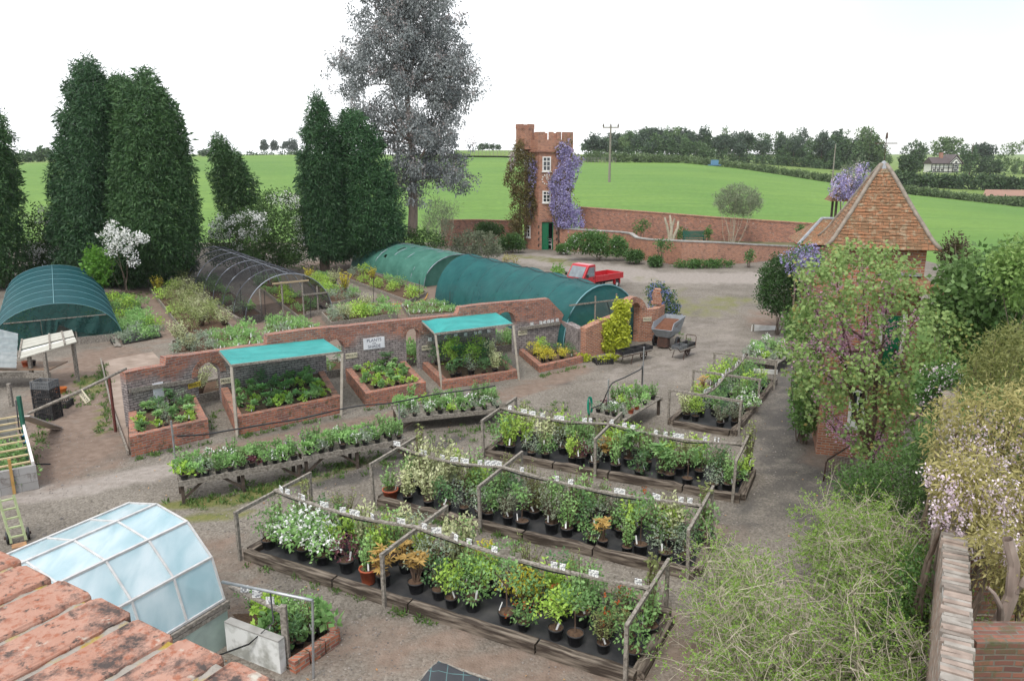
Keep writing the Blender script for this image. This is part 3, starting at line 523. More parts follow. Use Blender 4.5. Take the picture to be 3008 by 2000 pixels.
for x in (0, 9, 18, 27, 36, 46, 56, 65): mb.box((k*(x-.3), -.68 if x > 30 else -.03, k*9), (.28, .08, k*19))
for z in (0.6, 9, 18.4): mb.box((k*32, -.7, k*z), (k*66, .12, .28))
mb.bar((k*40, -.66, k*19), (k*51, -.66, k*31), .25, .1, up=(0, 1, 0)); mb.bar((k*62, -.66, k*19), (k*51, -.66, k*31), .25, .1, up=(0, 1, 0)); mb.build('timber', M['dark'], T)
for x, z, ww in ((5, 5, 5), (14, 5, 5), (23, 5, 5), (51, 5, 9), (51, 14, 8), (51, 22, 6)):
    y_ = -.68 if x > 30 else -.05; f = MB().box((k*x, y_-.06, k*z), (k*ww, .06, k*5)).build('window', M['white_paint'], T); MB().box((k*x, y_-.11, k*z), (k*(ww-1), .04, k*4)).build('pane', M['glass_dark'], f)
# utility poles and wires
def pole(label, X, Yb, Yt, y0, arms=True):
    g = dp(X, Yb, y0); h = dp(X, Yt, y0).z-g.z; T = thing('utility_pole', label, 'pole', g, group='utility poles in the field')
    trunkmesh([(0, 0, -.5), (0, 0, h)], .2, .13, M['wood_grey'], 'pole', T)
    if arms:
        MB().box((0, 0, h-.25), (2.4, .14, .18)).build('crossarm', M['wood_grey'], T)
        for x in (-1.1, 0, 1.1): MB().lathe([(.09, 0), (.12, .15), (.06, .45)], (x, 0, h-.16), 8, True).build('insulator', M['wood_dark'], T)
    return g+Z*h
pa = pole('tall wooden power pole with crossarm standing in the crop field', 1403, 412, 290, 120)
pb = pole('far plain wooden pole standing before the dark wood', 1917, 408, 332, 215, False)
for nm, a, b in (('wire stretched from the power pole towards the wood on the right', pa, Vector((200, 320, pa.z+8))), ('wire stretched from the power pole past the tower to the left', pa, Vector((-120, 260, pa.z+4)))):
    mb = MB(); pts = [a+(b-a)*i/16-Z*3*(1-(2*i/16-1)**2)*.5 for i in range(17)]; tag(mb.tube(pts, .012, 4).build('power_line', M['metal']), 'thin overhead '+nm, 'cable')
g = dp(1645, 382, 215); mb = MB(); mb.box(g+Z*.9, (1.8, 1.2, 1.2)); mb.box(g+Z*.15, (3.2, 1.6, .2)); mb.bar(g+Vector((-.7, 0, 0)), g+Vector((-.7, 0, 1)), .15, .15); tag(mb.build('water_trough', plain('blue plastic', (.10, .22, .36), (.08, .18, .3))), 'small pale blue tank standing far out in the crop field', 'tank')
# ================================================================ TOWER
ty = 70.0; tl = dp(1261.5, 577, ty); T = thing('brick_tower', 'octagonal red brick folly tower with battlements, turret and green door', 'tower', (tl.x, ty+2.2, 0)); off = Vector((tl.x, ty+2.2, 0))
def tz(Y): return dp(1261, Y, ty).z
a8 = 2.1/math.cos(R(22.5))
def oct_(r, z): return [Vector((r*math.sin(R(22.5+45*i)), -r*math.cos(R(22.5+45*i)), z)) for i in range(8)]
zc, zt = tz(347), tz(322); hd = tz(512)
mb = MB(); B, C_ = oct_(a8, 0), oct_(a8, zc)
for i in range(8):
    j = (i+1) % 8
    if i == 7:                                                       # front face, left open for the door
        l, r = B[i], B[j]; w0, w1 = l.lerp(r, .18), l.lerp(r, .78)
        for p_, q_ in ((l, w0), (w1, r)): mb.add([p_, q_, q_+Z*zc, p_+Z*zc], [(0, 1, 2, 3)])
        mb.add([w0+Z*hd, w1+Z*hd, w1+Z*zc, w0+Z*zc], [(0, 1, 2, 3)])
        D0, D1 = w0, w1
        mb.add([w0, w0+Vector((0, .35, 0)), w0+Vector((0, .35, hd)), w0+Z*hd], [(0, 1, 2, 3)]); mb.add([w1, w1+Vector((0, .35, 0)), w1+Vector((0, .35, hd)), w1+Z*hd], [(3, 2, 1, 0)])
    else: mb.add([B[i], B[j], C_[j], C_[i]], [(0, 1, 2, 3)])
mb.add(oct_(a8*.98, zc-.1), [tuple(range(8))]); mb.build('wall', M['brick_new'], T)
mb = MB()
A2, B2 = oct_(a8*1.05, zc), oct_(a8*1.05, zt)
mb.add(A2+B2, [(i, (i+1) % 8, 8+(i+1) % 8, 8+i) for i in range(8)]+[tuple(range(8))[::-1]])
I1, I2 = oct_(a8*.93, zt-.5), oct_(a8*.93, zt); mb.add(I1+I2, [((i+1) % 8, i, 8+i, 8+(i+1) % 8) for i in range(8)]+[tuple(range(8))]); mb.add(B2+I2, [(i, (i+1) % 8, 8+(i+1) % 8, 8+i) for i in range(8)])
mh = tz(304)-zt
for i in range(8):
    j = (i+1) % 8
    for u0, u1 in ((0, .3), (.47, .72), (.88, 1)) if i % 2 else ((0, .12), (.3, .55), (.72, 1)):
        b0, b1 = B2[i].lerp(B2[j], u0), B2[i].lerp(B2[j], u1); i0, i1 = I2[i].lerp(I2[j], u0), I2[i].lerp(I2[j], u1); mb.hexa([b0+Z*.003, b1+Z*.003, i1+Z*.003, i0+Z*.003], [q+Z*mh for q in (b0, b1, i1, i0)])
mb.build('parapet', M['brick_new'], T)
mb = MB(); A2, B2 = oct_(a8*1.085, zc-.12), oct_(a8*1.085, zc+.04); mb.add(A2+B2, [(i, (i+1) % 8, 8+(i+1) % 8, 8+i) for i in range(8)]+[tuple(range(8))[::-1], tuple(range(8, 16))]); mb.build('string_course', M['brick'], T)
tx = dp(1209, 300, ty+1.2)-off; mb = MB(); zr = dp(1209, 297, ty).z; zq = dp(1209, 285.5, ty).z
mb.lathe([(.80, zc+.1), (.80, zr), (.62, zr), (.62, zr-.4), (0.01, zr-.4)], (tx.x, tx.y, 0), 8)
for k_ in range(5):
    th = R(20+72*k_); mb.box((tx.x+.71*math.cos(th), tx.y+.71*math.sin(th), (zr+zq)/2+.005), (.18, .5, zq-zr), th)
mb.build('turret', M['brick_new'], T)
fm = MB(); th_ = .09
for x0, x1, z0, z1 in ((D0.x, D0.x+th_, 0, hd), (D1.x-th_, D1.x, 0, hd), (D0.x+th_, D1.x-th_, hd-.1, hd)): fm.box(((x0+x1)/2, D0.y+.18, (z0+z1)/2), (x1-x0, .12, z1-z0))
fm.build('door_frame', M['green_paint'], T)
MB().box(((D0.x+D1.x)/2, D0.y+1.2, hd/2), (D1.x-D0.x+.6, .1, hd)).build('doorway_shade', M['dark'], T)  # near-black panel painted as the shade seen through the open door
dr = MB(); dx = (D1.x-D0.x)*.5; dr.box((D0.x+th_+dx/2, D0.y+.1, hd/2-.04), (dx, .05, hd-.14))
for i in range(4): dr.box((D0.x+th_+dx*(i+.5)/4, D0.y+.068, hd/2-.04), (.02, .02, hd-.2))
dm = dr.build('door', M['green_paint'], T); MB().box((D0.x+th_+dx-.08, D0.y+.05, hd*.45), (.05, .05, .14)).build('handle', M['iron'], dm)
mb = MB()
for i in range(9):                                                   # toothed brick jambs
    for s_, x in ((-1, D0.x-.28), (1, D1.x+.28)):
        if i % 2: mb.box((x, B[0].y-.02, hd*(i+.5)/9), (.13, .05, hd/9*.9))
mb.build('door_surround', M['wood_dark'], T)
mb = MB(); cx = (D0.x+D1.x)/2
for i in range(11):
    th = R(40+100*i/10); mb.box((cx+.95*math.cos(th), B[0].y-.02, hd-.55+.8*math.sin(th)), (.13, .06, .26), 0)
mb.build('door_arch', M['brick'], T)
def twin(name, P, n, X0, X1, Y0, Y1, par, rows=2):
    """window on a vertical plane through P with outward normal n, between photo corners"""
    n = Vector(n); a = onplane(X0, Y1, off+P, n)-off; b = onplane(X1, Y1, off+P, n)-off; h = (onplane(X0, Y0, off+P, n)-off).z-a.z; b.z = a.z; r_ = (b-a); ux = r_.normalized(); W = r_.length
    f = MB()
    def pc(u0, u1, v0, v1, o0, o1, mbx): mbx.hexa([a+ux*u0+n*o0+Z*v0, a+ux*u1+n*o0+Z*v0, a+ux*u1+n*o1+Z*v0, a+ux*u0+n*o1+Z*v0][::-1], [a+ux*u0+n*o0+Z*v1, a+ux*u1+n*o0+Z*v1, a+ux*u1+n*o1+Z*v1, a+ux*u0+n*o1+Z*v1][::-1])
    fw = .1
    for q in ((0, fw, 0, h), (W-fw, W, 0, h), (fw, W-fw, 0, fw), (fw, W-fw, h-fw, h), (W/2-.03, W/2+.03, fw, h-fw), (fw, W/2-.03, h*.36-.025, h*.36+.025), (W/2+.03, W-fw, h*.36-.025, h*.36+.025), (fw, W/2-.03, h*.68-.04, h*.68+.04), (W/2+.03, W-fw, h*.68-.04, h*.68+.04)): pc(*q, .01, .07, f)
    fo = f.build('window', M['white_paint'], par); g = MB(); pc(fw*.5, W-fw*.5, fw*.5, h-fw*.5, .004, .03, g); g.build('pane', M['glass_dark'], fo)
    s_ = MB(); pc(-.06, W+.06, -.08, -.003, .005, .12, s_); s_.build('sill', M['white_paint'], fo); return fo
nF = Vector((0, -1, 0)); nL = Vector((-math.sin(R(45)), -math.cos(R(45)), 0)); PF = B[0]; PL = B[7]
twin('w', PF, nF, 1249, 1268.5, 361, 395, T); twin('w', PF, nF, 1249, 1268, 440, 467, T)
for Y0, Y1 in ((359, 392), (448, 468), (519, 546)): twin('w', PL, nL, 1208, 1222, Y0, Y1, T)
twin('w', B[1], Vector((math.sin(R(45)), -math.cos(R(45)), 0)), 1292, 1304, 440, 468, T)
cc = onplane(1259.5, 413.5, off+PF, nF)-off; mb = MB()
for i in range(12): mb.lathe([(0.01, 0), (.055, 0), (.055, .04)], (0, 0, 0), 8) if False else mb.box((cc.x+.42*math.sin(R(30*i)), cc.y-.03, cc.z+.42*math.cos(R(30*i))), (.1, .04, .1), 0)
for ang, ln in ((-20, .34), (155, .3)): mb.bar((cc.x, cc.y-.05, cc.z), (cc.x+ln*math.sin(R(ang)), cc.y-.05, cc.z+ln*math.cos(R(ang))), .04, .06, up=(0, 1, 0))
mb.bar((cc.x-.04, cc.y-.05, cc.z+.4), (cc.x+.22, cc.y-.05, cc.z-.22), .04, .05, up=(0, 1, 0)); mb.build('clock', M['white_paint'], T)
# white chair just inside the tower door
cpos = Vector((D1.x-.33, D0.y+.6, 0))+off; T2 = thing('garden_chair', 'white chair standing just inside the open green tower door', 'chair', cpos)
MB().box((0, 0, .45), (.42, .42, .04)).build('seat', M['white_paint'], T2); mb = MB(); mb.box((0, .2, .9), (.4, .03, .06)); mb.box((0, .2, .72), (.4, .03, .06)); mb.build('backrest', M['white_paint'], T2)
for x in (-.19, .19):
    for y in (-.19, .2): MB().box((x, y, .215 if y < 0 else .47), (.035, .035, .428 if y < 0 else .94)).build('leg', M['white_paint'], T2)
# wisteria and creeper on the tower
M['wist'] = leafmat('lilac wisteria raceme', (.24, .20, .42), (.52, .48, .72), trans=.25, var=.05)
M['wist_pale'] = leafmat('pale pink wisteria raceme', (.58, .45, .53), (.86, .76, .82), trans=.3, var=.05)
M['creeper'] = leafmat('bronze green creeper leaf', (.10, .085, .03), (.20, .165, .06), trans=.25, var=.05)
M['gold_leaf'] = leafmat('golden young wisteria leaf', (.25, .23, .075), (.50, .44, .19), trans=.35, var=.05)
def racemes(lb, C, mi, n=14, Lr=.55, wd=.12, sz=.12):
    for c in C:
        L_ = Lr*random.uniform(.6, 1.3); tt = rng.random(n); P = c+np.stack([rng.normal(size=n)*wd*(1-tt*.8), rng.normal(size=n)*wd*(1-tt*.8), -tt*L_], 1); D = rng.normal(size=(n, 3))*.6+np.array([0, 0, -.8]); lb.leaves(P, D, sz, sz*.75, mi, tint=np.clip(rng.uniform(.2, .8)+rng.normal(size=n)*.25, 0, 1))
def climber(name, label, poly, y0, dep, n, per, mat, L_, W_, rac=None, cr=.35, zmin=.05, cat='climber', stems=5, front=.9):
    a = np.array(poly, float); g = dp(a[:, 0].mean(), 560, y0); off_ = np.array([g.x, y0, 0.]); T_ = thing(name, label, cat, off_)
    C = clumps(poly, y0, dep, n, shell=.4, zmin=zmin, inset=cr*.4, front=front)-off_; lb = LB(); fill(lb, C, cr, per, L_, W_, droop=.3); lb.build('foliage', mat, T_)
    ls = LB()
    for c in C[rng.integers(0, len(C), stems)]: limb(ls, (c[0]*.3, 0, 0), c, .06, .02, 0)
    ls.build('stem', M['bark'], T_)
    for k_, (mt, Np, pp, nr, Lr, wd, sz) in enumerate(rac or []):
        lf = LB(); F = clumps(pp or poly, y0-.1, dep*1.05, Np, shell=.8, zmin=zmin, inset=.05, front=.97)-off_; racemes(lf, F, 0, nr, Lr, wd, sz); lf.build('blossom', M[mt], T_)
    return T_
yw = ty+.1
climber('wisteria', 'purple flowering wisteria hanging over the right side of the tower', [(1295, 318), (1312, 310), (1325, 345), (1345, 365), (1330, 400), (1318, 450), (1335, 470), (1345, 510), (1320, 520), (1280, 515), (1262, 478), (1270, 450), (1262, 430), (1270, 400), (1285, 370), (1278, 330)], yw-.1, .5, 150, 20, M['creeper'], .2, .09,
        [('wist', 520, [(1292, 322), (1312, 312), (1322, 345), (1345, 362), (1330, 400), (1318, 430), (1315, 455), (1340, 470), (1345, 512), (1310, 522), (1280, 512), (1262, 470), (1272, 440), (1262, 425), (1270, 395), (1288, 365), (1278, 335)], 16, .6, .14, .15)])
climber('wisteria', 'bronze green creeper with a few lilac flowers covering the left side of the tower', [(1192, 320), (1205, 310), (1215, 345), (1240, 350), (1245, 395), (1240, 430), (1245, 470), (1240, 500), (1225, 515), (1200, 560), (1175, 555), (1168, 500), (1175, 450), (1160, 420), (1168, 370), (1182, 345)], yw+1.0, 1.1, 420, 30, M['creeper'], .19, .09,
        [('wist', 70, [(1210, 360), (1242, 350), (1245, 400), (1230, 440), (1225, 500), (1212, 470)], 14, .5, .12, .14), ('wist_pale', 50, [(1172, 350), (1190, 330), (1190, 380), (1172, 400)], 10, .4, .1, .1)])
# ================================================================ GARDEN WALLS AT THE BACK
def walltop(name, label, base, tops, th, mat, cap=None, cat='wall', back=1, zb=-.1, T=None):
    """base: plan points; tops: z at each point; wall thickness th towards +normal"""
    T = T or thing(name, label, cat, (base[0][0], base[0][1], 0)); o0 = Vector((base[0][0], base[0][1], 0)); mb = MB(); n = len(base); b = [Vector((p[0], p[1], 0))-o0 for p in base]; nr = []
    for i in range(n):
        d = (b[min(i+1, n-1)]-b[max(i-1, 0)]).normalized(); nr.append(Vector((-d.y, d.x, 0))*th*back)
    for i in range(n-1):
        v = [b[i]+Z*zb, b[i+1]+Z*zb, b[i+1]+nr[i+1]+Z*zb, b[i]+nr[i]+Z*zb, b[i]+Z*tops[i], b[i+1]+Z*tops[i+1], b[i+1]+nr[i+1]+Z*tops[i+1], b[i]+nr[i]+Z*tops[i]]
        fs = [(0, 1, 5, 4), (2, 3, 7, 6), (4, 5, 6, 7)]
        if i == 0: fs.append((3, 0, 4, 7))
        if i == n-2: fs.append((1, 2, 6, 5))
        mb.add(v, fs)
    mb.build('wall', mat, T)
    if cap:
        cm = MB()
        for i in range(n-1):
            e = .05; k0, k1 = nr[i]*e/th, nr[i+1]*e/th
            cm.hexa([b[i]-k0+Z*(tops[i]+.003), b[i+1]-k1+Z*(tops[i+1]+.003), b[i+1]+nr[i+1]+k1+Z*(tops[i+1]+.003), b[i]+nr[i]+k0+Z*(tops[i]+.003)], [b[i]-k0+Z*(tops[i]+.1), b[i+1]-k1+Z*(tops[i+1]+.1), b[i+1]+nr[i+1]+k1+Z*(tops[i+1]+.1), b[i]+nr[i]+k0+Z*(tops[i]+.1)])
        cm.build('coping', cap, T)
    return T
def wpts(l, y0, y1): return [dp(X, Y, y0+(y1-y0)*i/(len(l)-1)) for i, (X, Y) in enumerate(l)]
W1 = wpts([(1335, 479), (1450, 487), (1568, 496), (1655, 503), (1780, 511), (1905, 519), (2010, 524)], 72, 66)
walltop('brick_wall', 'tall red brick garden wall behind the bench, right of the tower', [(p.x, p.y) for p in W1], [p.z for p in W1], .35, M['brick'], M['brick_new'])
W2 = wpts([(1015, 509), (1100, 508), (1195, 511)], 73.5, 73); walltop('brick_wall', 'low dull brick wall behind shrubs, left of the tower', [(p.x, p.y) for p in W2], [p.z for p in W2], .35, M['brick'], M['brick_new'])
lw = [(1288, 577, 527), (1330, 579, 530), (1380, 582, 533), (1425, 586, 536), (1447, 591, 539), (1462, 595, 549), (1490, 600, 553), (1568, 611, 557), (1650, 611, 560), (1740, 604, 565), (1800, 596, 568), (1860, 588, 570)]
LB_ = [at(a, b) for a, b, c in lw]; walltop('brick_wall', 'curved low retaining wall along the gravel drive', [(p.x, p.y) for p in LB_], [dp(a, c, p.y).z for (a, b, c), p in zip(lw, LB_)], .3, M['brick_new'], M['concrete'])
tzz = .95; mb = MB(); fr = [Vector((p.x, p.y+.25, tzz)) for p in LB_]; bk = [Vector((p.x, np.interp(p.x, [q.x for q in W1], [q.y for q in W1]), tzz)) for p in LB_]
mb.grid([fr, bk]); tag(mb.build('terrace', plain('terrace grass', (.09, .12, .04), (.17, .14, .09), scale=1.2)), kind='structure')
# bench on the terrace
bp = dp(1598, 553, 66.5); bz = tzz
T = thing('garden_bench', 'green slatted garden bench in front of the tall brick wall', 'bench', (bp.x, 66.5, bz)); gp = plain('dark green bench paint', (.015, .085, .06), (.02, .11, .075), rough=.5); bw = 50*66.5*S/FPX
mb = MB()
for i in range(4): mb.box((0, -.28+.14*i, .45), (bw, .11, .03))
mb.build('seat', gp, T); mb = MB()
for i in range(5): mb.box((0, .28, .56+.12*i), (bw, .03, .1))
mb.build('backrest', gp, T)
for x in (-bw/2+.05, bw/2-.05):
    for y, h in ((-.26, .64), (.26, 1.1)): MB().box((x, y, h/2), (.07, .07, h)).build('leg', gp, T)
    MB().box((x, 0, .66), (.08, .6, .035)).build('armrest', gp, T)
shrub('olive_shrub', 'round grey green shrub standing against the tall brick wall', 'shrub', [(1640, 470), (1645, 445), (1670, 428), (1700, 422), (1735, 432), (1757, 455), (1752, 485), (1720, 503), (1690, 500), (1660, 497)], 65.5, 1.4, 260, (M['grey_leaf'], M['twig']), cr=.32, per=34, L_=.2, W_=.05, droop=-.5, base=1690, zmin=1.0, stems=14)
T = thing('pollarded_stump', 'bare pale pollarded trunk in front of the tall brick wall', 'tree', (dp(1543, 545, 66).x, 66, tzz)); lb = LB(); o0 = np.array(dp(1543, 545, 66))
for X, Y in ((1530, 500), (1542, 496), (1553, 505), (1562, 510)): limb(lb, (0, 0, 0), np.array(dp(X, Y, 66))-np.array([o0[0], 66, tzz]), .16, .08, 0)
lb.build('trunk', M['twig'], T)
for i, (lab, P, y0, mt) in enumerate((('leafy climber right of the bench on the tall wall', [(1622, 555), (1622, 520), (1640, 522), (1642, 558)], 66, 'shrub'), ('small climber left of the bench on the tall wall', [(1555, 545), (1560, 520), (1580, 518), (1590, 540), (1572, 552)], 68, 'shrub'), ('climber on the tall wall near the tiled roof', [(1832, 553), (1832, 520), (1852, 516), (1857, 548)], 65, 'shrub'),
        ('climber high on the tall wall near the tower', [(1458, 535), (1462, 508), (1490, 500), (1497, 520), (1480, 540)], 69, 'shrub'), ('shoots on the low retaining wall under the bench', [(1500, 575), (1505, 555), (1525, 552), (1560, 565), (1545, 580)], 60, 'shrub'), ('small climber on the right part of the retaining wall', [(1712, 605), (1715, 580), (1735, 575), (1738, 600)], 59, 'shrub'))):
    shrub('wall_shrub', lab, 'shrub', P, y0, .35, 30, (M[mt], M['bark']), cr=.3, per=26, L_=.17, W_=.1, group='climbers on the garden walls', zmin=.2)
for lab, P, y0, mt, fl in (('dense rose hedge in front of the low wall beside the tower', [(1300, 578), (1305, 545), (1335, 535), (1370, 530), (1400, 540), (1435, 545), (1450, 570), (1445, 592), (1380, 588)], 63, 'shrub', 2), ('green bushes at the foot of the tower door', [(1270, 577), (1285, 565), (1312, 562), (1315, 580)], 67, 'shrub', 0), ('low green plants spilling over the foot of the retaining wall', [(1440, 598), (1445, 575), (1480, 580), (1485, 602)], 61, 'shrub', 0),
        ('round green plant at the foot of the curved wall', [(1490, 610), (1495, 592), (1520, 590), (1525, 612)], 59.5, 'shrub', 0), ('long strip of low green plants along the retaining wall', [(1540, 614), (1545, 602), (1620, 598), (1690, 600), (1690, 613), (1600, 618)], 59, 'shrub', 0),
        ('dark bushes left of the tower on the border', [(1145, 575), (1150, 545), (1180, 535), (1205, 545), (1215, 575)], 68, 'shrub', 0), ('low dark green bush before the dull brick wall', [(1085, 540), (1095, 515), (1130, 510), (1160, 520), (1165, 545)], 71, 'thorn', 0),
        ('bushy grey green plants behind the old green tunnel', [(1035, 585), (1040, 545), (1080, 530), (1130, 530), (1160, 560), (1155, 590), (1100, 600)], 61, 'grey_leaf', 0)):
    shrub('border_shrub', lab, 'shrub', P, y0, .8, 320 if fl == 2 else 150, (M[mt], M['bark']), cr=.33, per=34, L_=.16, W_=.1, group='shrubs along the drive border', flowers=(30, 6, .1, None, M['blossom']) if fl else None)
shrub('tamarisk_shrub', 'wispy grey green broom like shrub right of the gum tree trunk', 'shrub', [(965, 550), (975, 480), (1000, 450), (1030, 465), (1065, 470), (1045, 510), (1040, 560), (1000, 575)], 60, 1.3, 170, (M['grey_leaf'], M['twig']), cr=.45, per=24, L_=.3, W_=.03, droop=-.6, stems=16)
shrub('border_shrub', 'low undergrowth around the foot of the gum tree', 'shrub', [(905, 560), (920, 530), (990, 525), (1040, 550), (1030, 575), (960, 580)], 59.5, 1., 110, (M['thorn'], M['bark']), cr=.4, per=30, L_=.16, W_=.1, group='shrubs along the drive border')
shrub('border_shrub', 'yellow green seedling bush beyond the blue green tunnel, left of the truck', 'shrub', [(1268, 628), (1275, 606), (1290, 602), (1300, 620), (1302, 640), (1280, 640)], 49, .5, 40, (M['maple'], M['bark']), cr=.25, per=22, L_=.14, W_=.06, group='shrubs along the drive border')
shrub('border_shrub', 'yellowish bush over the crest of the blue green tunnel', 'shrub', [(1150, 600), (1155, 588), (1180, 585), (1195, 598), (1190, 608)], 53, .6, 40, (M['gold_leaf'], M['bark']), cr=.25, per=24, L_=.12, W_=.06, group='shrubs along the drive border')
shrub('ceanothus_shrub', 'dark blue flowering ceanothus behind the brick arch', 'shrub', [(1488, 670), (1500, 650), (1530, 652), (1550, 668), (1565, 700), (1565, 735), (1540, 742), (1515, 725), (1492, 700)], 37.5, .9, 150, (M['thorn'], M['bark']), cr=.28, per=26, L_=.1, W_=.06, flowers=(90, 14, .07, None, leafmat('blue blossom', (.10, .13, .36), (.20, .24, .50))))
shrub('climbing_shrub', 'dense dark green rounded shrub beside the tiled building', 'shrub', [(1742, 700), (1745, 640), (1760, 600), (1800, 580), (1840, 600), (1850, 660), (1850, 715), (1800, 728), (1760, 722)], 36.5, 1.6, 330, (leafmat('dense dark leaf', (.025, .065, .016), (.055, .115, .03)), M['bark']), cr=.32, per=36, L_=.11, W_=.07)
climber('wisteria', 'lilac wisteria over the low roof left of the tiled building', [(1790, 600), (1800, 575), (1840, 560), (1880, 555), (1905, 590), (1895, 615), (1850, 622), (1810, 625)], 35.2, .7, 60, 22, M['shrub'], .14, .06, [('wist', 110, None, 16, .4, .09, .09)], zmin=2.2)

for lab, P, y0 in (('dark leafy undergrowth below the white hawthorns', [(462, 600), (470, 555), (560, 560), (640, 555), (700, 560), (700, 612), (600, 615), (480, 612)], 57.5), ('dark undergrowth between the two left conifers', [(50, 660), (60, 560), (110, 545), (150, 570), (150, 660)], 54)):
    shrub('border_shrub', lab, 'shrub', P, y0, 1.2, 260, (M['thorn'], M['bark']), cr=.45, per=30, L_=.17, W_=.11, group='undergrowth along the conifers')
# ================================================================ SHADE WALL WITH ARCHES
def kof(X, Y): d = ray(X, Y); return d.x/d.y
class Line:
    """plan polyline; finds where a photo column meets the wall standing on it"""
    def __init__(s, pts):
        s.p = [Vector((p[0], p[1], 0)) for p in pts]; s.c = [0]
        for a, b in zip(s.p, s.p[1:]): s.c.append(s.c[-1]+(b-a).length)
    def pos(s, u):
        for i in range(len(s.p)-1):
            if u <= s.c[i+1] or i == len(s.p)-2:
                a, b = s.p[i], s.p[i+1]; d = (b-a).normalized(); return a+d*(u-s.c[i]), d
    def hit(s, X, Y):
        k = kof(X, Y); best = None
        for i in range(len(s.p)-1):
            a, b = s.p[i], s.p[i+1]; den = (b.x-a.x)-k*(b.y-a.y)
            tt = (k*a.y-a.x)/den if abs(den) > 1e-9 else 0
            lo = -9 if i == 0 else -1e-6; hi = 9 if i == len(s.p)-2 else 1+1e-6
            if lo <= tt <= hi: best = s.c[i]+tt*(b-a).length if best is None else best
        u = best; p, d = s.pos(u); return u, dp(X, Y, p.y).z
    def out(s, u, o=0, z=0):
        p, d = s.pos(u); return p+Vector((d.y, -d.x, 0))*o+Z*z
def archwall(ln, tops, arches, th, mat, par, off, step=.22, zb=-.1, mat_arch=None):
    """wall on plan line ln; tops [(u,z)], arches [(u0,u1,zspring,zcrown)]"""
    us = sorted(set([a for a, b in tops]+list(np.arange(tops[0][0], tops[-1][0], step))+[u0+(u1-u0)*i/10 for u0, u1, _, _ in arches for i in range(11)]))
    us = [u for i, u in enumerate(us) if i == 0 or u-us[i-1] > 1e-4]; tu, tz_ = [a for a, b in tops], [b for a, b in tops]
    def bot(u, side):
        for u0, u1, zs, zk in arches:
            if (u0 <= u < u1 if side > 0 else u0 < u <= u1):
                x = (u-(u0+u1)/2)/((u1-u0)/2); return zs+(zk-zs)*math.sqrt(max(0, 1-x*x))
        return zb
    mb = MB()
    for a, b in zip(us, us[1:]):
        za, zc_ = bot(a, 1), bot(b, -1); ta, tb = np.interp(a, tu, tz_), np.interp(b, tu, tz_)
        f = [ln.out(a, 0, za)-off, ln.out(b, 0, zc_)-off, ln.out(b, 0, tb)-off, ln.out(a, 0, ta)-off]; k = [ln.out(a, -th, za)-off, ln.out(b, -th, zc_)-off, ln.out(b, -th, tb)-off, ln.out(a, -th, ta)-off]
        fs = [(0, 1, 2, 3), (7, 6, 5, 4), (3, 2, 6, 7)]
        if za > zb or zc_ > zb: fs.append((1, 0, 4, 5))
        mb.add(f+k, fs)
    ends = [(us[0], zb, tz_[0], 1), (us[-1], zb, tz_[-1], -1)]+[(u0, zb, zs, -1) for u0, u1, zs, zk in arches]+[(u1, zb, zs, 1) for u0, u1, zs, zk in arches]
    for u, z0, z1, sd in ends:
        q = [ln.out(u, 0, z0)-off, ln.out(u, -th, z0)-off, ln.out(u, -th, z1)-off, ln.out(u, 0, z1)-off]; mb.add(q if sd < 0 else q[::-1], [(0, 1, 2, 3)])
    mb.build('wall', mat, par)
    for u0, u1, zs, zk in arches:
        am = MB(); c = (u0+u1)/2; r_ = (u1-u0)/2; n = 15
        for i in range(n):
            t0, t1 = math.pi*(i+.06)/n, math.pi*(i+.94)/n; q = []
            for o in (.02, -.08): q.append([ln.out(c-(r_+e+.004)*math.cos(a), o, zs+(zk-zs+e+.004)*math.sin(a))-off for a, e in ((t0, 0), (t1, 0), (t1, .2), (t0, .2))])
            am.hexa(q[1], q[0])
        am.build('arch_ring', mat_arch or M['brick'], par)
A = [at(*q) for q in ((510, 929), (794, 877), (970, 851), (1192, 817))]
a0 = at(298, 990); a5 = A[3]+(A[3]-A[2]).normalized()*2.2
SW = Line([a0]+A+[a5])
def tp(ln, l): return [ln.hit(*q) for q in l]
tops = tp(SW, [(288, 857), (330, 849), (381, 841), (382, 822), (430, 817), (504, 808), (560, 800), (614, 794), (616, 772), (700, 760), (800, 750), (900, 740), (1000, 730), (1053, 725), (1059, 708), (1110, 701), (1176, 695), (1225, 691), (1264, 687), (1276, 701), (1294, 719), (1306, 736)])
tops = [(max(u, tops[i-1][0]+.01) if i else u, z+random.uniform(-.02, .02)) for i, (u, z) in enumerate(tops)]
arch = []
for (X0, X1, Ys, Xc, Yc) in ((453.5, 507, 856, 478, 835), (750, 793, 806, 771, 782), (935, 965.5, 779, 950, 757), (1141, 1187.5, 745, 1167, 718)):
    u0, u1 = SW.hit(X0, Ys)[0], SW.hit(X1, Ys)[0]; zk = SW.hit(Xc, Yc)[1]; arch.append((u0, u1, zk-(u1-u0)/2*.95, zk))
T = thing('brick_wall', 'long weathered brick wall with four arched openings, red above and grey below', 'wall', a0); SWT = T; SWO = Vector(a0)
archwall(SW, tops, arch, .34, M['brick_shade'], T, SWO)
uR = tops[-1][0]; pR, dR = SW.pos(uR); eR = at(1345, 820); RW = Line([pR, eR]); RWL = RW.c[-1]
archwall(RW, [(0, tops[-1][1]-.003), (RWL*.5, RW.hit(1325, 745)[1]), (RWL, dp(1343, 756, eR.y).z)], [], -.34, M['brick_shade'], T, SWO)
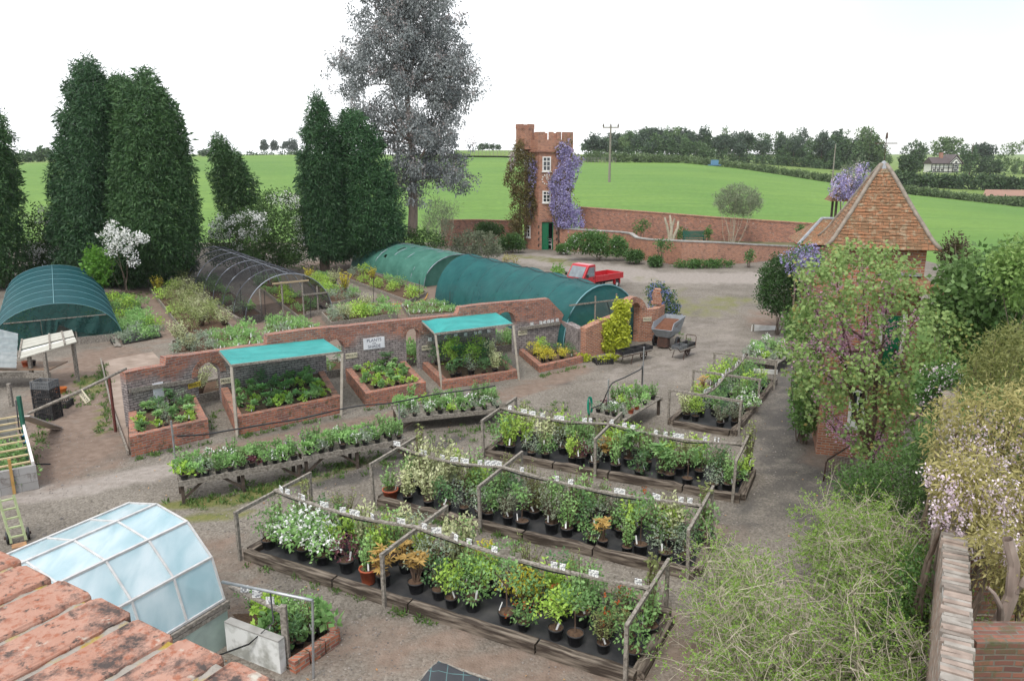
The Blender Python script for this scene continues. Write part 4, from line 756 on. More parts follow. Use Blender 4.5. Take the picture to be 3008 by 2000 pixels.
def fontmesh(body, size):
    cu = bpy.data.curves.new('letters', 'FONT'); cu.body = body; cu.size = size; cu.align_x = 'CENTER'; cu.align_y = 'CENTER'; cu.extrude = .002; cu.space_line = .8
    ob = bpy.data.objects.new('letters', cu); col.objects.link(ob); dg = bpy.context.evaluated_depsgraph_get(); me = bpy.data.meshes.new_from_object(ob.evaluated_get(dg)); bpy.data.objects.remove(ob); return me
M['sign_white'] = plain('white sign board', (.72, .73, .76), (.62, .63, .66), rough=.4, scale=2); M['sign_cream'] = plain('cream sign board', (.62, .57, .42), (.52, .47, .34), rough=.5, scale=3); M['sign_yellow'] = plain('yellow sign board', (.60, .45, .05), (.5, .38, .05), rough=.5)
M['ink'] = plain('black lettering', (.02, .02, .022)); M['ink_blue'] = plain('dark blue lettering', (.02, .022, .06))
def sign(label, c, n, W, h, lines, board, ink, tilt=0., name='sign', cat='sign', up=Z):
    n = Vector(n).normalized(); x = Vector(up).cross(n).normalized(); y = n.cross(x)
    T_ = thing(name, label, cat, c); T_.rotation_euler = (Matrix((x, y, n)).transposed().to_4x4() @ Matrix.Rotation(tilt, 4, 'Z')).to_euler()
    MB().box((0, 0, 0), (W, h, .02)).build('board', board, T_, bevel=.004)
    for s_, yy, sz in lines:
        me = fontmesh(s_, sz); o_ = link('lettering', me, ink, T_); o_.location = (0, yy, .0125)
        wd = max(v.co.x for v in me.vertices)-min(v.co.x for v in me.vertices)
        if wd > W*.9: o_.scale = (W*.9/wd, 1, 1)
    return T_
def onwall(ln, X, Y, o=.02):
    u, z = ln.hit(X, Y); p, d = ln.pos(u); return ln.out(u, o, z), Vector((d.y, -d.x, 0))
c, n = onwall(SW, 861, 790); sign('large white sign reading PLANTS FOR SHADE on the arched brick wall', c, n, .86, .44, [('PLANTS', .12, .17), ('FOR', 0, .08), ('SHADE', -.12, .17)], M['sign_white'], M['ink_blue'])
for X, Y, lab, bd in ((523, 876, 'cream PRIVATE sign right of the first arch, behind the left canopy pole', 'sign_cream'), (809, 818.5, 'cream PRIVATE sign right of the second arch, near the large white sign', 'sign_cream'), (983, 800, 'cream PRIVATE sign right of the third arch under the torn canopy', 'sign_cream'), (1203, 766, 'cream PRIVATE sign right of the fourth arch below the highest wall', 'sign_cream'), (447, 886, 'yellow PRIVATE sign left of the first arch, over the leftmost planter', 'sign_yellow')):
    c, n = onwall(SW, X, Y); sign(lab, c, n, .46, .20 if bd != 'sign_yellow' else .17, [('PRIVATE', 0, .15)], M[bd], M['ink'])
c, n = onwall(SW, 364, 898); sign('small white notice sheet on the wall over the leftmost planter', c, n, .36, .5, [], M['sign_white'], M['ink'], name='notice_board', cat='notice')
def shelf(label, X0, Y0, X1, Y1, cards):
    a, n = onwall(SW, X0, Y0, .05); b, _ = onwall(SW, X1, Y1, .05); T_ = thing('plant_card_shelf', label, 'shelf', a, group='plank shelves on the shade wall'); MB().bar((0, 0, 0), b-a, .08, .13).build('plank', M['wood_grey'], T_)
    d = (b-a)
    for f in cards: q = d*f; MB().box(q+Z*.15+n*.02, (.15, .025, .14), math.atan2(d.y, d.x)).build('label_card', M['cardface'], T_)
shelf('bare grey plank fixed on the wall over the leftmost planter', 296, 899, 443, 876, [])
shelf('grey plank with plant cards on the wall under the torn canopy', 982, 790, 1134, 768, [.04, .27, .42, .57, .72, .79, .93]); shelf('grey plank with plant cards on the wall right of the fourth arch', 1197, 757, 1288, 743, [.28, .5, .6, .7, .8, .92])
# hop wall and lone brick arch
HWp = [at(1348, 824), at(1412, 808), at(1449, 795), at(1472, 787), at(1500, 785)]; e_ = at(1514, 782); HWp += [e_, e_+Vector((.45, .9, 0))]; HL = Line(HWp)
T = thing('brick_arch', 'round topped red brick arch and low wall with golden hop beside the barrows', 'arch', HWp[0]); ho = Vector(HWp[0])
tt_ = tp(HL, [(1345, 757), (1380, 742), (1413, 729), (1440, 720), (1442, 704), (1447, 693), (1455, 686), (1465, 683), (1477, 688), (1486, 700), (1491, 713), (1512, 711)]); tt_ = [(max(u, tt_[i-1][0]+.01) if i else u, z) for i, (u, z) in enumerate(tt_)]; tt_[0] = (0, tt_[0][1]); tt_.append((HL.c[-1], tt_[-1][1]))
u0, u1 = HL.hit(1449, 730)[0], HL.hit(1474, 730)[0]; zk = HL.hit(1461, 698)[1]; archwall(HL, tt_, [(u0, u1, zk-(u1-u0)/2, zk)], .34, M['brick_new'], T, ho, mat_arch=M['brick_new'])
q = at(1508, 780)+Vector((.1, .5, 0)); mb = MB()
for i in range(7): mb.box(q-ho+Vector((random.uniform(-.03, .03), 0, 1.65+i*.1)), (.45-.03*i, .4, .094), random.uniform(-.1, .1))
mb.build('broken_pillar', M['brick_new'], T)
c, n = onwall(HL, 1490, 735); sign('cream PRIVATE sign on the lone brick arch by the grey trailer', c, n, .42, .2, [('PRIVATE', 0, .14)], M['sign_cream'], M['ink'])
M['hop'] = leafmat('golden hop leaf', (.36, .42, .03), (.58, .62, .08), trans=.35, var=.05)
hy = HWp[1].y-.1
shrub('golden_hop', 'bright yellow golden hop climbing over the low wall and brick arch', 'climber', [(1345, 752), (1365, 738), (1405, 735), (1415, 715), (1413, 695), (1425, 684), (1448, 690), (1450, 720), (1447, 740), (1452, 770), (1448, 795), (1420, 812), (1395, 812), (1370, 800), (1378, 775), (1362, 758)], hy-.05, .3, 330, (M['hop'], M['twig_dark']), cr=.15, per=26, L_=.13, W_=.11, shell=.3, front=.9, droop=.5, stems=8)
shrub('golden_hop', 'trailing runner of golden hop along the foot of the low wall', 'climber', [(1318, 815), (1335, 812), (1370, 825), (1420, 812), (1440, 805), (1440, 815), (1390, 838), (1345, 832)], HWp[0].y-.5, .25, 60, (M['hop'], M['twig_dark']), cr=.1, per=20, L_=.11, W_=.09, stems=4, zmin=.02)
# planters
PL = {}
def planter(key, label, fl, fr, tl, bl, br, th=.24):
    FL, FR, BL, BR = at(*fl), at(*fr), at(*bl), at(*br); h = dp(fl[0], tl, FL.y).z; T_ = thing('brick_planter', label, 'planter', FL, group='brick planters along the shade wall'); o = FL
    pl = (BL-FL).normalized(); pr_ = (BR-FR).normalized(); BL, BR = BL-pl*.02, BR-pr_*.02; d = (FR-FL).normalized(); a, b = FL+pl*th, FR+pr_*th
    def slab(q, z0, z1, nm, mt, **k): MB().hexa([x-o+Z*z0 for x in q], [x-o+Z*z1 for x in q]).build(nm, mt, T_, **k)
    slab((FL, FR, b, a), -.1, h, 'front_wall', M['brick_moss'], jit=.006); slab((a, a+d*th, BL+d*th, BL), -.1, h-.005, 'side_wall', M['brick_moss']); slab((b-d*th, b, BR, BR-d*th), -.1, h-.02, 'side_wall', M['brick_moss'])
    MB().add([x-o+Z*(h-.09) for x in (a+d*th, b-d*th, BR-d*th, BL+d*th)], [(0, 1, 2, 3)]).build('soil', M['soil'], T_)
    PL[key] = (a+d*th, b-d*th, BR-d*th, BL+d*th, h); return T_
planter(1, 'leftmost brick planter, at the end of the wall under the bare plank', (303, 1052), (483, 1008), 1006, (301, 990), (452, 946)); planter(2, 'longest brick planter, under the flat teal canopy', (545, 1003), (786, 951), 962, (512, 929.5), (748, 886)); planter(3, 'brick planter below the PLANTS FOR SHADE sign', (844, 938), (982, 910), 906, (797, 877), (934, 857))
planter(4, 'brick planter under the torn sagging teal canopy', (1020, 897), (1192, 871), 878, (973, 851), (1140, 825)); planter(5, 'low brick planter at the right end of the wall by the golden hop', (1242, 858), (1343, 835), 843, (1195, 817.5), (1310, 808))
# canopies
def canopy(label, bl, fl, fr, br, p1, p2, sag, mat, tear=False):
    G1, G2 = at(*p1), at(*p2); a, b = dp(*fl, G1.y), dp(*fr, G2.y); c1 = SW.hit(*bl); c2 = SW.hit(*br); c_, d_ = SW.out(c1[0], .05, c1[1]), SW.out(c2[0], .05, c2[1]); o = G1; T_ = thing('shade_canopy', label, 'canopy', o, group='teal shade canopies on the brick wall')
    rows = []
    for i in range(15):
        v = i/14; row = []
        for j in range(25):
            u = j/24; p = (c_.lerp(d_, u)).lerp(a.lerp(b, u), v); s_ = sag*math.sin(math.pi*min(1, abs((u*2) % 1)))*math.sin(math.pi*v)
            if tear: s_ += .32*math.exp(-((u-.12)/.1)**2)*math.sin(math.pi*min(1, v*1.15)); s_ += .03*math.sin(22*u+9*v)*max(0, 1-u*2.2)
            row.append(p-o-Z*(s_-.03))
        rows.append(row)
    MB().grid(rows).build('net_roof', mat, T_, smooth=True)
    MB().bar(a-o, b-o, .05, .07).build('front_beam', M['wood_grey'], T_); MB().bar(c_.lerp(d_, .5)-o-Z*.02, a.lerp(b, .5)-o-Z*.02, .06, .06).build('middle_beam', M['wood_grey'], T_)
    MB().bar(c_-o-Z*.03, a-o-Z*.03, .05, .05).build('side_beam', M['wood_grey'], T_); MB().bar(d_-o-Z*.03, b-o-Z*.03, .05, .05).build('side_beam', M['wood_grey'], T_)
    for g, q in ((G1, a), (G2, b)): MB().bar(g-o, q-o-Z*.04, .08, .08, up=(1, 0, 0)).build('pole', plain('pale pole', (.42, .38, .32), (.30, .27, .22), scale=5), T_)
M['canopy'] = netmat('teal shade cloth', (.035, .33, .32), .95, (.085, .50, .47), scale=1.6); 
canopy('flat teal shade canopy on two poles over the longest planter', (504, 808), (533, 842), (788, 811), (743, 781), (547, 1004), (786, 956), .05, M['canopy'])
canopy('torn and sagging teal shade canopy on two poles, right of the white sign', (970, 739), (1003, 769), (1182, 747), (1141, 721), (1018, 894), (1195, 873), .07, M['canopy'], True)
# ================================================================ NET TUNNELS
def tunnel(label, bc, fc, h, hw, nh, net, hoopm, sag=0., endn=None, board=.0, hoop_r=.025, wav=0., tears=(), boards=True, ridge=None, hk=.998):
    b, f = at(*bc, h), at(*fc, h); b.z = f.z = 0; d = (f-b); L_ = d.length; d.normalize(); nr = Vector((d.y, -d.x, 0))
    if nr.x < 0: nr = -nr
    T_ = thing('net_tunnel', label, 'polytunnel', b); NS = nh*6
    def P(s, th, k=1.): return d*s+nr*(-hw*k*math.cos(th))+Z*(board+(h-board)*k*math.sin(th)**.92)
    rows = []
    for i in range(NS+1):
        s = L_*i/NS; fr = (i % 6)/6; row = []
        for j in range(25):
            th = math.pi*j/24; k = 1.008-sag*math.sin(math.pi*fr)*(.35+.65*math.sin(th)); q = P(s, max(1e-4, min(math.pi-1e-4, th)), k)
            if wav: q += Vector((random.uniform(-wav, wav), random.uniform(-wav, wav), random.uniform(-wav, wav)))*.5
            row.append(q)
        rows.append(row)
    mb = MB().grid(rows)
    for i, j in tears: mb.f[i*24+j] = None
    k_ = [x for x in range(len(mb.f)) if mb.f[x] is not None]; mb.f = [mb.f[x] for x in k_]; mb.m = [0]*len(k_)
    mb.build('net_cover', net, T_, smooth=True)
    for i in range(nh+1): MB().tube([P(L_*i/nh, max(1e-3, math.pi*j/20), hk) for j in range(21)], hoop_r, 6).build('hoop', hoopm, T_, smooth=True)
    MB().tube([P(L_*i/40, math.pi/2, 1.02-sag*math.sin(math.pi*((i*nh/40) % 1))) for i in range(41)], .018, 5).build('ridge_wire', ridge or hoopm, T_)
    if boards:
        for sd in (-1, 1): MB().bar(nr*sd*(hw+.03)+Z*max(.12, board)/2, nr*sd*(hw+.03)+d*L_+Z*max(.12, board)/2, .05, max(.24, board+.04)).build('side_board', M['wood_grey'], T_)
    return T_, (lambda s, x, z: d*s+nr*x+Z*z), L_, b, d, nr
M['net_teal'] = netmat('dark teal net', (.014, .085, .10), .9, (.02, .115, .13)); M['net_green'] = netmat('faded green net', (.04, .17, .13), .93, (.14, .34, .27), scale=1.5); M['net_blue'] = netmat('blue green net', (.012, .10, .11), .80, (.035, .18, .175), scale=1.3); M['net_black'] = netmat('black insect net', (.018, .018, .024), .49, (.03, .03, .036)); M['net_dark'] = netmat('end curtain net', (.02, .075, .07), .82, (.035, .11, .10))
M['hoop_pale'] = plain('pale hoop', (.13, .28, .31), rough=.4); M['hoop_grey'] = plain('grey steel hoop', (.32, .35, .40), (.25, .27, .31), rough=.4, metal=.4)
def endwall(T_, P, s, hw, h, x0, x1, mat, z0=0., zcap=9., board=0., name='end_net', n=12, wave=0.):
    rows = [[], []]
    for i in range(n+1):
        x = x0+(x1-x0)*i/n; zt_ = board+(h-board)*max(0, 1-(x/hw)**2)**.46; rows[0].append(P(s+wave*math.sin(i*1.9), x, z0)); rows[1].append(P(s+wave*math.sin(i*1.9+.6), x, max(z0, min(zcap, zt_))))
    MB().grid(rows).build(name, mat, T_, smooth=True)
T1, P1, L1, b1, d1, n1 = tunnel('dark teal net tunnel with draped end curtains at the far left', (120, 611.6), (124.5, 700), 1.95, 2.55, 7, M['net_teal'], M['hoop_pale'], board=.12, hoop_r=.012, hk=1.012)
endwall(T1, P1, L1, 2.55, 1.95, -2.5, 2.5, M['net_dark'], z0=1.25, board=.1); endwall(T1, P1, L1, 2.55, 1.95, -2.52, -.6, M['net_dark'], z0=0, zcap=1.25, board=.1, wave=.03); endwall(T1, P1, .05, 2.55, 1.95, -2.5, 2.5, M['net_dark'], board=.1)
def curtain(T_, P, s, x0, x1, zt_, zb_l, zb_r, mat):
    rows = []
    for i in range(9):
        v = i/8; rows.append([P(s+.06*math.sin(14*u+3*v)+.05, x0+(x1-x0)*u, zt_+((zb_l+(zb_r-zb_l)*u-.18*math.sin(math.pi*u))-zt_)*v) for u in np.linspace(0, 1, 13)])
    MB().grid(rows).build('curtain', mat, T_, smooth=True)
curtain(T1, P1, L1, -.6, .1, 1.27, .3, 1.0, M['net_dark']); curtain(T1, P1, L1, .1, 1.7, 1.27, 1.0, .45, M['net_dark']); endwall(T1, P1, L1-.04, 2.55, 1.95, .75, 2.5, M['net_dark'], z0=0.3, zcap=1.25, board=.1)
MB().bar(P1(L1+.02, -2.0, 1.27), P1(L1+.02, 2.0, 1.27), .04, .04).build('end_rail', M['wood_grey'], T1); MB().bar(P1(L1+.03, .7, .16), P1(L1+.03, 2.55, .16), .05, .36).build('end_board', M['wood_grey'], T1)
for x in (-.6, .72): MB().bar(P1(L1-.05, x, 0), P1(L1-.05, x, 1.25), .06, .06, up=(1, 0, 0)).build('end_post', M['wood_grey'], T1)
T2, P2, L2, b2, d2, n2_ = tunnel('see through black net tunnel with bare steel hoops', (491, 568), (662, 630), 2.4, 2.35, 7, M['net_black'], M['hoop_grey'], sag=.01, wav=.04)
for x, zt_ in ((-1.5, 1.75), (-.35, 2.0), (.75, 2.0), (1.55, 1.6)): MB().bar(P2(L2, x, 0), P2(L2, x, zt_), .09, .07, up=(1, 0, 0)).build('end_post', M['wood_grey'], T2)
MB().bar(P2(L2+.06, -.85, 1.95), P2(L2+.06, 1.1, 1.95), .05, .08).build('end_rail', plain('tan rail', (.4, .31, .19)), T2); MB().bar(P2(L2+.06, .7, 1.2), P2(L2+.06, 2.1, 1.2), .05, .08).build('end_rail', M['wood_grey'], T2)
MB().bar(P2(L2+.05, -2.3, .16), P2(L2+.05, -.4, .16), .08, .34).build('end_board', M['wood_grey'], T2); MB().bar(P2(L2+.05, .85, .14), P2(L2+.05, 2.3, .14), .08, .3).build('end_board', M['wood_grey'], T2)
endwall(T2, P2, L2+.02, 2.35, 2.4, .8, 2.3, M['net_black']); curtain(T2, P2, L2+.08, -2.5, -.45, .95, -.0, .55, M['net_black'])
T3, P3, L3, b3, d3, n3 = tunnel('old faded green net tunnel with two tears', (878, 551.5), (1054, 586), 2.0, 2.6, 6, M['net_green'], M['hoop_grey'], sag=.022, wav=.07, tears=((16, 9), (16, 8), (14, 5), (19, 10)))
endwall(T3, P3, L3-.5, 2.6, 2.0, -2.5, 2.5, M['net_green']); endwall(T3, P3, .05, 2.6, 2.0, -2.5, 2.5, M['net_green'])
T4, P4, L4, b4, d4, n4_ = tunnel('new blue green net tunnel with sagging crest behind the brick wall', (1078, 586), (1390, 656.5), 2.75, 2.2, 6, M['net_blue'], plain('dark hoop', (.012, .045, .05)), sag=.045, ridge=M['black'], hoop_r=.016, hk=1.006)
endwall(T4, P4, .03, 2.2, 2.75, -2.15, 2.15, M['net_blue']); endwall(T4, P4, L4, 2.2, 2.75, -2.15, -.45, M['net_blue']); endwall(T4, P4, L4, 2.2, 2.75, -.45, .75, M['net_blue'], z0=2.0); endwall(T4, P4, L4, 2.2, 2.75, .75, 2.15, M['net_blue'])
for x in (-.45, .75): MB().bar(P4(L4, x, 0), P4(L4, x, 2.3), .07, .07, up=(1, 0, 0)).build('end_post', M['wood_grey'], T4)
MB().bar(P4(L4+.04, -1.9, 2.02), P4(L4+.04, 1.7, 2.02), .05, .06).build('end_rail', M['wood_grey'], T4); MB().tube([P4(L4+.03, -2.2*math.cos(math.pi*j/20), 2.77*max(0, math.sin(math.pi*j/20))**.92) for j in range(21)], .03, 6).build('hoop', M['hoop_pale'], T4, smooth=True)
# ================================================================ TILED BUILDING ON THE RIGHT
F0 = at(1879, 1045); rz = R(-17); ux = Vector((math.cos(rz), math.sin(rz), 0)); uy = Vector((-math.sin(rz), math.cos(rz), 0))
er = onplane(2166, 577, F0-uy*.25, uy); BW = (er-F0).dot(ux)-.27; ez = er.z
T = thing('tiled_building', 'square brick building with steep flared tiled pyramid roof at the right', 'building', F0, rz)
ap = onplane(2044, 378, F0+uy*BW/2, uy); az_ = ap.z
mb = MB(); mb.box((BW/2, BW/2, ez/2-.05), (BW, BW, ez+.1)); mb.build('wall', M['brick_new'], T)
pr = [(0, 1), (.035, .945), (.1, .86), (.235, .74), (.4, .58), (.58, .42), (.83, .2), (1, .03)]
def rw(t_): return float(np.interp(t_, [a for a, b in pr], [b for a, b in pr]))*(BW/2+.27)
mb = MB(); NC = 26; rh = az_-ez; cxy = Vector((BW/2, BW/2, 0))
for i in range(NC):
    t0, t1 = i/NC, min(1, (i+1.25)/NC); w0, w1 = rw(t0)+.025, rw(t1)
    for a in range(4):
        c_, s_ = [(1, 0), (0, 1), (-1, 0), (0, -1)][a]; nn = Vector((s_, -c_, 0)); tt = Vector((c_, s_, 0)); n_ = 14; lo, hi, un = [], [], []
        for j in range(n_+1):
            f = -1+2*j/n_; jz = random.uniform(-.012, .012); lo.append(cxy+tt*w0*f+nn*(w0+random.uniform(-.008, .012))+Z*(ez+rh*t0+jz)); hi.append(cxy+tt*w1*f+nn*w1+Z*(ez+rh*t1)); un.append(lo[-1]-nn*.03-Z*.022)
        mb.grid([lo, hi]); mb.grid([un, lo])
ro = mb.build('roof', M['tile'], T)
MB().box((BW/2, BW/2, ez+.005), (BW+.36, BW+.36, .05)).build('eaves', M['wood_dark'], T)
for sx, sy in ((-1, -1), (1, -1), (1, 1), (-1, 1)):
    MB().tube([cxy+Vector((sx*rw(t_), sy*rw(t_), ez+rh*t_+.02)) for t_ in np.linspace(0, .99, 16)], .058, 7).build('hip_ridge', plain('grey hip mortar', (.25, .21, .17), (.16, .13, .10), scale=9, bump=.4), T, smooth=True)
MB().lathe([(.17, az_-.22), (.13, az_-.05), (.05, az_+.06), (.0, az_+.1)], cxy, 10).build('lead_cap', M['lead'], T, smooth=True)
mb = MB(); v0 = cxy+Z*az_; mb.tube([v0, v0+Z*.8], .009, 6); mb.bar(v0+Z*.55-Vector((.28, 0, 0)), v0+Z*.55+Vector((.28, 0, 0)), .02, .02); mb.bar(v0+Z*.5-Vector((0, .22, 0)), v0+Z*.5+Vector((0, .22, 0)), .02, .02); mb.prism([v0+Vector((-.03, -.01, .66)), v0+Vector((.03, -.01, .68)), v0+Vector((.02, -.01, .84)), v0+Vector((-.02, -.01, .82))], (0, .02, 0)); mb.build('weathervane', M['iron'], T)
def fl(X, Y, o=0): q = onplane(X, Y, F0, uy)-F0; return Vector((q.dot(ux), -o, q.z))
sk = fl(2120, 650).z; mb = MB()
for i in range(4):
    o0, o1 = .52-.13*i, .52-.13*(i+1)-.03; z0, z1 = sk-.22+.09*i, sk-.22+.09*(i+1)+.03; mb.add([(BW*.45, -o0, z0), (BW+o0, -o0, z0), (BW+o1, -o1, z1), (BW*.45, -o1, z1)], [(0, 1, 2, 3)]); mb.add([(BW+o0, -o0, z0), (BW+o0, BW, z0), (BW+o1, BW, z1), (BW+o1, -o1, z1)], [(0, 1, 2, 3)]); mb.add([(BW*.45, -o0, z0-.025), (BW+o0, -o0, z0-.025), (BW+o0, -o0, z0), (BW*.45, -o0, z0)], [(0, 1, 2, 3)])
mb.build('skirt_roof', M['tile'], T); MB().box((BW*.72, -.06, sk+.2), (BW*.5, .1, .07)).build('lead_flashing', M['lead'], T)
a, b = fl(2022, 868), fl(2078, 728); dx, dz = b.x-a.x, b.z-a.z; dm = MB().box(((a.x+b.x)/2, -.03, (a.z+b.z)/2), (dx, .05, dz))
for i in range(1, 5): dm.box((a.x+dx*i/5, -.06, (a.z+b.z)/2), (.02, .02, dz*.96))
dm = dm.build('door', M['green_paint'], T); MB().box((b.x-.1, -.085, a.z+dz*.45), (.05, .05, .14)).build('handle', M['iron'], dm)
for q, s_ in (((a.x-.06, -.04, (a.z+b.z)/2), (.11, .09, dz+.2)), ((b.x+.06, -.04, (a.z+b.z)/2), (.11, .09, dz+.2))): MB().box(q, s_).build('door_frame', M['white_paint'], T)
MB().box(((a.x+b.x)/2, -.1, a.z-.1), (dx+.7, .25, .14)).build('door_sill', M['wood_grey'], T)
a, b = fl(1950, 976), fl(1997, 898); f = MB(); W, h = b.x-a.x, b.z-a.z
for x, z, sx, sz in ((.04, h/2, .08, h), (W-.04, h/2, .08, h), (W/2, .06, W-.16, .12), (W/2, h-.04, W-.16, .08), (W/2, h/2, .05, h-.2)): f.box((a.x+x, -.03, a.z+z), (sx, .08, sz))
f = f.build('window', M['white_paint'], T); MB().box((a.x+W/2, -.012, a.z+h/2), (W-.05, .02, h-.05)).build('pane', M['glass_dark'], f); MB().box((a.x+W/2, -.08, a.z-.06), (W+.16, .18, .1)).build('sill', M['white_paint'], f)
# low outbuilding behind it, with the open turret
oy = 37.0; e1, e2 = dp(1838, 563, oy), dp(1915, 515, oy+1.5); T = thing('tiled_outbuilding', 'low tiled roof with an open turret behind the pyramid roofed building', 'building', (e1.x, oy, 0), R(-12)); o = Vector((e1.x, oy, 0)); mo = Matrix.Rotation(R(12), 3, 'Z')
MB().box((2.1, 1.8, e1.z/2-.06), (3.6, 3.2, e1.z-.1)).build('wall', M['brick'], T)
r0 = [Vector((0, 0, e1.z)), Vector((4.4, 0, e1.z)), Vector((4.4, 3.6, e1.z)), Vector((0, 3.6, e1.z))]; rg = [Vector((1.25, 1.8, e2.z+.25)), Vector((3.2, 1.8, e2.z+.25))]
MB().add(r0+rg, [(0, 1, 5, 4), (1, 2, 5), (2, 3, 4, 5), (3, 0, 4)]).build('roof', M['tile'], T); MB().tube([r0[0], rg[0]], .08, 6).build('hip_ridge', M['lead'], T); MB().tube([rg[0], rg[1]], .08, 6).build('ridge', M['lead'], T)
cy_ = oy+1.8; cl, cr_ = dp(1908, 462, cy_), dp(1985, 470, cy_); cz = cl.z; cc = mo @ (Vector(((cl.x+cr_.x)/2, cy_, 0))-o); hw_ = (cr_.x-cl.x)/2; zb_ = rg[0].z-.3
for sx in (-1, 1):
    for sy in (-1, 1): MB().bar(cc+Vector((sx*hw_*.6, sy*hw_*.6, zb_)), cc+Vector((sx*hw_*.6, sy*hw_*.6, cz+.02)), .1, .1, up=(1, 0, 0)).build('turret_post', M['wood_dark'], T)
tz2 = dp(1955, 395, cy_).z; mb = MB(); NCc = 12
for i in range(NCc):
    t0, t1 = i/NCc, min(1, (i+1.2)/NCc); q0, q1 = hw_*(1-t0)**1.15+.03, hw_*(1-t1)**1.15
    for a in range(4):
        c_, s_ = [(1, 0), (0, 1), (-1, 0), (0, -1)][a]; nn = Vector((s_, -c_, 0)); tt = Vector((c_, s_, 0)); mb.add([cc-tt*q0+nn*q0+Z*(cz+(tz2-cz)*t0), cc+tt*q0+nn*q0+Z*(cz+(tz2-cz)*t0), cc+tt*q1+nn*q1+Z*(cz+(tz2-cz)*t1), cc-tt*q1+nn*q1+Z*(cz+(tz2-cz)*t1)], [(0, 1, 2, 3)])
mb.build('turret_roof', M['tile'], T)
climber('wisteria', 'lilac wisteria draped over the small open turret roof', [(1905, 425), (1920, 395), (1950, 375), (1985, 365), (2010, 372), (2005, 400), (1985, 440), (1950, 455), (1915, 445)], cy_-.3, .9, 60, 16, M['grey_leaf'], .16, .05, [('wist', 120, [(1908, 425), (1925, 395), (1955, 376), (2003, 368), (2008, 390), (1985, 420), (1960, 455), (1920, 440)], 16, .45, .09, .085), ('wist_pale', 40, None, 12, .4, .08, .07)], zmin=2.)
# redbud in front of it
M['redbud'] = leafmat('heart shaped redbud leaf', (.15, .25, .065), (.30, .40, .14), trans=.35, var=.05); M['redbud_young'] = leafmat('bronze young redbud leaf', (.26, .20, .07), (.30, .32, .09), trans=.35); M['pink'] = leafmat('magenta pink blossom', (.44, .22, .32), (.66, .42, .54), trans=.2, var=.03)
gb = at(1998, 1120); T = thing('redbud_tree', 'redbud tree with round green leaves and pink blossom in front of the tiled building', 'tree', gb); off = np.array(gb); ry = gb.y-.3
RP = [(1778, 790), (1800, 770), (1835, 700), (1828, 610), (1880, 580), (1900, 560), (1960, 555), (2010, 545), (2060, 570), (2110, 600), (2130, 660), (2200, 700), (2240, 760), (2245, 800), (2200, 850), (2190, 900), (2120, 940), (2110, 1000), (2050, 1060), (1980, 1080), (1960, 1040), (1870, 980), (1830, 930), (1800, 850)]
C = clumps(RP, ry, 1.5, 800, shell=.15, inset=.1, front=.62); C = C-off
C = C[np.linalg.norm(C[:, None]-C[rng.integers(0, len(C), 22)][None], axis=2).min(1) > .27]
hol = [(1905, 1965, 770, 850), (1890, 1960, 930, 1040), (1945, 1998, 890, 965), (2020, 2075, 740, 850)]; C = np.array([c for c in C if not any(a < pixof(c+off)[0] < b and e < pixof(c+off)[1] < f and rng.random() < .72 for a, b, e, f in hol)])
lb = LB(); fill(lb, C, .24, 15, .095, .095, droop=.7, spread=.35, up=(0, -.3, 1)); fill(lb, C[::5], .3, 8, .09, .08, mi=1, droop=.3); lb.build('foliage', [M['redbud'], M['redbud_young']], T)
ls = LB(); k0 = np.array((0, 0, .9)); js = [np.array(dp(*q, ry))-off for q in ((1990, 900), (1950, 850), (2030, 800), (2055, 880))]
ls.stem([(0, 0, 0), (.02, 0, .5), k0], .11, .085, 0)
for j_ in js: limb(ls, k0, j_, .07, .045, 0, .05)
pk = LB()
for i, (X, Y) in enumerate(((1990, 600), (1930, 620), (1880, 680), (1860, 760), (1830, 810), (1840, 620), (2050, 640), (2120, 690), (2190, 760), (2150, 820), (2180, 880), (1905, 760), (2000, 700), (2080, 740), (1800, 790), (1880, 900), (1930, 700), (2030, 1000), (1900, 960))):
    q = np.array(dp(X, Y, ry+random.uniform(-1, .6)))-off; j_ = js[i % 4] if Y < 850 else k0
    n = 9; tt = np.linspace(0, 1, n)[:, None]; pts = j_+(q-j_)*tt+np.array([0, 0, -.25])*4*tt*(1-tt)*.6+rng.normal(size=(n, 3))*.02; ls.stem(pts, .035, .01, 0)
    if i not in (8, 9): tt = rng.uniform(.3, .97, 70); B_ = np.stack([np.interp(tt, np.linspace(0, 1, n), pts[:, k]) for k in range(3)], 1).repeat(5, 0); pk.leaves(B_+rng.normal(size=B_.shape)*.08, rng.normal(size=B_.shape), .06, .05)
ls.build('trunk', M['twig_dark'], T); pk.build('blossom', M['pink'], T)
# ================================================================ BARROWS, TRAILER, CRATES, TRUCK
def crate_mesh(L_, W, h, mb=None):
    mb = MB(); e = .02
    for z in (.012, h*.5, h-.015):
        for s_ in (-1, 1): mb.box((0, s_*W/2, z), (L_, e, .028 if z > .02 else .024)); mb.box((s_*(L_/2-e/2-.001), 0, z), (e, W-e-.002, .028 if z > .02 else .024))
    for sx in (-1, 1):
        for sy in (-1, 1): mb.box((sx*(L_/2+.001), sy*(W/2+.001), h/2), (.045, .045, h))
    for i in range(1, 9):
        for s_ in (-1, 1): mb.box((-L_/2+L_*i/9, s_*W/2, h/2), (.035, .014, h-.03))
    for i in range(1, 6):
        for s_ in (-1, 1): mb.box((s_*(L_/2-.01), -W/2+W*i/6, h/2), (.014, .035, h-.03))
    for i in range(7): mb.box((-L_/2+L_*(i+.5)/7, 0, .012), (.05, W-.06, .01))
    return mb
M['crate_grey'] = plain('grey plastic crate', (.10, .105, .11), (.14, .145, .15), rough=.5)
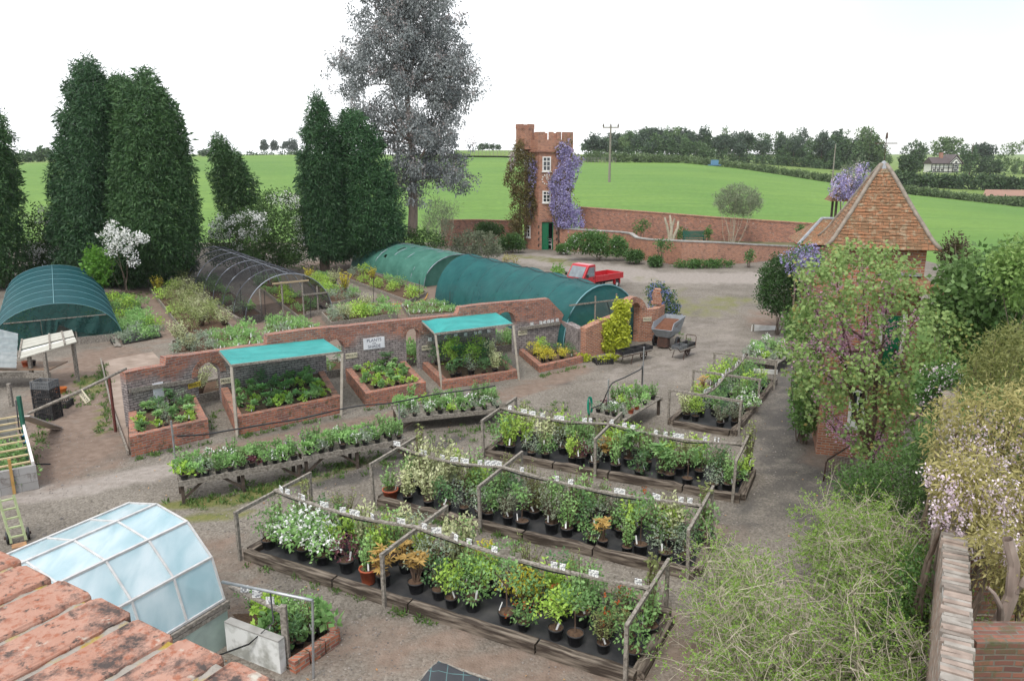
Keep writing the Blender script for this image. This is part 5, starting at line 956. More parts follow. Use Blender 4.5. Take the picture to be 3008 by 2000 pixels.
def crate(label, p, rz_, L_=.6, W=.4, h=.16, mat=None, group='black plastic crates'):
    T_ = thing('plastic_crate', label, 'crate', p, rz_, group); mb = crate_mesh(L_, W, h); nb = 7*6+0; mb.build('lattice_body', mat or M['black'], T_); return T_
wh = MB()
def wheel(T_, c, r, w_, ax, mat=None):
    ax = Vector(ax).normalized(); sd = ax.cross(Z).normalized(); o_ = MB(); pts = [Vector(c)+sd*r*math.cos(t_)+Z*r*math.sin(t_) for t_ in np.linspace(0, 6.2832, 19)]; o_.tube(pts, w_, 7, False); wl = o_.build('wheel', mat or M['black'], T_, smooth=True)
    h_ = MB()
    for k_ in range(3): q = sd*math.cos(k_*1.047)*r+Z*math.sin(k_*1.047)*r; h_.bar(Vector(c)-q*.95, Vector(c)+q*.95, .03, .03, up=ax)
    h_.tube([Vector(c)-ax*.06, Vector(c)+ax*.06], .04, 8); h_.build('hub', M['iron'], wl); return wl
# grey tipping trailer with compost
a, b = dp(1504, 764, at(1512, 800).y), dp(1541, 769, at(1512, 800).y-.15); g = at(1522, 803); T = thing('compost_trailer', 'grey metal tipping trailer heaped with brown compost by the brick arch', 'trailer', g, R(-30)); T.scale = (1.2, 1.15, 1.15)
rim = dict(fl=(-.36, -.1, .78), fr=(.40, -.1, .78), bl=(-.30, 1.35, 1.12), br=(.46, 1.35, 1.12), fl2=(-.36, .12, 1.02), fr2=(.40, .12, 1.02)); bt = dict(fl=(-.24, .1, .46), fr=(.28, .1, .46), bl=(-.2, 1.2, .5), br=(.32, 1.2, .5)); V = Vector
mb = MB(); gm_ = plain('grey trailer paint', (.26, .28, .30), (.20, .215, .23), rough=.5)
def shell(q, e): q = [V(x) for x in q]; nn = (q[1]-q[0]).cross(q[2]-q[0]).normalized()*e; mb.prism(q, nn)
shell([bt['fl'], bt['fr'], rim['fr'], rim['fl']], .02); shell([bt['br'], bt['bl'], rim['bl'], rim['br']], .02); shell([bt['fr'], bt['br'], rim['br'], rim['fr2'], rim['fr']], .02); shell([bt['bl'], bt['fl'], rim['fl'], rim['fl2'], rim['bl']], .02); shell([bt['bl'], bt['br'], bt['fr'], bt['fl']], .02); mb.build('tub', gm_, T)
mb = MB(); rows = [[V((-.35+.74*i/8+.05*v, -.05+1.2*v, .74+.24*v+.08*math.sin(3.1*i/8)*math.sin(3*v)+random.uniform(-.01, .01))) for i in range(9)] for v in np.linspace(0, 1, 9)]; mb.grid(rows); mb.build('compost', plain('brown compost', (.155, .065, .035), (.10, .042, .025), scale=14, bump=.6, rough=1), T)
MB().box((.02, .55, .40), (.34, .9, .12)).build('chassis', M['iron'], T); mb = MB(); mb.box((.02, .2, .2), (.4, .3, .3)); mb.build('support', M['iron'], T)
for x in (-.42, .46): wheel(T, (x, .5, .2), .2, .05, (1, 0, 0))
def barrow(label, p, rz_, hoop, Lb=1.25, Wb=.52):
    T_ = thing('sack_barrow', label, 'barrow', p, rz_, 'flat barrows by the brick arch'); mb = MB()
    for i in range(5): mb.box((-Lb/2+Lb*(i+.5)/5, 0, .42), (Lb/5-.015, Wb, .03))
    mb.build('deck', M['wood_grey'], T_); fm_ = MB()
    for s_ in (-1, 1): fm_.tube([(-Lb/2-.42, s_*.24, .62), (-Lb/2-.28, s_*.24, .60), (-Lb/2-.02, s_*.24, .38), (Lb/2, s_*.24, .38)], .018, 6)
    fm_.build('frame', M['iron'], T_)
    for s_ in (-1, 1): MB().tube([(-.28, s_*.24, .38), (-.42, s_*.27, .0)], .016, 6).build('leg', M['iron'], T_)
    wheel(T_, (Lb/2-.22, 0, .2), .19, .025, (0, 1, 0), M['iron'])
    if hoop: MB().tube([(Lb/2-.02, -.24, .4), (Lb/2+.02, -.24, .82), (Lb/2+.02, -.19, .86), (Lb/2+.02, .19, .86), (Lb/2+.02, .24, .82), (Lb/2-.02, .24, .4)], .017, 6).build('end_hoop', M['iron'], T_)
    return T_
pB = at(1572, 822); barrow('rusty flat barrow with an end hoop carrying two crates, right of the trailer', pB, R(48), True); rB = Matrix.Rotation(R(48), 4, 'Z')
for i, (x, lab, mt) in enumerate(((-.28, 'pale grey crate at the handle end of the hooped barrow', 'crate_grey'), (.32, 'dark crate at the hoop end of the barrow right of the trailer', 'black'))): crate(lab, pB+rB @ V((x, 0, .437)), R(48), mat=M[mt])
pA = at(1458, 832); barrow('low flat barrow carrying three crates in front of the brick arch', pA, R(38), False, 1.7, .5); rA = Matrix.Rotation(R(38), 4, 'Z')
for x, lab in ((-.56, 'black crate of seedlings on the near end of the three crate barrow'), (.04, 'empty black crate in the middle of the three crate barrow'), (.64, 'empty black crate on the arch end of the three crate barrow')): crate(lab, pA+rA @ V((x, 0, .437)), R(38), L_=.56)
crate('black crate lying on the gravel at the foot of the golden hop', at(1388, 836), R(15), L_=.72, W=.45, h=.2)
# red pickup truck
s0, s1 = at(1372.3, 636.3, 1.0), at(1435.8, 626.2, 1.0); s0.z = s1.z = 0; hd_ = (s0-s1).normalized(); tr = math.atan2(hd_.y, hd_.x)
T = thing('pickup_truck', 'small red flatbed pickup truck parked on the gravel drive', 'truck', s1, tr); LT = 3.35; red = plain('red truck paint', (.46, .022, .03), (.40, .018, .026), rough=.3, scale=2, coat=.4); bl_ = (s0-s1).length; WT = 1.4    # x forward, local right side y<0? near side = y>=0
near = 1 if (Matrix.Rotation(tr, 4, 'Z') @ V((0, 1, 0))).y < 0 else -1
def ny(v): return -v*near                                             # distance from the near side towards the far side
def bx(mb, x0, x1, w0, w1, z0, z1): mb.hexa([V((x0, ny(w0), z0)), V((x1, ny(w0), z0)), V((x1, ny(w1), z0)), V((x0, ny(w1), z0))][::-near], [V((x0, ny(w0), z1)), V((x1, ny(w0), z1)), V((x1, ny(w1), z1)), V((x0, ny(w1), z1))][::-near]); return mb
bd = MB(); bx(bd, 0, bl_, 0, .035, .62, 1.0); bx(bd, 0, bl_, WT-.035, WT, .62, 1.0); bx(bd, 0, .035, .036, WT-.036, .62, 1.0); bx(bd, bl_-.03, bl_, .036, WT-.036, .62, 1.02); bx(bd, .036, bl_-.031, .036, WT-.036, .62, .68)
for x in np.linspace(.25, bl_-.2, 5): bx(bd, x, x+.05, -.012, -.001, .66, .96)
bd.build('load_bed', red, T, bevel=.012)
fm_ = MB(); bx(fm_, .1, LT-.35, .35, .5, .42, .6); bx(fm_, .1, LT-.35, WT-.5, WT-.35, .42, .6); fm_.build('chassis', M['dark'], T)
# cab: side profile swept across the width
c0 = bl_+.02; prof = [(c0, .45), (c0+1.12, .45), (c0+1.22, .55), (c0+1.24, .86), (c0+1.16, .98), (c0+.72, 1.66), (c0+.62, 1.74), (c0+.12, 1.76), (c0+.03, 1.70)]
mb = MB(); mb.prism([V((x, ny(.0), z)) for x, z in prof], V((0, ny(WT), 0))); cb = mb.build('cab', red, T, bevel=.03)
wn = MB(); wq = [V((c0+1.165, ny(.1), 1.0)), V((c0+1.165, ny(WT-.1), 1.0)), V((c0+.755, ny(WT-.13), 1.63)), V((c0+.755, ny(.13), 1.63))]; nn = V((.85, 0, .52)); wn.add([q+nn*.012 for q in wq], [(0, 1, 2, 3)]); sgl = plain('windscreen glass', (.20, .23, .25), (.12, .14, .16), rough=.06, spec=.7, scale=3); wn.build('windscreen', sgl, T)
for w_ in (-.035, WT+.035): sw = MB(); q = [(c0+.16, 1.02), (c0+.98, 1.02), (c0+.66, 1.6), (c0+.16, 1.62)]; e_ = .0; sw.add([V((x, ny(w_), z)) for x, z in q], [(0, 1, 2, 3)]); sw.build('side_window', sgl, T)
dm_ = MB(); bx(dm_, c0+.12, c0+1.02, -.046, -.033, .55, .99); d_ = dm_.build('door', red, T); hh = MB(); bx(hh, c0+.17, c0+.3, -.065, -.048, .88, .93); hh.build('handle', M['black'], d_)
bb_ = MB(); bx(bb_, c0+1.2, c0+1.3, .02, WT-.02, .42, .54); bb_.build('bumper', M['white_paint'], T)
for w_ in (.2, WT-.2): MB().lathe([(.0, 0), (.1, 0), (.09, .03)], (0, 0, 0), 10).build('headlight', M['white'], T).matrix_local = Matrix.Translation(V((c0+1.25, ny(w_), .68))) @ Matrix.Rotation(R(90), 4, 'Y')
mr = MB(); bx(mr, c0+.98, c0+1.04, -.28, -.12, 1.02, 1.22); mr.build('wing_mirror', M['black'], T); mr = MB(); bx(mr, c0+.98, c0+1.04, WT+.12, WT+.28, 1.02, 1.22); mr.build('wing_mirror', M['black'], T)
for x in (.55, c0+.72):
    for w_ in (.1, WT-.1):
        pts = [V((x+.19*math.cos(t_), ny(w_), .27+.19*math.sin(t_))) for t_ in np.linspace(0, 6.2832, 17)]; wl = MB().tube(pts, .085, 8, False).build('wheel', M['black'], T, smooth=True); MB().tube([V((x, ny(w_-.03), .27)), V((x, ny(w_+.03), .27))], .13, 12).build('rim', M['white_paint'], wl)
mg = MB(); bx(mg, .3, .34, .0, .2, .3, .6); bx(mg, .78, .82, .0, .2, .3, .6); mg.build('mudguard', red, T)
pl_ = MB(); 
for i, w_ in enumerate((.3, .5, .7)): bx(pl_, .5, bl_-.15, w_, w_+.16, .683+.0*i, .75)
rT = Matrix.Translation(s1) @ Matrix.Rotation(tr, 4, 'Z'); po = pl_.build('plank_stack', plain('pale planks', (.52, .46, .34), (.42, .36, .26)), None); po.matrix_world = rT; tag(po, 'pale boards lying in the bed of the red pickup truck', 'planks')
# ================================================================ POTTED PLANTS
ORD = 'first second third fourth fifth sixth seventh eighth ninth tenth eleventh twelfth thirteenth fourteenth fifteenth sixteenth seventeenth eighteenth nineteenth twentieth'.split()
LM = {}
def lm(k, c1, c2, tr=.3): LM[k] = leafmat('leaf '+k, c1, c2, trans=tr, var=.14)
lm('green', (0.124, 0.257, 0.074), (0.248, 0.409, 0.150)); lm('dark', (0.074, 0.166, 0.066), (0.149, 0.274, 0.103)); lm('lime', (0.264, 0.455, 0.057), (0.463, 0.637, 0.130)); lm('olive', (.19, .24, .075), (.31, .35, .14)); lm('silver', (.20, .26, .17), (.37, .44, .33)); lm('cream', (0.366, 0.439, 0.195), (0.671, 0.683, 0.415)); lm('gold', (0.464, 0.439, 0.037), (0.700, 0.610, 0.085)); lm('bronze', (0.358, 0.234, 0.069), (0.551, 0.358, 0.111)); lm('purple', (.10, .035, .05), (.18, .06, .07)); lm('fresh', (0.181, 0.364, 0.103), (0.347, 0.546, 0.204)); lm('grey', (.20, .235, .15), (.31, .345, .24)); lm('red', (.34, .06, .02), (.45, .14, .04))
lm('orange', (.55, .16, .03), (.65, .30, .05)); lm('violet', (.22, .08, .30), (.38, .18, .46))
def potmesh(r, h):
    mb = MB(); mb.lathe([(r*.72, 0), (r*.95, h*.88), (r*1.03, h*.88), (r*1.03, h), (r*.93, h), (r*.91, h*.86)], (0, 0, 0), 12); mb.mi = 1; mb.lathe([(r*.92, h*.9), (r*.5, h*.92), (.001, h*.91)], (0, 0, 0), 12); return mb
def plantmesh(form, h, r, n, L_, W_, seed, base=.2, mats=1):
    global rng
    keep = rng; rng = np.random.default_rng(seed); random.seed(seed); lb = LB(); z0 = base
    if form == 'bush':
        C = rng.normal(size=(max(6, n//14), 3)); C /= np.linalg.norm(C, axis=1, keepdims=True); C = C*np.array([r*1.12, r*1.12, (h-z0)*.52])*rng.uniform(.45, .9, (len(C), 1))+np.array([0, 0, z0+(h-z0)*.55]); fill(lb, C, r*.42, 14, L_, W_, droop=.1, spread=.4)
        for c in C[:6]: limb(lb, (0, 0, z0*.7), c, .009, .004)
    elif form == 'upright':
        for i in range(max(5, n//16)):
            a = rng.uniform(0, 6.28); rr = r*rng.uniform(.2, 1); q = np.array([math.cos(a)*rr, math.sin(a)*rr, h*rng.uniform(.6, 1)]); p = np.array([math.cos(a)*rr*.25, math.sin(a)*rr*.25, z0*.8]); limb(lb, p, q, .007, .003, sag=.05)
            tt = rng.uniform(.2, 1, 17)[:, None]; P = p+(q-p)*tt+rng.normal(size=(17, 3))*.012; D = rng.normal(size=(17, 3))+np.array([0, 0, .6]); lb.leaves(P, D, L_, W_, 0, tint=np.clip(rng.uniform(0, 1)*.4+tt[:, 0]*.6+rng.normal(size=17)*.1, 0, 1))
    elif form == 'standard':
        lb.stem([(0, 0, z0*.7), (.01, 0, h*.3), (0, .01, h*.62)], .014, .009); C = rng.normal(size=(max(6, n//14), 3)); C /= np.linalg.norm(C, axis=1, keepdims=True); C = C*np.array([r, r, h*.28])*rng.uniform(.4, .95, (len(C), 1))+np.array([0, 0, h*.72]); fill(lb, C, r*.4, 14, L_, W_, spread=.4)
        for c in C[:8]: limb(lb, (0, 0, h*.55), c, .008, .003)
    elif form == 'whorl':
        for i in range(max(5, n//12)):
            a = rng.uniform(0, 6.28); rr = r*rng.uniform(.1, .75); q = np.array([math.cos(a)*rr, math.sin(a)*rr, h*rng.uniform(.5, .92)]); limb(lb, (0, 0, z0*.7), q, .012, .007); th = np.arange(12)*2.4; D = np.stack([np.cos(th), np.sin(th), rng.uniform(-.3, .5, 12)], 1); lb.leaves(np.repeat(q[None], 12, 0), D, L_, W_, 0, up=(0, 0, 1.5))
    elif form == 'wispy':
        for i in range(n//5):
            a = rng.uniform(0, 6.28); rr = r*rng.uniform(.3, 1); q = np.array([math.cos(a)*rr, math.sin(a)*rr, h*rng.uniform(.45, 1)]); p = np.array([math.cos(a)*rr*.2, math.sin(a)*rr*.2, z0*.8]); m_ = (p+q)/2+np.array([0, 0, h*.12]); lb.stem([p, m_, q], .005, .002)
            tt = rng.uniform(.3, 1, 8)[:, None]; P = p*(1-tt)+q*tt+np.array([0, 0, h*.12])*4*tt*(1-tt)*.5; lb.leaves(P, rng.normal(size=(8, 3))+np.array([0, 0, .5]), L_, W_)
    elif form == 'mat':
        C = np.stack([rng.normal(size=max(6, n//12))*r*.5, rng.normal(size=max(6, n//12))*r*.5, z0+rng.uniform(.1, 1, max(6, n//12))*(h-z0)], 1); fill(lb, C, r*.3, 12, L_, W_, droop=-.4, spread=.4)
    rng = keep; return lb
FORMS = {}
def proto(key, look, leaf, form, h, r, n, L_, W_, flower=None, pot='black', potr=.14, poth=.2, tagp=True, variants=2, cat='potted plant', name='potted_shrub'):
    out = []
    for v in range(variants):
        seed = (sum(map(ord, key))*7+v*101) % 99991; lb = plantmesh(form, h, r, n, L_, W_, seed, base=poth*.75 if pot else .02); fo = lb.mesh('foliage'); parts = [('foliage', fo, [LM[leaf], M['twig_dark']])]
        if flower:
            lf = LB(); q = np.concatenate(lb.q)[:, 2]; q = q[q[:, 2] > np.quantile(q[:, 2], .45)]; F = q[rng.integers(0, len(q), flower[1])]; fill(lf, F, flower[2]*.8, 5, flower[2], flower[2]*.8, out=.3); parts.append(('blossom', lf.mesh('blossom'), [flower[0]]))
        out.append(parts)
    FORMS[key] = dict(look=look, parts=out, pot=pot, potr=potr, poth=poth, tag=tagp, cat=cat, name=name, used=0)
W_f = M['blossom']
proto('white', 'white flowering shrub', 'fresh', 'bush', .75, .36, 300, .085, .055, (W_f, 46, .055)); proto('bushy', 'bushy mid green shrub', 'green', 'bush', .8, .32, 300, .07, .04); proto('dark', 'dark green shrub', 'dark', 'bush', .75, .3, 300, .07, .035); proto('cream', 'tall cream variegated shrub', 'cream', 'upright', 1.05, .36, 420, .08, .05)
proto('lime', 'lime green leafy shrub', 'lime', 'upright', .85, .28, 300, .085, .045); proto('silver', 'silvery grey green shrub', 'silver', 'bush', .8, .3, 320, .055, .025); proto('gold', 'golden yellow bushy shrub', 'gold', 'bush', .65, .3, 280, .07, .04); proto('bronze', 'shrub with bronze young shoots', 'bronze', 'whorl', .75, .26, 150, .14, .04); proto('wisp', 'feathery thin stemmed shrub', 'olive', 'wispy', .95, .34, 300, .05, .02)
proto('purple', 'dark purple leaved shrub', 'purple', 'bush', .55, .26, 240, .06, .03); proto('big', 'large leaved evergreen', 'green', 'whorl', .95, .36, 150, .22, .06); proto('std', 'small standard with a bare stem', 'green', 'standard', 1.1, .27, 260, .06, .035); proto('yellowgreen', 'round yellow green evergreen', 'lime', 'standard', .85, .36, 420, .075, .04); proto('upright', 'upright green shrub', 'fresh', 'upright', 1.0, .24, 320, .07, .035)
proto('red', 'shrub with a few red leaves', 'green', 'bush', .6, .3, 240, .08, .045, (LM['red'], 10, .06)); proto('climb', 'tall thin plant on a cane', 'olive', 'upright', 1.25, .16, 220, .08, .04); proto('grey', 'grey leaved twiggy shrub', 'grey', 'wispy', .8, .32, 300, .06, .025)
proto('tcgreen', 'green shrub in a terracotta coloured pot', 'fresh', 'upright', 1.0, .3, 300, .07, .04, pot='terracotta', potr=.19, poth=.3, variants=1)
pk = dict(cat='potted plant', name='potted_perennial', potr=.09, poth=.13)
proto('p_green', 'leafy green perennial', 'fresh', 'mat', .42, .2, 170, .09, .05, **pk); proto('p_grass', 'narrow leaved perennial', 'green', 'wispy', .48, .2, 170, .09, .018, **pk); proto('p_silver', 'silvery perennial', 'silver', 'mat', .34, .18, 170, .07, .03, **pk); proto('p_lime', 'lime green perennial', 'lime', 'mat', .36, .19, 150, .08, .05, **pk); proto('p_white', 'white flowered perennial', 'green', 'mat', .4, .19, 150, .08, .04, (W_f, 14, .045), **pk); proto('p_tall', 'tall leafy perennial', 'green', 'upright', .62, .18, 190, .08, .035, **pk); proto('p_dark', 'dark reddish perennial', 'purple', 'mat', .32, .18, 150, .07, .05, **pk); proto('p_violet', 'violet flowered perennial', 'green', 'upright', .45, .18, 150, .07, .03, (LM['violet'], 12, .04), **pk)
proto('p_tc', 'green perennial in a terracotta coloured pot', 'fresh', 'mat', .42, .18, 150, .08, .04, pot='terracotta', cat='potted plant', name='potted_perennial', potr=.1, poth=.15, variants=1)
sk_ = dict(cat='potted plant', name='shade_plant', potr=.11, poth=.13)
proto('s_fern', 'feathery green shade plant', 'fresh', 'whorl', .5, .26, 160, .24, .05, **sk_); proto('s_leaf', 'broad leaved green shade plant', 'green', 'mat', .48, .27, 110, .17, .12, **sk_); proto('s_lime', 'lime green shade plant', 'lime', 'mat', .42, .25, 130, .12, .08, **sk_); proto('s_dark', 'dark leaved shade shrub', 'dark', 'bush', .85, .32, 320, .09, .045, **sk_); proto('s_acer', 'tall lime leaved maple', 'lime', 'bush', 1.15, .42, 420, .1, .06, cat='potted plant', name='shade_plant', potr=.15, poth=.2); proto('s_gold', 'golden yellow leaved shrub', 'gold', 'bush', .85, .4, 380, .1, .05, cat='potted plant', name='shade_plant', potr=.16, poth=.2)
proto('s_big', 'shrub with long dark shiny leaves', 'dark', 'whorl', .95, .36, 170, .2, .07, cat='potted plant', name='shade_plant', potr=.15, poth=.2)
bk = dict(cat='plant', name='bedding_plant', pot=None)
proto('b_green', 'bushy green plant', 'fresh', 'mat', .42, .42, 320, .10, .05, **bk); proto('b_grey', 'grey green plant', 'silver', 'mat', .38, .4, 320, .09, .035, **bk); proto('b_olive', 'olive green shrub', 'olive', 'bush', .95, .5, 560, .09, .04, **bk); proto('b_lime', 'yellow green plant', 'lime', 'bush', .55, .42, 360, .10, .05, **bk); proto('b_yellow', 'yellowish leafy shrub', 'gold', 'upright', .95, .4, 400, .09, .045, **bk); proto('b_wisp', 'wispy pale shrub', 'cream', 'wispy', .9, .46, 420, .08, .03, **bk); proto('b_tag', 'low green seedling clump', 'fresh', 'mat', .26, .36, 240, .10, .035, **bk); proto('b_dark', 'dark green plant', 'green', 'bush', .6, .42, 400, .09, .05, **bk)
PM = {}
def potparts(col_, r, h):
    k = (col_, r, h)
    if k not in PM:
        o = potmesh(r, h).build('pot', [M[col_], M['soil']], None, smooth=True); PM[k] = o.data; bpy.data.objects.remove(o)
    return PM[k]
tg = MB(); tg.box((0, 0, .06), (.03, .006, .14)); to = tg.build('plant_label', M['white'], None); TAGM = to.data; bpy.data.objects.remove(to)
def plant(key, p, label, group, sc=1., rz_=None, tags=None):
    F = FORMS[key]; v = F['used'] % len(F['parts']); F['used'] += 1
    T_ = thing(F['name'], label, F['cat'], p, random.uniform(0, 6.28) if rz_ is None else rz_, group); T_.scale = (sc, sc, sc*random.uniform(.9, 1.12))
    for nm, me, mats in F['parts'][v]:
        if not me.materials:
            for m_ in mats: me.materials.append(m_)
        o = bpy.data.objects.new(nm, me); col.objects.link(o); o.parent = T_
    if F['pot']: o = bpy.data.objects.new('pot', potparts(F['pot'], F['potr'], F['poth'])); col.objects.link(o); o.parent = T_
    for k_ in range(4 if tags else int(tags is None and bool(F['pot']) and random.random() < .62)):
        o = bpy.data.objects.new('plant_label', TAGM); col.objects.link(o); o.parent = T_
        r_ = random.uniform(.1, .34) if tags else F['potr']*.8; a = random.uniform(3.2, 6.0)-T_.rotation_euler[2]; o.location = (r_*math.cos(a), r_*math.sin(a), .1 if tags else F['poth']*.9+.05); o.rotation_euler = (random.uniform(-.5, .3), random.uniform(-.4, .4), a+1.57); o.scale = (1.05, 1, 1)
    return T_
def rowphrase(i, n): return ['front', 'second', 'third', 'fourth', 'fifth'][i]+' row' if i < n-1 or n == 1 else 'back row'
def rows(P, rowsdef, where, group, z=0., sc=(.8, 1.15), jit=.09, tags=None, skip=0.):
    """P(u,v)->point ; rowsdef: list of (v, [plant keys left to right])"""
    for ri, (v, keys) in enumerate(rowsdef):
        n = len(keys)
        for i, k in enumerate(keys):
            if not k: continue
            q = P((i+.5)/n+random.uniform(-jit, jit)/n*4, v+random.uniform(-jit, jit)*.6); q.z = z
            plant(k, q, '%s, %s from left, %s, %s' % (FORMS[k]['look'], ORD[i], rowphrase(ri, len(rowsdef)), where.replace('the ', '', 1)), group, random.uniform(*sc), tags=tags)
# ---------------------------------------------------------------- sleeper beds with card rails
def sleeperbed(key, label, p0, p1, width, flip, frames, rail=True, hp=1.08, ncard=14, nsl=4, lean=.0, frame_h=None):
    A0, A1 = at(*p0), at(*p1); d = (A1-A0).normalized(); dW, nW = d, Vector((-d.y, d.x, 0)); ang = math.atan2(d.y, d.x); d, nb = Vector((1, 0, 0)), Vector((0, 1, 0)); L_ = (A1-A0).length; T_ = thing('sleeper_bed', label, 'plant bed', A0, ang, 'sleeper edged sales beds')
    def P(u, v, z=0.): return d*u*L_+nb*v*width+Z*z
    h = .2; w_ = .2
    MB().grid([[P(u, v, .03+.012*math.sin(9*u+7*v)) for u in np.linspace(.01, .99, 22)] for v in np.linspace(.03, .97, 9)]).build('ground_sheet', M['weedmat'], T_, smooth=True)
    for v in (0, 1):
        c = [0]+sorted(random.uniform(i/nsl-.05, i/nsl+.05) for i in range(1, nsl))+[1]
        for a, b in zip(c, c[1:]):
            q0, q1 = P(a, v)+d*.02, P(b, v)-d*.02; o_ = MB(); n = 9; sd = nb*w_*.5; pr = []
            for i in range(n): pt = q0.lerp(q1, i/(n-1)); hh = h+random.uniform(-.022, .012); pr.append([pt-sd*random.uniform(.9, 1.08)-Z*.05, pt-sd*random.uniform(.85, 1.05)+Z*hh, pt+sd*random.uniform(.85, 1.05)+Z*(hh+random.uniform(-.015, .01)), pt+sd-Z*.05])
            o_.grid(pr); k_ = len(o_.v); o_.f += [(0, 1, 2, 3)[::-1], (k_-4, k_-3, k_-2, k_-1)]; o_.m += [0, 0]; o_.build('sleeper', M['sleeper'], T_)
    for u in (0, 1):
        s_ = -1 if u == 0 else 1; MB().hexa([P(u, 0)+nb*.12-d*.1-Z*.05, P(u, 0)+nb*.12+d*.1-Z*.05, P(u, 1)-nb*.12+d*.1-Z*.05, P(u, 1)-nb*.12-d*.1-Z*.05], [P(u, 0)+nb*.12-d*.1+Z*.17, P(u, 0)+nb*.12+d*.1+Z*.17, P(u, 1)-nb*.12+d*.1+Z*.18, P(u, 1)-nb*.12-d*.1+Z*.18]).build('sleeper', M['sleeper_end'], T_, jit=.01)
    tops_ = []
    for k_, u in enumerate(frames):
        a, b = P(u, -.07), P(u, 1.06); ln_ = d*(random.uniform(-.05, .03)); ht = hp if frame_h is None else frame_h[k_]
        MB().bar(a-Z*.1, a+ln_+Z*ht, .066, .066, up=d).build('post', M['wood_grey'], T_); MB().bar(b-Z*.1, b+ln_+Z*(ht+.02), .066, .066, up=d).build('post', M['wood_grey'], T_)
        MB().bar(a+ln_-nb*.05+Z*(ht+.03), b+ln_+nb*.05+Z*(ht+.05), .06, .075).build('crossbar', M['wood_grey'], T_); tops_.append(a.lerp(b, .5)+ln_+Z*(ht+.1))
    if rail:
        mids = []
        for a, b in zip(tops_, tops_[1:]):
            pts = [a.lerp(b, i/10)-Z*.13*math.sin(math.pi*i/10) for i in range(11)]; mids.append(pts); o_ = MB()
            for q, r_ in zip(pts, pts[1:]): o_.bar(q, r_, .085, .04)
            o_.build('card_rail', M['wood_grey'], T_); MB().tube([q-Z*(.06+.03*math.sin(i*1.3))+nb*.03 for i, q in enumerate(pts)], .016, 6).build('irrigation_pipe', M['black'], T_, smooth=True)
        n_ = len(mids); cam_dir = 0
        i = 0.
        for k_ in range(ncard):
            f = (k_+.5+random.uniform(-.6, .6))/ncard*n_; s_ = mids[min(n_-1, int(f))]; x = (f-int(f))*10; j = min(9, int(x)); q = s_[j].lerp(s_[j+1], x-j); o_ = MB().box((0, 0, 0), (random.choice((.11, .13, .2)), .015, .12)).build('label_card', M['cardface'] if random.random() < .6 else M['wood_grey'], T_)
            o_.location = q+Z*.08; o_.rotation_euler = (random.uniform(-.15, .15), 0, cam_dir+random.choice((0, 0, 0, .5, -.4))+random.uniform(-.12, .12))
    off_ = A0
    return lambda u, v: off_+dW*u*L_+nW*v*width
GB = 'potted shrubs in the sleeper beds'
PA = sleeperbed('A', 'nearest sleeper bed with grey posts and a sagging rail of plant cards', (568, 1284), (1464, 1572), 2.0, False, (-.004, .43, .985), ncard=27)
random.seed(3)
rows(PA, [(.24, ['bushy', 'white', 'white', 'white', 'purple', 'tcgreen', 'bronze', 'bronze', 'dark', 'yellowgreen', 'bushy', 'std', 'red', 'yellowgreen', 'std', 'wisp', 'bushy']), (.5, ['upright', 'white', 'white', 'lime', 'bushy', 'lime', 'bronze', 'silver', 'silver', 'upright', 'yellowgreen', 'gold', 'bushy', 'red', 'upright', 'red', 'wisp']),
          (.66, ['upright', 'wisp', 'bushy', 'lime', 'cream', 'upright', 'lime', 'wisp', 'cream', 'bushy', 'silver', 'gold', 'lime', 'bushy', 'grey', 'upright']), (.88, ['climb', 'dark', 'wisp', 'gold', 'lime', 'cream', 'silver', 'cream', 'upright', 'gold', 'bushy', 'wisp', 'dark', 'wisp', 'bushy', 'red', 'climb'])], 'the nearest sleeper bed', GB, z=.04, sc=(.92, 1.28))
PB = sleeperbed('B', 'middle sleeper bed with grey posts and a rail of plant cards', (872, 1162), (1600, 1332), 2.0, False, (-.004, .375, .985), ncard=25)
random.seed(4)
rows(PB, [(.2, ['tcgreen', 'cream', 'cream', 'dark', 'silver', 'silver', 'bushy', 'grey', 'std', 'grey', 'upright', 'bushy', 'bronze', 'upright', 'std', 'silver', 'silver']), (.48, ['upright', 'cream', 'cream', 'silver', 'bushy', 'bushy', 'dark', 'grey', 'wisp', 'upright', 'dark', 'silver', 'bushy', 'lime', 'bushy', 'cream', 'dark']),
          (.64, ['upright', 'cream', 'cream', 'wisp', 'lime', 'upright', 'silver', 'wisp', 'bushy', 'wisp', 'upright', 'grey', 'silver', 'wisp', 'lime', 'bushy']), (.88, ['climb', 'cream', 'lime', 'upright', 'bushy', 'wisp', 'dark', 'wisp', 'grey', 'dark', 'wisp', 'upright', 'bushy', 'red', 'wisp', 'upright', 'climb'])], 'the middle sleeper bed', GB, z=.04, sc=(.92, 1.28))
PC = sleeperbed('C', 'farthest of the three parallel sleeper beds, ending beside the path', (1119, 1050), (1705, 1156), 2.0, False, (0, .47, .975), ncard=22)
random.seed(5)
rows(PC, [(.2, ['bushy', 'lime', 'silver', 'bushy', 'lime', 'purple', 'silver', 'upright', 'dark', 'big', 'bushy', 'std', 'silver', 'upright']), (.48, ['dark', 'lime', 'cream', 'silver', 'upright', 'bushy', 'bronze', 'big', 'upright', 'lime', 'wisp', 'bushy', 'dark', 'bushy']),
          (.64, ['lime', 'cream', 'wisp', 'bushy', 'upright', 'lime', 'silver', 'wisp', 'upright', 'cream', 'wisp', 'lime']), (.88, ['climb', 'silver', 'wisp', 'lime', 'grey', 'climb', 'lime', 'yellowgreen', 'wisp', 'grey', 'bronze', 'lime', 'dark', 'climb'])], 'the farthest parallel sleeper bed', GB, z=.04, sc=(.92, 1.28))
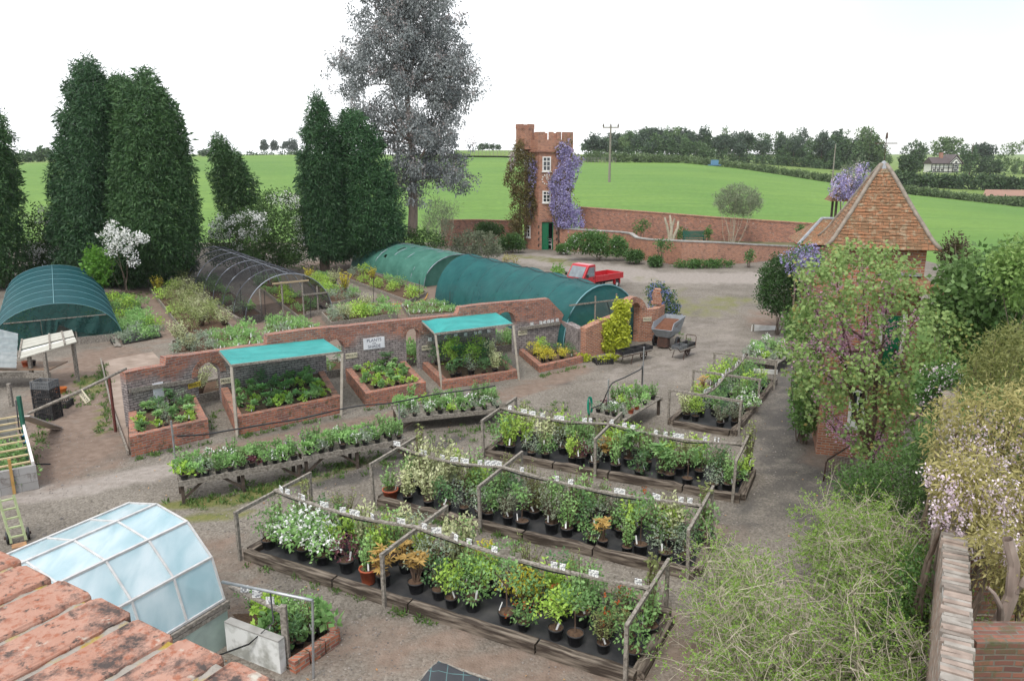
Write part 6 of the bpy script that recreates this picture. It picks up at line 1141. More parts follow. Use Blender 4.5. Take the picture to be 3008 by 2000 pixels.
PD = sleeperbed('D', 'long sleeper bed running away beside the gravel path', (1688, 1004), (1784, 883), 2.0, False, (.02, .43, .86), ncard=24, nsl=3)
random.seed(6)
rows(lambda u, v: PD(v*.92+.04, 1-u), [(.05, ['cream', 'yellowgreen', None, 'grey', 'grey']), (.2, ['wisp', 'silver', 'bushy', 'dark', 'silver']), (.36, ['lime', 'bushy', 'dark', 'upright', 'white']), (.52, ['bronze', 'bushy', 'silver', 'dark', 'bushy']), (.68, ['yellowgreen', 'upright', 'bushy', 'lime', 'dark'])][:5], 'the sleeper bed by the path', GB, z=.04, sc=(.85, 1.15))
rows(lambda u, v: PD(v, 1-u), [(.84, ['lime', 'upright', 'bushy', 'dark', 'lime']), (.97, ['upright', 'lime', 'bushy', 'bushy', None])], 'the far end of the path bed', GB, z=.04, sc=(.85, 1.15))
# ---------------------------------------------------------------- plant benches
def bench(label, fl, fr, z, depth, nleg, where, rdef, back=True, brace=True, seed=1, flip=False):
    a, b = at(*fl, z), at(*fr, z); a.z = b.z = 0; d = (b-a).normalized(); nb = Vector((-d.y, d.x, 0)); L_ = (b-a).length; T_ = thing('plant_bench', label, 'bench', a, group='wooden plant sales benches')
    nbd = 5
    for i in range(nbd): q = nb*depth*(i+.5)/nbd; MB().bar(q+Z*(z-.03), q+d*L_+Z*(z-.03), depth/nbd-.012, .035).build('board', M['wood_grey'], T_)
    for v in (-.02, depth+.02): MB().bar(nb*v-d*.03+Z*(z-.05), nb*v+d*(L_+.03)+Z*(z-.05), .035, .13).build('rail', M['wood_grey'], T_)
    for i in range(nleg):
        u = L_*i/(nleg-1); u = min(max(u, .06), L_-.06)
        for v in (.06, depth-.06): MB().bar(d*u+nb*v-Z*.02, d*u+nb*v+Z*(z-.05), .08, .08, up=d).build('leg', M['wood_dark'], T_)
        if brace:
            s_ = 1 if i == 0 else -1; MB().bar(d*u+nb*.06+Z*.12, d*(u+s_*.5)+nb*.06+Z*(z-.1), .04, .06).build('brace', M['wood_dark'], T_)
    random.seed(seed); rows(lambda u, v: a+d*u*L_+nb*v*depth, rdef, where, 'perennials on the plant benches', z=z-.01, jit=.04, sc=(.8, 1.15))
bench('long grey plant bench near the concrete track, left of two joined benches', (413, 1109), (694, 1058), .62, .85, 3, 'the long left bench', [(.14, ['p_lime', 'p_green', 'p_silver', 'p_grass', 'p_green', 'p_tall', 'p_dark', 'p_green', 'p_white', 'p_green', 'p_tall']), (.46, ['p_green', 'p_tall', 'p_grass', 'p_green', 'p_white', 'p_grass', 'p_green', 'p_tall', 'p_silver', 'p_green', 'p_violet']), (.82, ['p_tall', 'p_green', 'p_white', 'p_grass', 'p_tall', 'p_green', 'p_grass', 'p_green', 'p_tall', 'p_silver'])], seed=11)
bench('plant bench joined on the right of the long left bench', (700, 1052), (938, 1010), .62, .85, 3, 'the joined right bench', [(.14, ['p_green', 'p_silver', 'p_tall', 'p_green', 'p_white', 'p_silver', 'p_grass', 'p_tall', 'p_tall']), (.46, ['p_tall', 'p_green', 'p_grass', 'p_tall', 'p_green', 'p_violet', 'p_green', 'p_tall', 'p_green']), (.82, ['p_violet', 'p_tall', 'p_green', 'p_white', 'p_tall', 'p_green', 'p_grass', 'p_tall', 'p_tall'])], seed=12)
bench('low plant bench in front of the brick planters', (919, 965), (1158, 941), .48, 1.35, 2, 'the low middle bench', [(.12, ['p_silver', 'p_silver', 'p_white', 'p_grass', 'p_lime', 'p_green', 'p_silver', 'p_white', 'p_silver']), (.38, ['p_green', 'p_white', 'p_silver', 'p_white', 'p_green', 'p_grass', 'p_white', 'p_silver', 'p_grass']), (.66, ['p_tall', 'p_green', 'p_tall', 'p_green', 'p_white', 'p_tall', 'p_violet', 'p_tall', 'p_green']), (.9, ['p_green', 'p_tall', 'p_lime', 'p_tall', 'p_green', 'p_grass', 'p_tall', 'p_tall'])], seed=13)
a_ = at(1362, 951, .6); bench('short plant bench with the garden tap standing beside it', (1362, 951), (1438, 967), .6, 2.7, 2, 'the tap bench', [(.08, ['p_silver', 'p_silver', 'p_white', 'p_silver']), (.27, ['p_dark', 'p_silver', 'p_silver', 'p_tc']), (.46, ['p_tall', 'p_lime', 'p_dark', 'p_tc']), (.66, ['p_tall', 'p_green', 'p_grass', 'p_green']), (.88, ['p_lime', 'p_tall', 'p_green', 'p_tall'])], seed=14)
bench('far plant bench near the white board and the redbud tree', (1700, 822), (1790, 836), .5, 3.4, 2, 'the far bench', [(.06, ['p_silver', 'p_white', 'p_lime', 'p_silver']), (.24, ['p_white', 'p_green', 'p_silver', 'p_green']), (.42, ['p_green', 'p_silver', 'p_tall', 'p_silver']), (.6, ['p_silver', 'p_green', 'p_white', 'p_green']), (.78, ['p_white', 'p_silver', 'p_grass', 'p_green']), (.94, ['p_green', 'p_white', 'p_green', 'p_white'])][:5], seed=15)
# white board behind the far bench and the low white plank
q0, q1 = at(1728, 790), at(1796, 790); yb = at(1760, 775).y+1.2; T = thing('white_board', 'long white board on two stakes behind the far plant bench', 'board', dp(1730, 762, yb)); o0 = dp(1730, 762, yb); o1 = dp(1795, 765, yb+.3); MB().bar((0, 0, .1), o1-o0+Z*.1, .04, .42).build('panel', M['white_paint'], T)
for v in (.05, .95): q = (o1-o0)*v; MB().bar(q+Vector((0, -.05, -o0.z)), q+Vector((0, -.05, .38)), .06, .06, up=(1, 0, 0)).build('stake', M['wood_grey'], T)
o0, o1 = at(1735, 853, .6), at(1790, 857, .6); T = thing('white_plank', 'short white plank on posts at the far end of the path bed', 'board', o0); MB().bar((0, 0, 0), o1-o0, .05, .16).build('plank', M['white_paint'], T)
for v in (.1, .9): q = (o1-o0)*v; MB().bar(q+Vector((0, .05, -.6)), q+Vector((0, .05, .05)), .05, .05, up=(1, 0, 0)).build('stake', M['wood_grey'], T)
# garden tap on its post with a green hose coil
g = at(1355, 975); T = thing('garden_tap', 'post with a green hose hung over it beside the tap bench', 'tap', g); MB().bar((0, 0, 0), (0, 0, .95), .07, .07, up=(1, 0, 0)).build('post', M['wood_grey'], T); hosem = plain('green hose', (.01, .22, .14), (.015, .28, .18), rough=.4)
MB().tube([(.06*math.cos(t_*1.0)+.02*t_/9, -.05, .62+.3*math.sin(t_)) for t_ in np.linspace(0, 25, 60)], .016, 5).build('hose', hosem, T, smooth=True); MB().tube([(0, -.06, .85), (0, -.16, .85), (0, -.17, .79)], .02, 6).build('spout', M['metal'], T)
def pipe(label, pts, r, mat, name='irrigation_pipe', cat='pipe', posts=()):
    P_ = [at(*p) for p in pts]; o = P_[0].copy(); o.z = 0; T_ = thing(name, label, cat, o); sm = []
    for i in range(len(P_)-1):
        a, b, c, d_ = P_[max(i-1, 0)], P_[i], P_[i+1], P_[min(i+2, len(P_)-1)]
        for k_ in range(6): t_ = k_/6; sm.append(b*(1+t_*t_*(2*t_-3))+c*(t_*t_*(3-2*t_))+((c-a)*.35*(t_*(1-t_)**2))-((d_-b)*.35*(t_*t_*(1-t_))))
    sm.append(P_[-1]); MB().tube([q-o for q in sm], r, 6).build('tube', mat, T_, smooth=True)
    for X, Y, h in posts: q = at(X, Y)-o; MB().tube([q, q+Z*h], .025, 6).build('stake', M['metal'], T_)
    return T_
pipe('black water pipe strung along the row of benches before the planters', [(407, 1004, 1.45), (470, 1000, 1.2), (560, 985, 1.2), (640, 972, 1.15), (700, 962, 1.15), (770, 945, 1.15), (835, 933, 1.2), (905, 927, 1.2), (1000, 908, 1.2), (1085, 897, 1.25), (1140, 888, 1.3)], .022, M['black'], posts=((407, 1088, 1.5), (921, 1000, 1.0)))
pipe('black water pipe arching over the tap bench', [(1362, 940, .8), (1385, 930, .9), (1397, 905, 1.3), (1410, 882, 1.6), (1440, 868, 1.7), (1475, 850, 1.75), (1479, 843, 1.75), (1478, 885, .9)], .02, M['black'], posts=((1398, 985, 1.6), (1479, 895, 1.6)))
yel = plain('yellow hose', (.50, .27, .04), (.42, .22, .03), rough=.5)
pipe('orange yellow hose looping on the ground beside the blue green tunnel', [(985, 676, .3), (978, 690, .05), (960, 697, .03), (920, 700, .03), (870, 701, .03), (843, 700, .03), (848, 708, .03), (880, 712, .03), (930, 709, .03), (985, 703, .03), (1000, 700, .03)], .03, yel, 'garden_hose', 'hose')
# ---------------------------------------------------------------- planter plants
GS = 'shade plants in the brick planters'
def prow(key, where, rdef, sc=(.52, .78), seed=2):
    q0, q1, q2, q3, h = PL[key]; random.seed(seed); rows(lambda u, v: (q0.lerp(q1, .03+.94*u)).lerp(q3.lerp(q2, .03+.94*u), .05+.86*v), rdef, where, GS, z=h-.09, sc=sc)
prow(1, 'the leftmost planter', [(.05, ['s_leaf', 's_lime', 'silver', 's_fern', 's_lime']), (.35, ['s_lime', 's_fern', 'silver', 's_leaf', 's_fern']), (.65, ['s_fern', 's_dark', 's_leaf', 's_dark', 's_leaf']), (.95, ['s_fern', 's_lime', 's_big', 'silver'])], seed=21)
prow(2, 'the longest planter', [(.04, ['s_lime', 's_fern', 's_leaf', 's_lime', 's_lime', 's_leaf', 's_lime', 's_fern', 's_leaf', 's_lime']), (.3, ['s_leaf', 's_lime', 's_fern', 's_leaf', 's_lime', 's_fern', 's_lime', 's_leaf', 's_lime']), (.62, ['s_fern', 's_leaf', 's_fern', 's_dark', 's_leaf', 's_fern', 's_lime', 's_leaf', 's_fern']), (.96, ['s_leaf', 's_fern', 's_dark', 's_leaf', 's_leaf', 's_fern', 's_leaf'])], seed=22)
prow(3, 'the planter below the white sign', [(.05, ['s_lime', 's_leaf', 's_lime', 's_fern', 's_lime', 's_lime']), (.35, ['s_leaf', 's_lime', 's_leaf', 's_lime', 's_leaf']), (.65, ['s_lime', 's_fern', 's_leaf', 's_fern', 's_leaf']), (.95, ['s_fern', 's_lime', 's_leaf', 's_big', 's_fern'])], seed=23)
prow(4, 'the planter under the torn canopy', [(.05, ['dark', 's_big', 'silver', 's_dark', 'cream', 's_dark']), (.5, ['s_acer', 's_big', 's_acer', 's_dark', 'cream']), (.95, ['s_dark', 's_acer', 's_dark', 's_acer', 's_dark'])], sc=(.8, 1.05), seed=24)
prow(5, 'the low planter by the golden hop', [(.1, ['s_gold', 's_gold', 's_gold', 's_dark']), (.7, ['s_gold', 's_acer', 's_dark', 's_dark', 's_dark'])], seed=25)
# ---------------------------------------------------------------- timber edged stock beds behind the wall
def stock(label, quad, rdef, where, h=.22, sc=(1.0, 1.35), tags=None, seed=1, board=True, tray=False):
    q = [at(*p) for p in quad]; o = q[0]; T_ = thing('stock_bed', label, 'plant bed', o, group='timber edged stock beds behind the brick wall')
    if board:
        for i in range(4):
            a, b = q[i]-o, q[(i+1) % 4]-o; dd = (b-a).normalized()*.03; MB().bar(a+dd+Z*h/2, b-dd+Z*h/2, .06, h).build('edge_board', M['wood_grey'], T_)
    MB().add([x-o+Z*(h-.07 if board else .06) for x in q], [(0, 1, 2, 3)]).build('pot_trays' if tray else 'soil', M['black'] if tray else M['soil'], T_)
    random.seed(seed); rows(lambda u, v: (q[0].lerp(q[1], u)).lerp(q[3].lerp(q[2], u), v), rdef, where, 'stock plants behind the brick wall', z=h-.08 if board else .07, sc=sc, tags=tags, jit=.08)
g, y_, o_, w_, k_, l_, tg_, dk = 'b_green', 'b_grey', 'b_olive', 'b_wisp', 'b_yellow', 'b_lime', 'b_tag', 'b_dark'
stock('tray bed of seedlings beside the dark teal tunnel', [(283, 795), (374, 777), (340, 728), (268, 738)], [(.12, [y_, y_, g, g, y_]), (.37, [g, y_, g, l_]), (.62, [g, g, g]), (.88, [l_, g, g])], 'the seedling trays by the teal tunnel', board=False, tray=True, tags=None, seed=31)
stock('small tray bed above the seedling trays by the teal tunnel', [(262, 722), (330, 715), (312, 692), (250, 698)], [(.2, [g, l_, g]), (.75, [l_, g, l_])], 'the small upper tray bed', board=False, tray=True, seed=32)
stock('large stock bed of olive green shrubs left of the black net tunnel', [(434, 784), (536, 762), (432, 660), (346, 670)], [(.08, [o_, w_, o_, w_]), (.24, [o_, w_, w_, o_]), (.4, [l_, o_, w_, w_]), (.56, [o_, w_, o_]), (.72, [l_, o_, w_]), (.9, [k_, l_, o_])], 'the shrub bed left of the black tunnel', sc=(1.0, 1.35), seed=33)
stock('left hand stock bed inside the black net tunnel', [(548, 742), (606, 732), (490, 648), (440, 655)], [(.1, [y_, g]), (.35, [g, y_]), (.6, [dk, g]), (.85, [dk, dk])], 'the left bed in the black tunnel', seed=34)
stock('right hand stock bed inside the black net tunnel', [(690, 738), (742, 722), (620, 640), (575, 650)], [(.08, [tg_, g]), (.3, [l_, g]), (.55, [g, l_]), (.8, [dk, g])], 'the right bed in the black tunnel', seed=35)
stock('stock bed between the black tunnel and the old green tunnel', [(765, 705), (834, 692), (742, 640), (700, 648)], [(.08, [y_, y_, g]), (.34, [l_, g, k_]), (.6, [l_, l_, w_]), (.86, [k_, l_, g])], 'the bed right of the black tunnel', seed=36)
stock('stock bed of leafy green plants before the old green tunnel', [(940, 700), (985, 680), (830, 625), (780, 640)], [(.06, [l_, g]), (.26, [l_, dk]), (.46, [l_, g]), (.66, [l_, k_]), (.86, [y_, l_])], 'the bed before the old green tunnel', seed=37, sc=(1, 1.3))
stock('raised stock bed with canes behind the brick wall', [(765, 760), (915, 738), (880, 715), (742, 735)], [(.15, [y_, w_, l_, l_, g, g]), (.7, [y_, g, l_, w_, g])], 'the raised bed with canes', h=.4, seed=38)
stock('stock bed full of white plant labels behind the left canopy', [(618, 785), (735, 765), (700, 745), (612, 757)], [(.2, [tg_, y_, tg_, g, tg_]), (.75, [tg_, g, tg_, tg_])], 'the labelled bed behind the left canopy', seed=39, tags=True)
stock('stock bed full of white plant labels beside the blue green tunnel', [(945, 735), (1060, 728), (1040, 703), (925, 708)], [(.2, [tg_, tg_, tg_, tg_, tg_]), (.75, [tg_, tg_, tg_, tg_])], 'the labelled bed by the blue green tunnel', seed=40, tags=True)
stock('stock bed crowded with labels behind the lower left wall', [(505, 818), (605, 806), (572, 766), (476, 775)], [(.12, [tg_, tg_, tg_, tg_]), (.45, [tg_, g, tg_, tg_]), (.8, [tg_, tg_, g])], 'the crowded labelled bed', seed=41, tags=True)
stock('stock bed of thin grassy plants behind the lower left wall', [(400, 825), (500, 818), (468, 782), (396, 795)], [(.2, [y_, w_, y_, y_]), (.75, [w_, y_, y_])], 'the grassy bed behind the wall', seed=42)
for i, (quad, wh_) in enumerate((([(468, 960), (512, 930), (500, 860), (455, 868)], 'the first arch'), ([(756, 890), (795, 872), (795, 805), (752, 815)], 'the second arch'), ([(935, 835), (968, 825), (968, 790), (936, 795)], 'the third arch'), ([(1148, 830), (1190, 815), (1188, 775), (1145, 780)], 'the fourth arch'))):
    pass
pbk = [SW.out(arch[i][0]-.1, -.55) for i in range(4)]
for i, (wh_, ks_) in enumerate((('first', [[w_, y_], [y_, w_]]), ('second', [[tg_, g], [g, y_]]), ('third', [[g, dk], [tg_, g]]), ('fourth', [[y_, g], [dk, g]]))):
    u0, u1 = arch[i][0], arch[i][1]; f = lambda u, o: SW.out(u, o)
    Q = [f(u0+.1, -.75), f(u1+.9, -.75), f(u1+.9, -2.3), f(u0+.1, -2.3)]; o = Q[0]; T = thing('stock_bed', 'small timber stock bed seen through the %s arch of the brick wall' % wh_, 'plant bed', o, group='timber edged stock beds behind the brick wall')
    for j in range(4): a, b = Q[j]-o, Q[(j+1) % 4]-o; dd = (b-a).normalized()*.03; MB().bar(a+dd+Z*.15, b-dd+Z*.15, .06, .3).build('edge_board', M['wood_grey'], T)
    MB().add([x-o+Z*.22 for x in Q], [(0, 1, 2, 3)]).build('soil', M['soil'], T); random.seed(50+i); rows(lambda u, v: (Q[0].lerp(Q[1], u)).lerp(Q[3].lerp(Q[2], u), v), [(.2, ks_[0]), (.75, ks_[1])], 'the bed behind the %s arch' % wh_, 'stock plants behind the brick wall', z=.23, sc=(1.1, 1.5), tags=True if i == 1 else None)
GT = 'plants inside the net tunnels'
for nm, Pf, bb0, xs_, n_, wh_ in (('t1', P1, b1, (-1.6, 1.6), 5, 'the dark teal tunnel'), ('t4', P4, b4, (-1.3, 1.3), 6, 'the blue green tunnel')):
    for x in xs_:
        for i in range(n_):
            q = bb0+Pf((L1 if nm == 't1' else L4)*(i+.6)/n_, x, .05); plant(random.choice((g, dk, l_)), q, 'green plant under %s, %s from the back on its %s side' % (wh_, ORD[i], 'left' if x < 0 else 'right'), GT, 1.4)
# canes: thin black stakes in the stock area
for i, (X, Y, h, lab) in enumerate(((556, 715, 1.5, 'by the black tunnel net'), (612, 745, 1.7, 'near the labelled bed'), (480, 700, 1.2, 'in the shrub bed'), (965, 695, 1.3, 'by the yellow hose'), (860, 700, 1.5, 'in front of the green tunnel bed'), (716, 735, 1.2, 'at the black tunnel doorway'), (1035, 722, 1.2, 'beside the blue green tunnel'))):
    o_ = MB().tube([at(X, Y), at(X, Y)+Vector((.05, 0, h))], .018, 5).build('garden_stake', M['black'], None); tag(o_, 'thin black stake standing '+lab, 'stake', 'thin black stakes in the stock beds')
# ================================================================ GREENHOUSE IN THE FOREGROUND
gz = .85; G0, G1 = at(516, 1380, gz), at(430.5, 1432, gz); ax = (G1-G0); bay = ax.length; ax.normalize(); nx_ = Vector((-ax.y, ax.x, 0)); og = Vector((G0.x, G0.y, 0))
prof = [(0, .85), (.22, 1.6), (.77, 2.15), (1.57, 2.3), (2.36, 2.14), (2.92, 1.6), (3.14, .85)]
def GP(i, j, k=1.): a, z = prof[j]; return -nx_*a*1+ax*bay*i+Z*z if (nx_.dot(Vector((-1, 0, 0))) < 0) else nx_*a+ax*bay*i+Z*z
T = thing('glasshouse', 'curved many sided glasshouse with whitewashed panes below the brick parapet', 'greenhouse', og)
m, t, N, L = newmat('whitewashed glass'); tc_ = N('TexCoord'); mp = N('Mapping'); mp.inputs['Scale'].default_value = (1.6, .6, .5); mp.inputs['Rotation'].default_value = (0, 0, .5); L(tc_.outputs['Object'], mp.inputs[0]); nz = N('TexNoise'); nz.inputs['Scale'].default_value = 1.6; nz.inputs['Detail'].default_value = 8; nz.inputs['Distortion'].default_value = .35; L(mp.outputs[0], nz.inputs['Vector'])
rp = N('ValToRGB'); rp.color_ramp.elements[0].position = .3; rp.color_ramp.elements[1].position = .75; rp.color_ramp.elements[0].color = (.42, .64, .71, 1); rp.color_ramp.elements[1].color = (.78, .87, .90, 1); L(nz.outputs[0], rp.inputs[0])
p = N('BsdfPrincipled'); p.inputs['Roughness'].default_value = .16; p.inputs['Specular IOR Level'].default_value = .7; L(rp.outputs[0], p.inputs['Base Color']); tl = N('BsdfTranslucent'); L(rp.outputs[0], tl.inputs[0]); m1 = N('MixShader'); m1.inputs[0].default_value = .35; L(p.outputs[0], m1.inputs[1]); L(tl.outputs[0], m1.inputs[2])
tr = N('BsdfTransparent'); m2 = N('MixShader'); mr = N('MapRange'); mr.inputs[1].default_value = .3; mr.inputs[2].default_value = .65; mr.inputs[3].default_value = .80; mr.inputs[4].default_value = .97; L(nz.outputs[0], mr.inputs[0]); L(mr.outputs[0], m2.inputs[0]); L(tr.outputs[0], m2.inputs[1]); L(m1.outputs[0], m2.inputs[2]); o = N('OutputMaterial'); L(m2.outputs[0], o.inputs[0]); M['ww'] = m
alu = plain('pale glazing bar', (.55, .54, .53), (.42, .41, .40), rough=.45, scale=9)
NB = 5
for i in range(NB):
    for j in range(6): MB().add([GP(i, j), GP(i+1, j), GP(i+1, j+1), GP(i, j+1)], [(0, 1, 2, 3)]).build('pane', M['ww'], T)
for i in range(NB+1):
    mb = MB()
    for j in range(6): mb.bar(GP(i, j), GP(i, j+1), .035, .045)
    mb.build('hoop_bar', alu, T)
for j in range(7): MB().bar(GP(0, j)+Z*.012, GP(NB, j)+Z*.012, .045, .04).build('glazing_bar', alu, T)
for i in (0, NB): MB().add([GP(i, j) for j in range(7)], [tuple(range(7))]).build('end_pane', M['ww'], T)
aw = GP(0, 6)-GP(0, 0); wl = M['concrete']
for q0, q1 in ((GP(0, 0), GP(NB, 0)), (GP(0, 6), GP(NB, 6))):
    a, b = Vector((q0.x, q0.y, 0)), Vector((q1.x, q1.y, 0)); MB().bar(a+Z*.33, b+Z*.33, .12, .66).build('base_wall', plain('pale green block', (.34, .42, .37), (.24, .29, .26), scale=3, bump=.2), T)
    for z in (.70, .79): MB().bar(a+Z*z-ax*.06, b+Z*z, .14, .075).build('base_board', M['wood_grey'], T)
a, b = Vector((GP(0, 0).x, GP(0, 0).y, 0)), Vector((GP(0, 6).x, GP(0, 6).y, 0)); d_ = (b-a).normalized(); MB().bar(a+d_*.08+Z*.42, b-d_*.08+Z*.42, .1, .84).build('end_wall', plain('old green end wall', (.20, .26, .22), (.12, .15, .12)), T)
MB().box(og*0+GP(2, 3)-Z*1.75, (1.4, 2.6, .06), math.atan2(ax.y, ax.x)-1.57).build('staging', M['wood_grey'], T)
random.seed(60)
for i in range(8): q = og+GP(.6+.55*i, 3)*1+(nx_*random.uniform(-.6, .6)); q.z = .6; plant(random.choice(('dark', 'bushy')), q, 'plant inside the glasshouse, %s from its far end' % ORD[i], 'plants inside the glasshouse', .8, tags=False)
# small bed with block wall right of the glasshouse
B0, B1 = at(524, 1428, .6), at(648, 1474, .6); B0.z = B1.z = 0; T = thing('block_wall', 'short white painted block wall right of the glasshouse', 'wall', B0); MB().bar(Z*.3, B1-B0+Z*.3, .14, .6).build('wall', plain('flaking white block', (.60, .60, .58), (.30, .30, .27), scale=3.5, bump=.3, lo=.45, hi=.62), T); MB().bar(Z*.615, B1-B0+Z*.615, .15, .028).build('coping', M['concrete'], T)
C0, C1, C2 = at(672, 1548), at(777, 1478), at(600, 1370); T = thing('stone_edging', 'low mossy stone edging of the small bed beside the glasshouse', 'edging', C0)
for a, b in ((C0, C1), (C1, at(700, 1415))):
    d_ = (b-a); n_ = int(d_.length/.3)
    for i in range(n_): MB().bar(a-C0+d_*(i+.04)/n_+Z*.11, a-C0+d_*(i+.96)/n_+Z*(.11+random.uniform(-.01, .02)), .16, .24).build('stone', M['brick_moss'], T, jit=.015)
MB().add([q-C0+Z*.06 for q in (at(655, 1540), C0, C1, at(690, 1410), at(535, 1420))], [(0, 1, 2, 3, 4)]).build('soil', M['soil'], T)
random.seed(61); E0, E1, E2 = at(664, 1520), at(750, 1470), at(560, 1405); rows(lambda u, v: (E0.lerp(E1, u)).lerp(E2.lerp(at(690, 1420), u), v), [(.08, ['dark', 's_leaf', 'upright', 's_leaf']), (.36, ['s_leaf', 's_lime', 'upright', 'p_white']), (.64, ['s_lime', 'p_white', 's_leaf', 'p_white']), (.9, ['p_white', 's_lime', 'p_white'])], 'the small bed by the glasshouse', 'plants beside the glasshouse', z=.07, sc=(.8, 1.05))
q0, q1 = at(722, 1560), dp(498, 1322, at(722, 1560).y+1.2); tpz = dp(720, 1383, q0.y); T = thing('pipe_rail', 'grey metal pipe rail on a thin post beside the glasshouse', 'rail', q0); MB().tube([(0, 0, 0), tpz-q0], .022, 7).build('post', M['metal'], T); e_ = G0+Z*.35; MB().tube([tpz-q0+Z*.01, e_-q0], .028, 7).build('rail', M['metal'], T, smooth=True)
MB().tube([tpz.lerp(e_, .45)-q0-Z*.03, tpz.lerp(e_, .45)-q0+Vector((.05, -.1, -.5)), tpz.lerp(e_, .6)-q0+Vector((-.1, -.3, -.85)), tpz.lerp(e_, .9)-q0+Vector((-.1, -.6, -1.0))], .015, 6).build('pipe', M['black'], T, smooth=True)
q0 = at(642, 1490); T = thing('timber_post', 'square weathered post rising behind the short white block wall', 'post', Vector((B1.x+.02, B1.y+.16, 0))); MB().bar((0, 0, 0), (0, 0, 1.15), .1, .1, up=(1, 0, 0)).build('post', M['wood_grey'], T); c_ = dp(534, 1388, B1.y+1.0)-T.location; MB().bar((-.02, .06, 1.0), (c_.x, c_.y, 1.0), .09, .04).build('card_rail', M['wood_grey'], T)
for f in (.25, .5, .72): MB().box((c_.x*f, .06+(c_.y-.06)*f, 1.09), (.14, .02, .13)).build('label_card', M['cardface'], T)
# black fabric covered bin at the bottom edge
K0 = at(1010, 1590); zt_ = .75; c4_ = [dp(947, 1570, 0) if False else at(950, 1572, zt_), at(1006, 1513, zt_), at(1135, 1556, zt_), at(1090, 1620, zt_)]; T = thing('compost_bin', 'timber bin covered with black gridded fabric at the bottom edge of the photo', 'bin', Vector((c4_[0].x, c4_[0].y, 0))); o = T.location.copy(); mb = MB()
for i in range(4): a, b = c4_[i]-o, c4_[(i+1) % 4]-o; d_ = (b-a).normalized()*.03; MB().bar(Vector((a.x, a.y, .34))+d_, Vector((b.x, b.y, .34))-d_, .05, .68).build('side', M['wood_grey'], T)
rowsx = [[(c4_[0].lerp(c4_[3], u)).lerp(c4_[1].lerp(c4_[2], u), v)-o+Z*(-.02+.05*math.sin(5*u+1)*math.sin(3*v)+random.uniform(-.012, .012)-(.12 if u in (0, 1) or v in (0, 1) else 0)) for u in np.linspace(0, 1, 15)] for v in np.linspace(0, 1, 11)]
m, t, N, L = newmat('gridded black fabric'); tc_ = N('TexCoord'); br = N('TexBrick'); br.offset = 0; br.inputs['Scale'].default_value = 1; br.inputs['Brick Width'].default_value = .25; br.inputs['Row Height'].default_value = .25; br.inputs['Mortar Size'].default_value = .006; br.inputs['Color1'].default_value = br.inputs['Color2'].default_value = (.03, .033, .038, 1); br.inputs['Mortar'].default_value = (.08, .16, .16, 1); L(tc_.outputs['Object'], br.inputs['Vector']); p = N('BsdfPrincipled'); p.inputs['Roughness'].default_value = .7; L(br.outputs[0], p.inputs['Base Color']); o2 = N('OutputMaterial'); L(p.outputs[0], o2.inputs[0])
MB().grid(rowsx).build('fabric_cover', m, T, smooth=True)
# ================================================================ BRICK PARAPET UNDER THE CAMERA
pz = H-.75; e0 = at(59.5, 1288.5, pz); e1 = at(658, 1565, pz); pd = (e1-e0).normalized(); pn = Vector((pd.y, -pd.x, 0))
if pn.y > 0: pn = -pn
T = thing('brick_parapet', 'worn orange brick parapet with lichen in the bottom left foreground', 'wall', e0)
m, t, N, L = newmat('worn parapet brick'); tc_ = N('TexCoord'); oi = N('ObjectInfo')
def nzz(sc, det=8, ro=.65): n = N('TexNoise'); n.noise_dimensions = '4D'; n.inputs['Scale'].default_value = sc; n.inputs['Detail'].default_value = det; n.inputs['Roughness'].default_value = ro; mu = N('Math'); mu.operation = 'MULTIPLY'; mu.inputs[1].default_value = 0; L(oi.outputs['Random'], mu.inputs[0]); L(mu.outputs[0], n.inputs['W']); L(tc_.outputs['Object'], n.inputs['Vector']); return n.outputs[0]
def rmp(src, a, b, ca, cb): r = N('ValToRGB'); r.color_ramp.elements[0].position = a; r.color_ramp.elements[1].position = b; r.color_ramp.elements[0].color = c4(ca); r.color_ramp.elements[1].color = c4(cb); L(src, r.inputs[0]); return r.outputs[0]
def mxx(f, a, b):
    x = N('MixRGB'); L(f, x.inputs[0])
    for i, q in ((1, a), (2, b)):
        if isinstance(q, tuple): x.inputs[i].default_value = c4(q)
        else: L(q, x.inputs[i])
    return x.outputs[0]
base = rmp(nzz(9), .3, .7, (.33, .165, .115), (.44, .275, .215)); base = mxx(rmp(nzz(60, 6), .50, .62, (0, 0, 0), (1, 1, 1)), base, (.30, .12, .075))
blk = mxx(rmp(nzz(5.5, 10, .75), .485, .56, (0, 0, 0), (1, 1, 1)), base, (.075, .06, .055)); blk = mxx(rmp(nzz(45, 6, .7), .57, .62, (0, 0, 0), (1, 1, 1)), blk, (.10, .075, .065)); blk = mxx(rmp(nzz(14, 6), .60, .67, (0, 0, 0), (1, 1, 1)), blk, (.45, .42, .36))
p = N('BsdfPrincipled'); p.inputs['Roughness'].default_value = .9; p.inputs['Specular IOR Level'].default_value = .15; L(blk, p.inputs['Base Color']); b = N('Bump'); b.inputs['Strength'].default_value = .7; b.inputs['Distance'].default_value = .006; L(nzz(30, 8), b.inputs['Height']); L(b.outputs[0], p.inputs['Normal']); o = N('OutputMaterial'); L(p.outputs[0], o.inputs[0]); M['pbrick'] = m
mort = plain('lichened mortar', (.30, .27, .235), (.36, .25, .05), scale=30, bump=.7, rough=1, detail=8, lo=.52, hi=.66)
step = (e1-e0).length/6.02; random.seed(8)
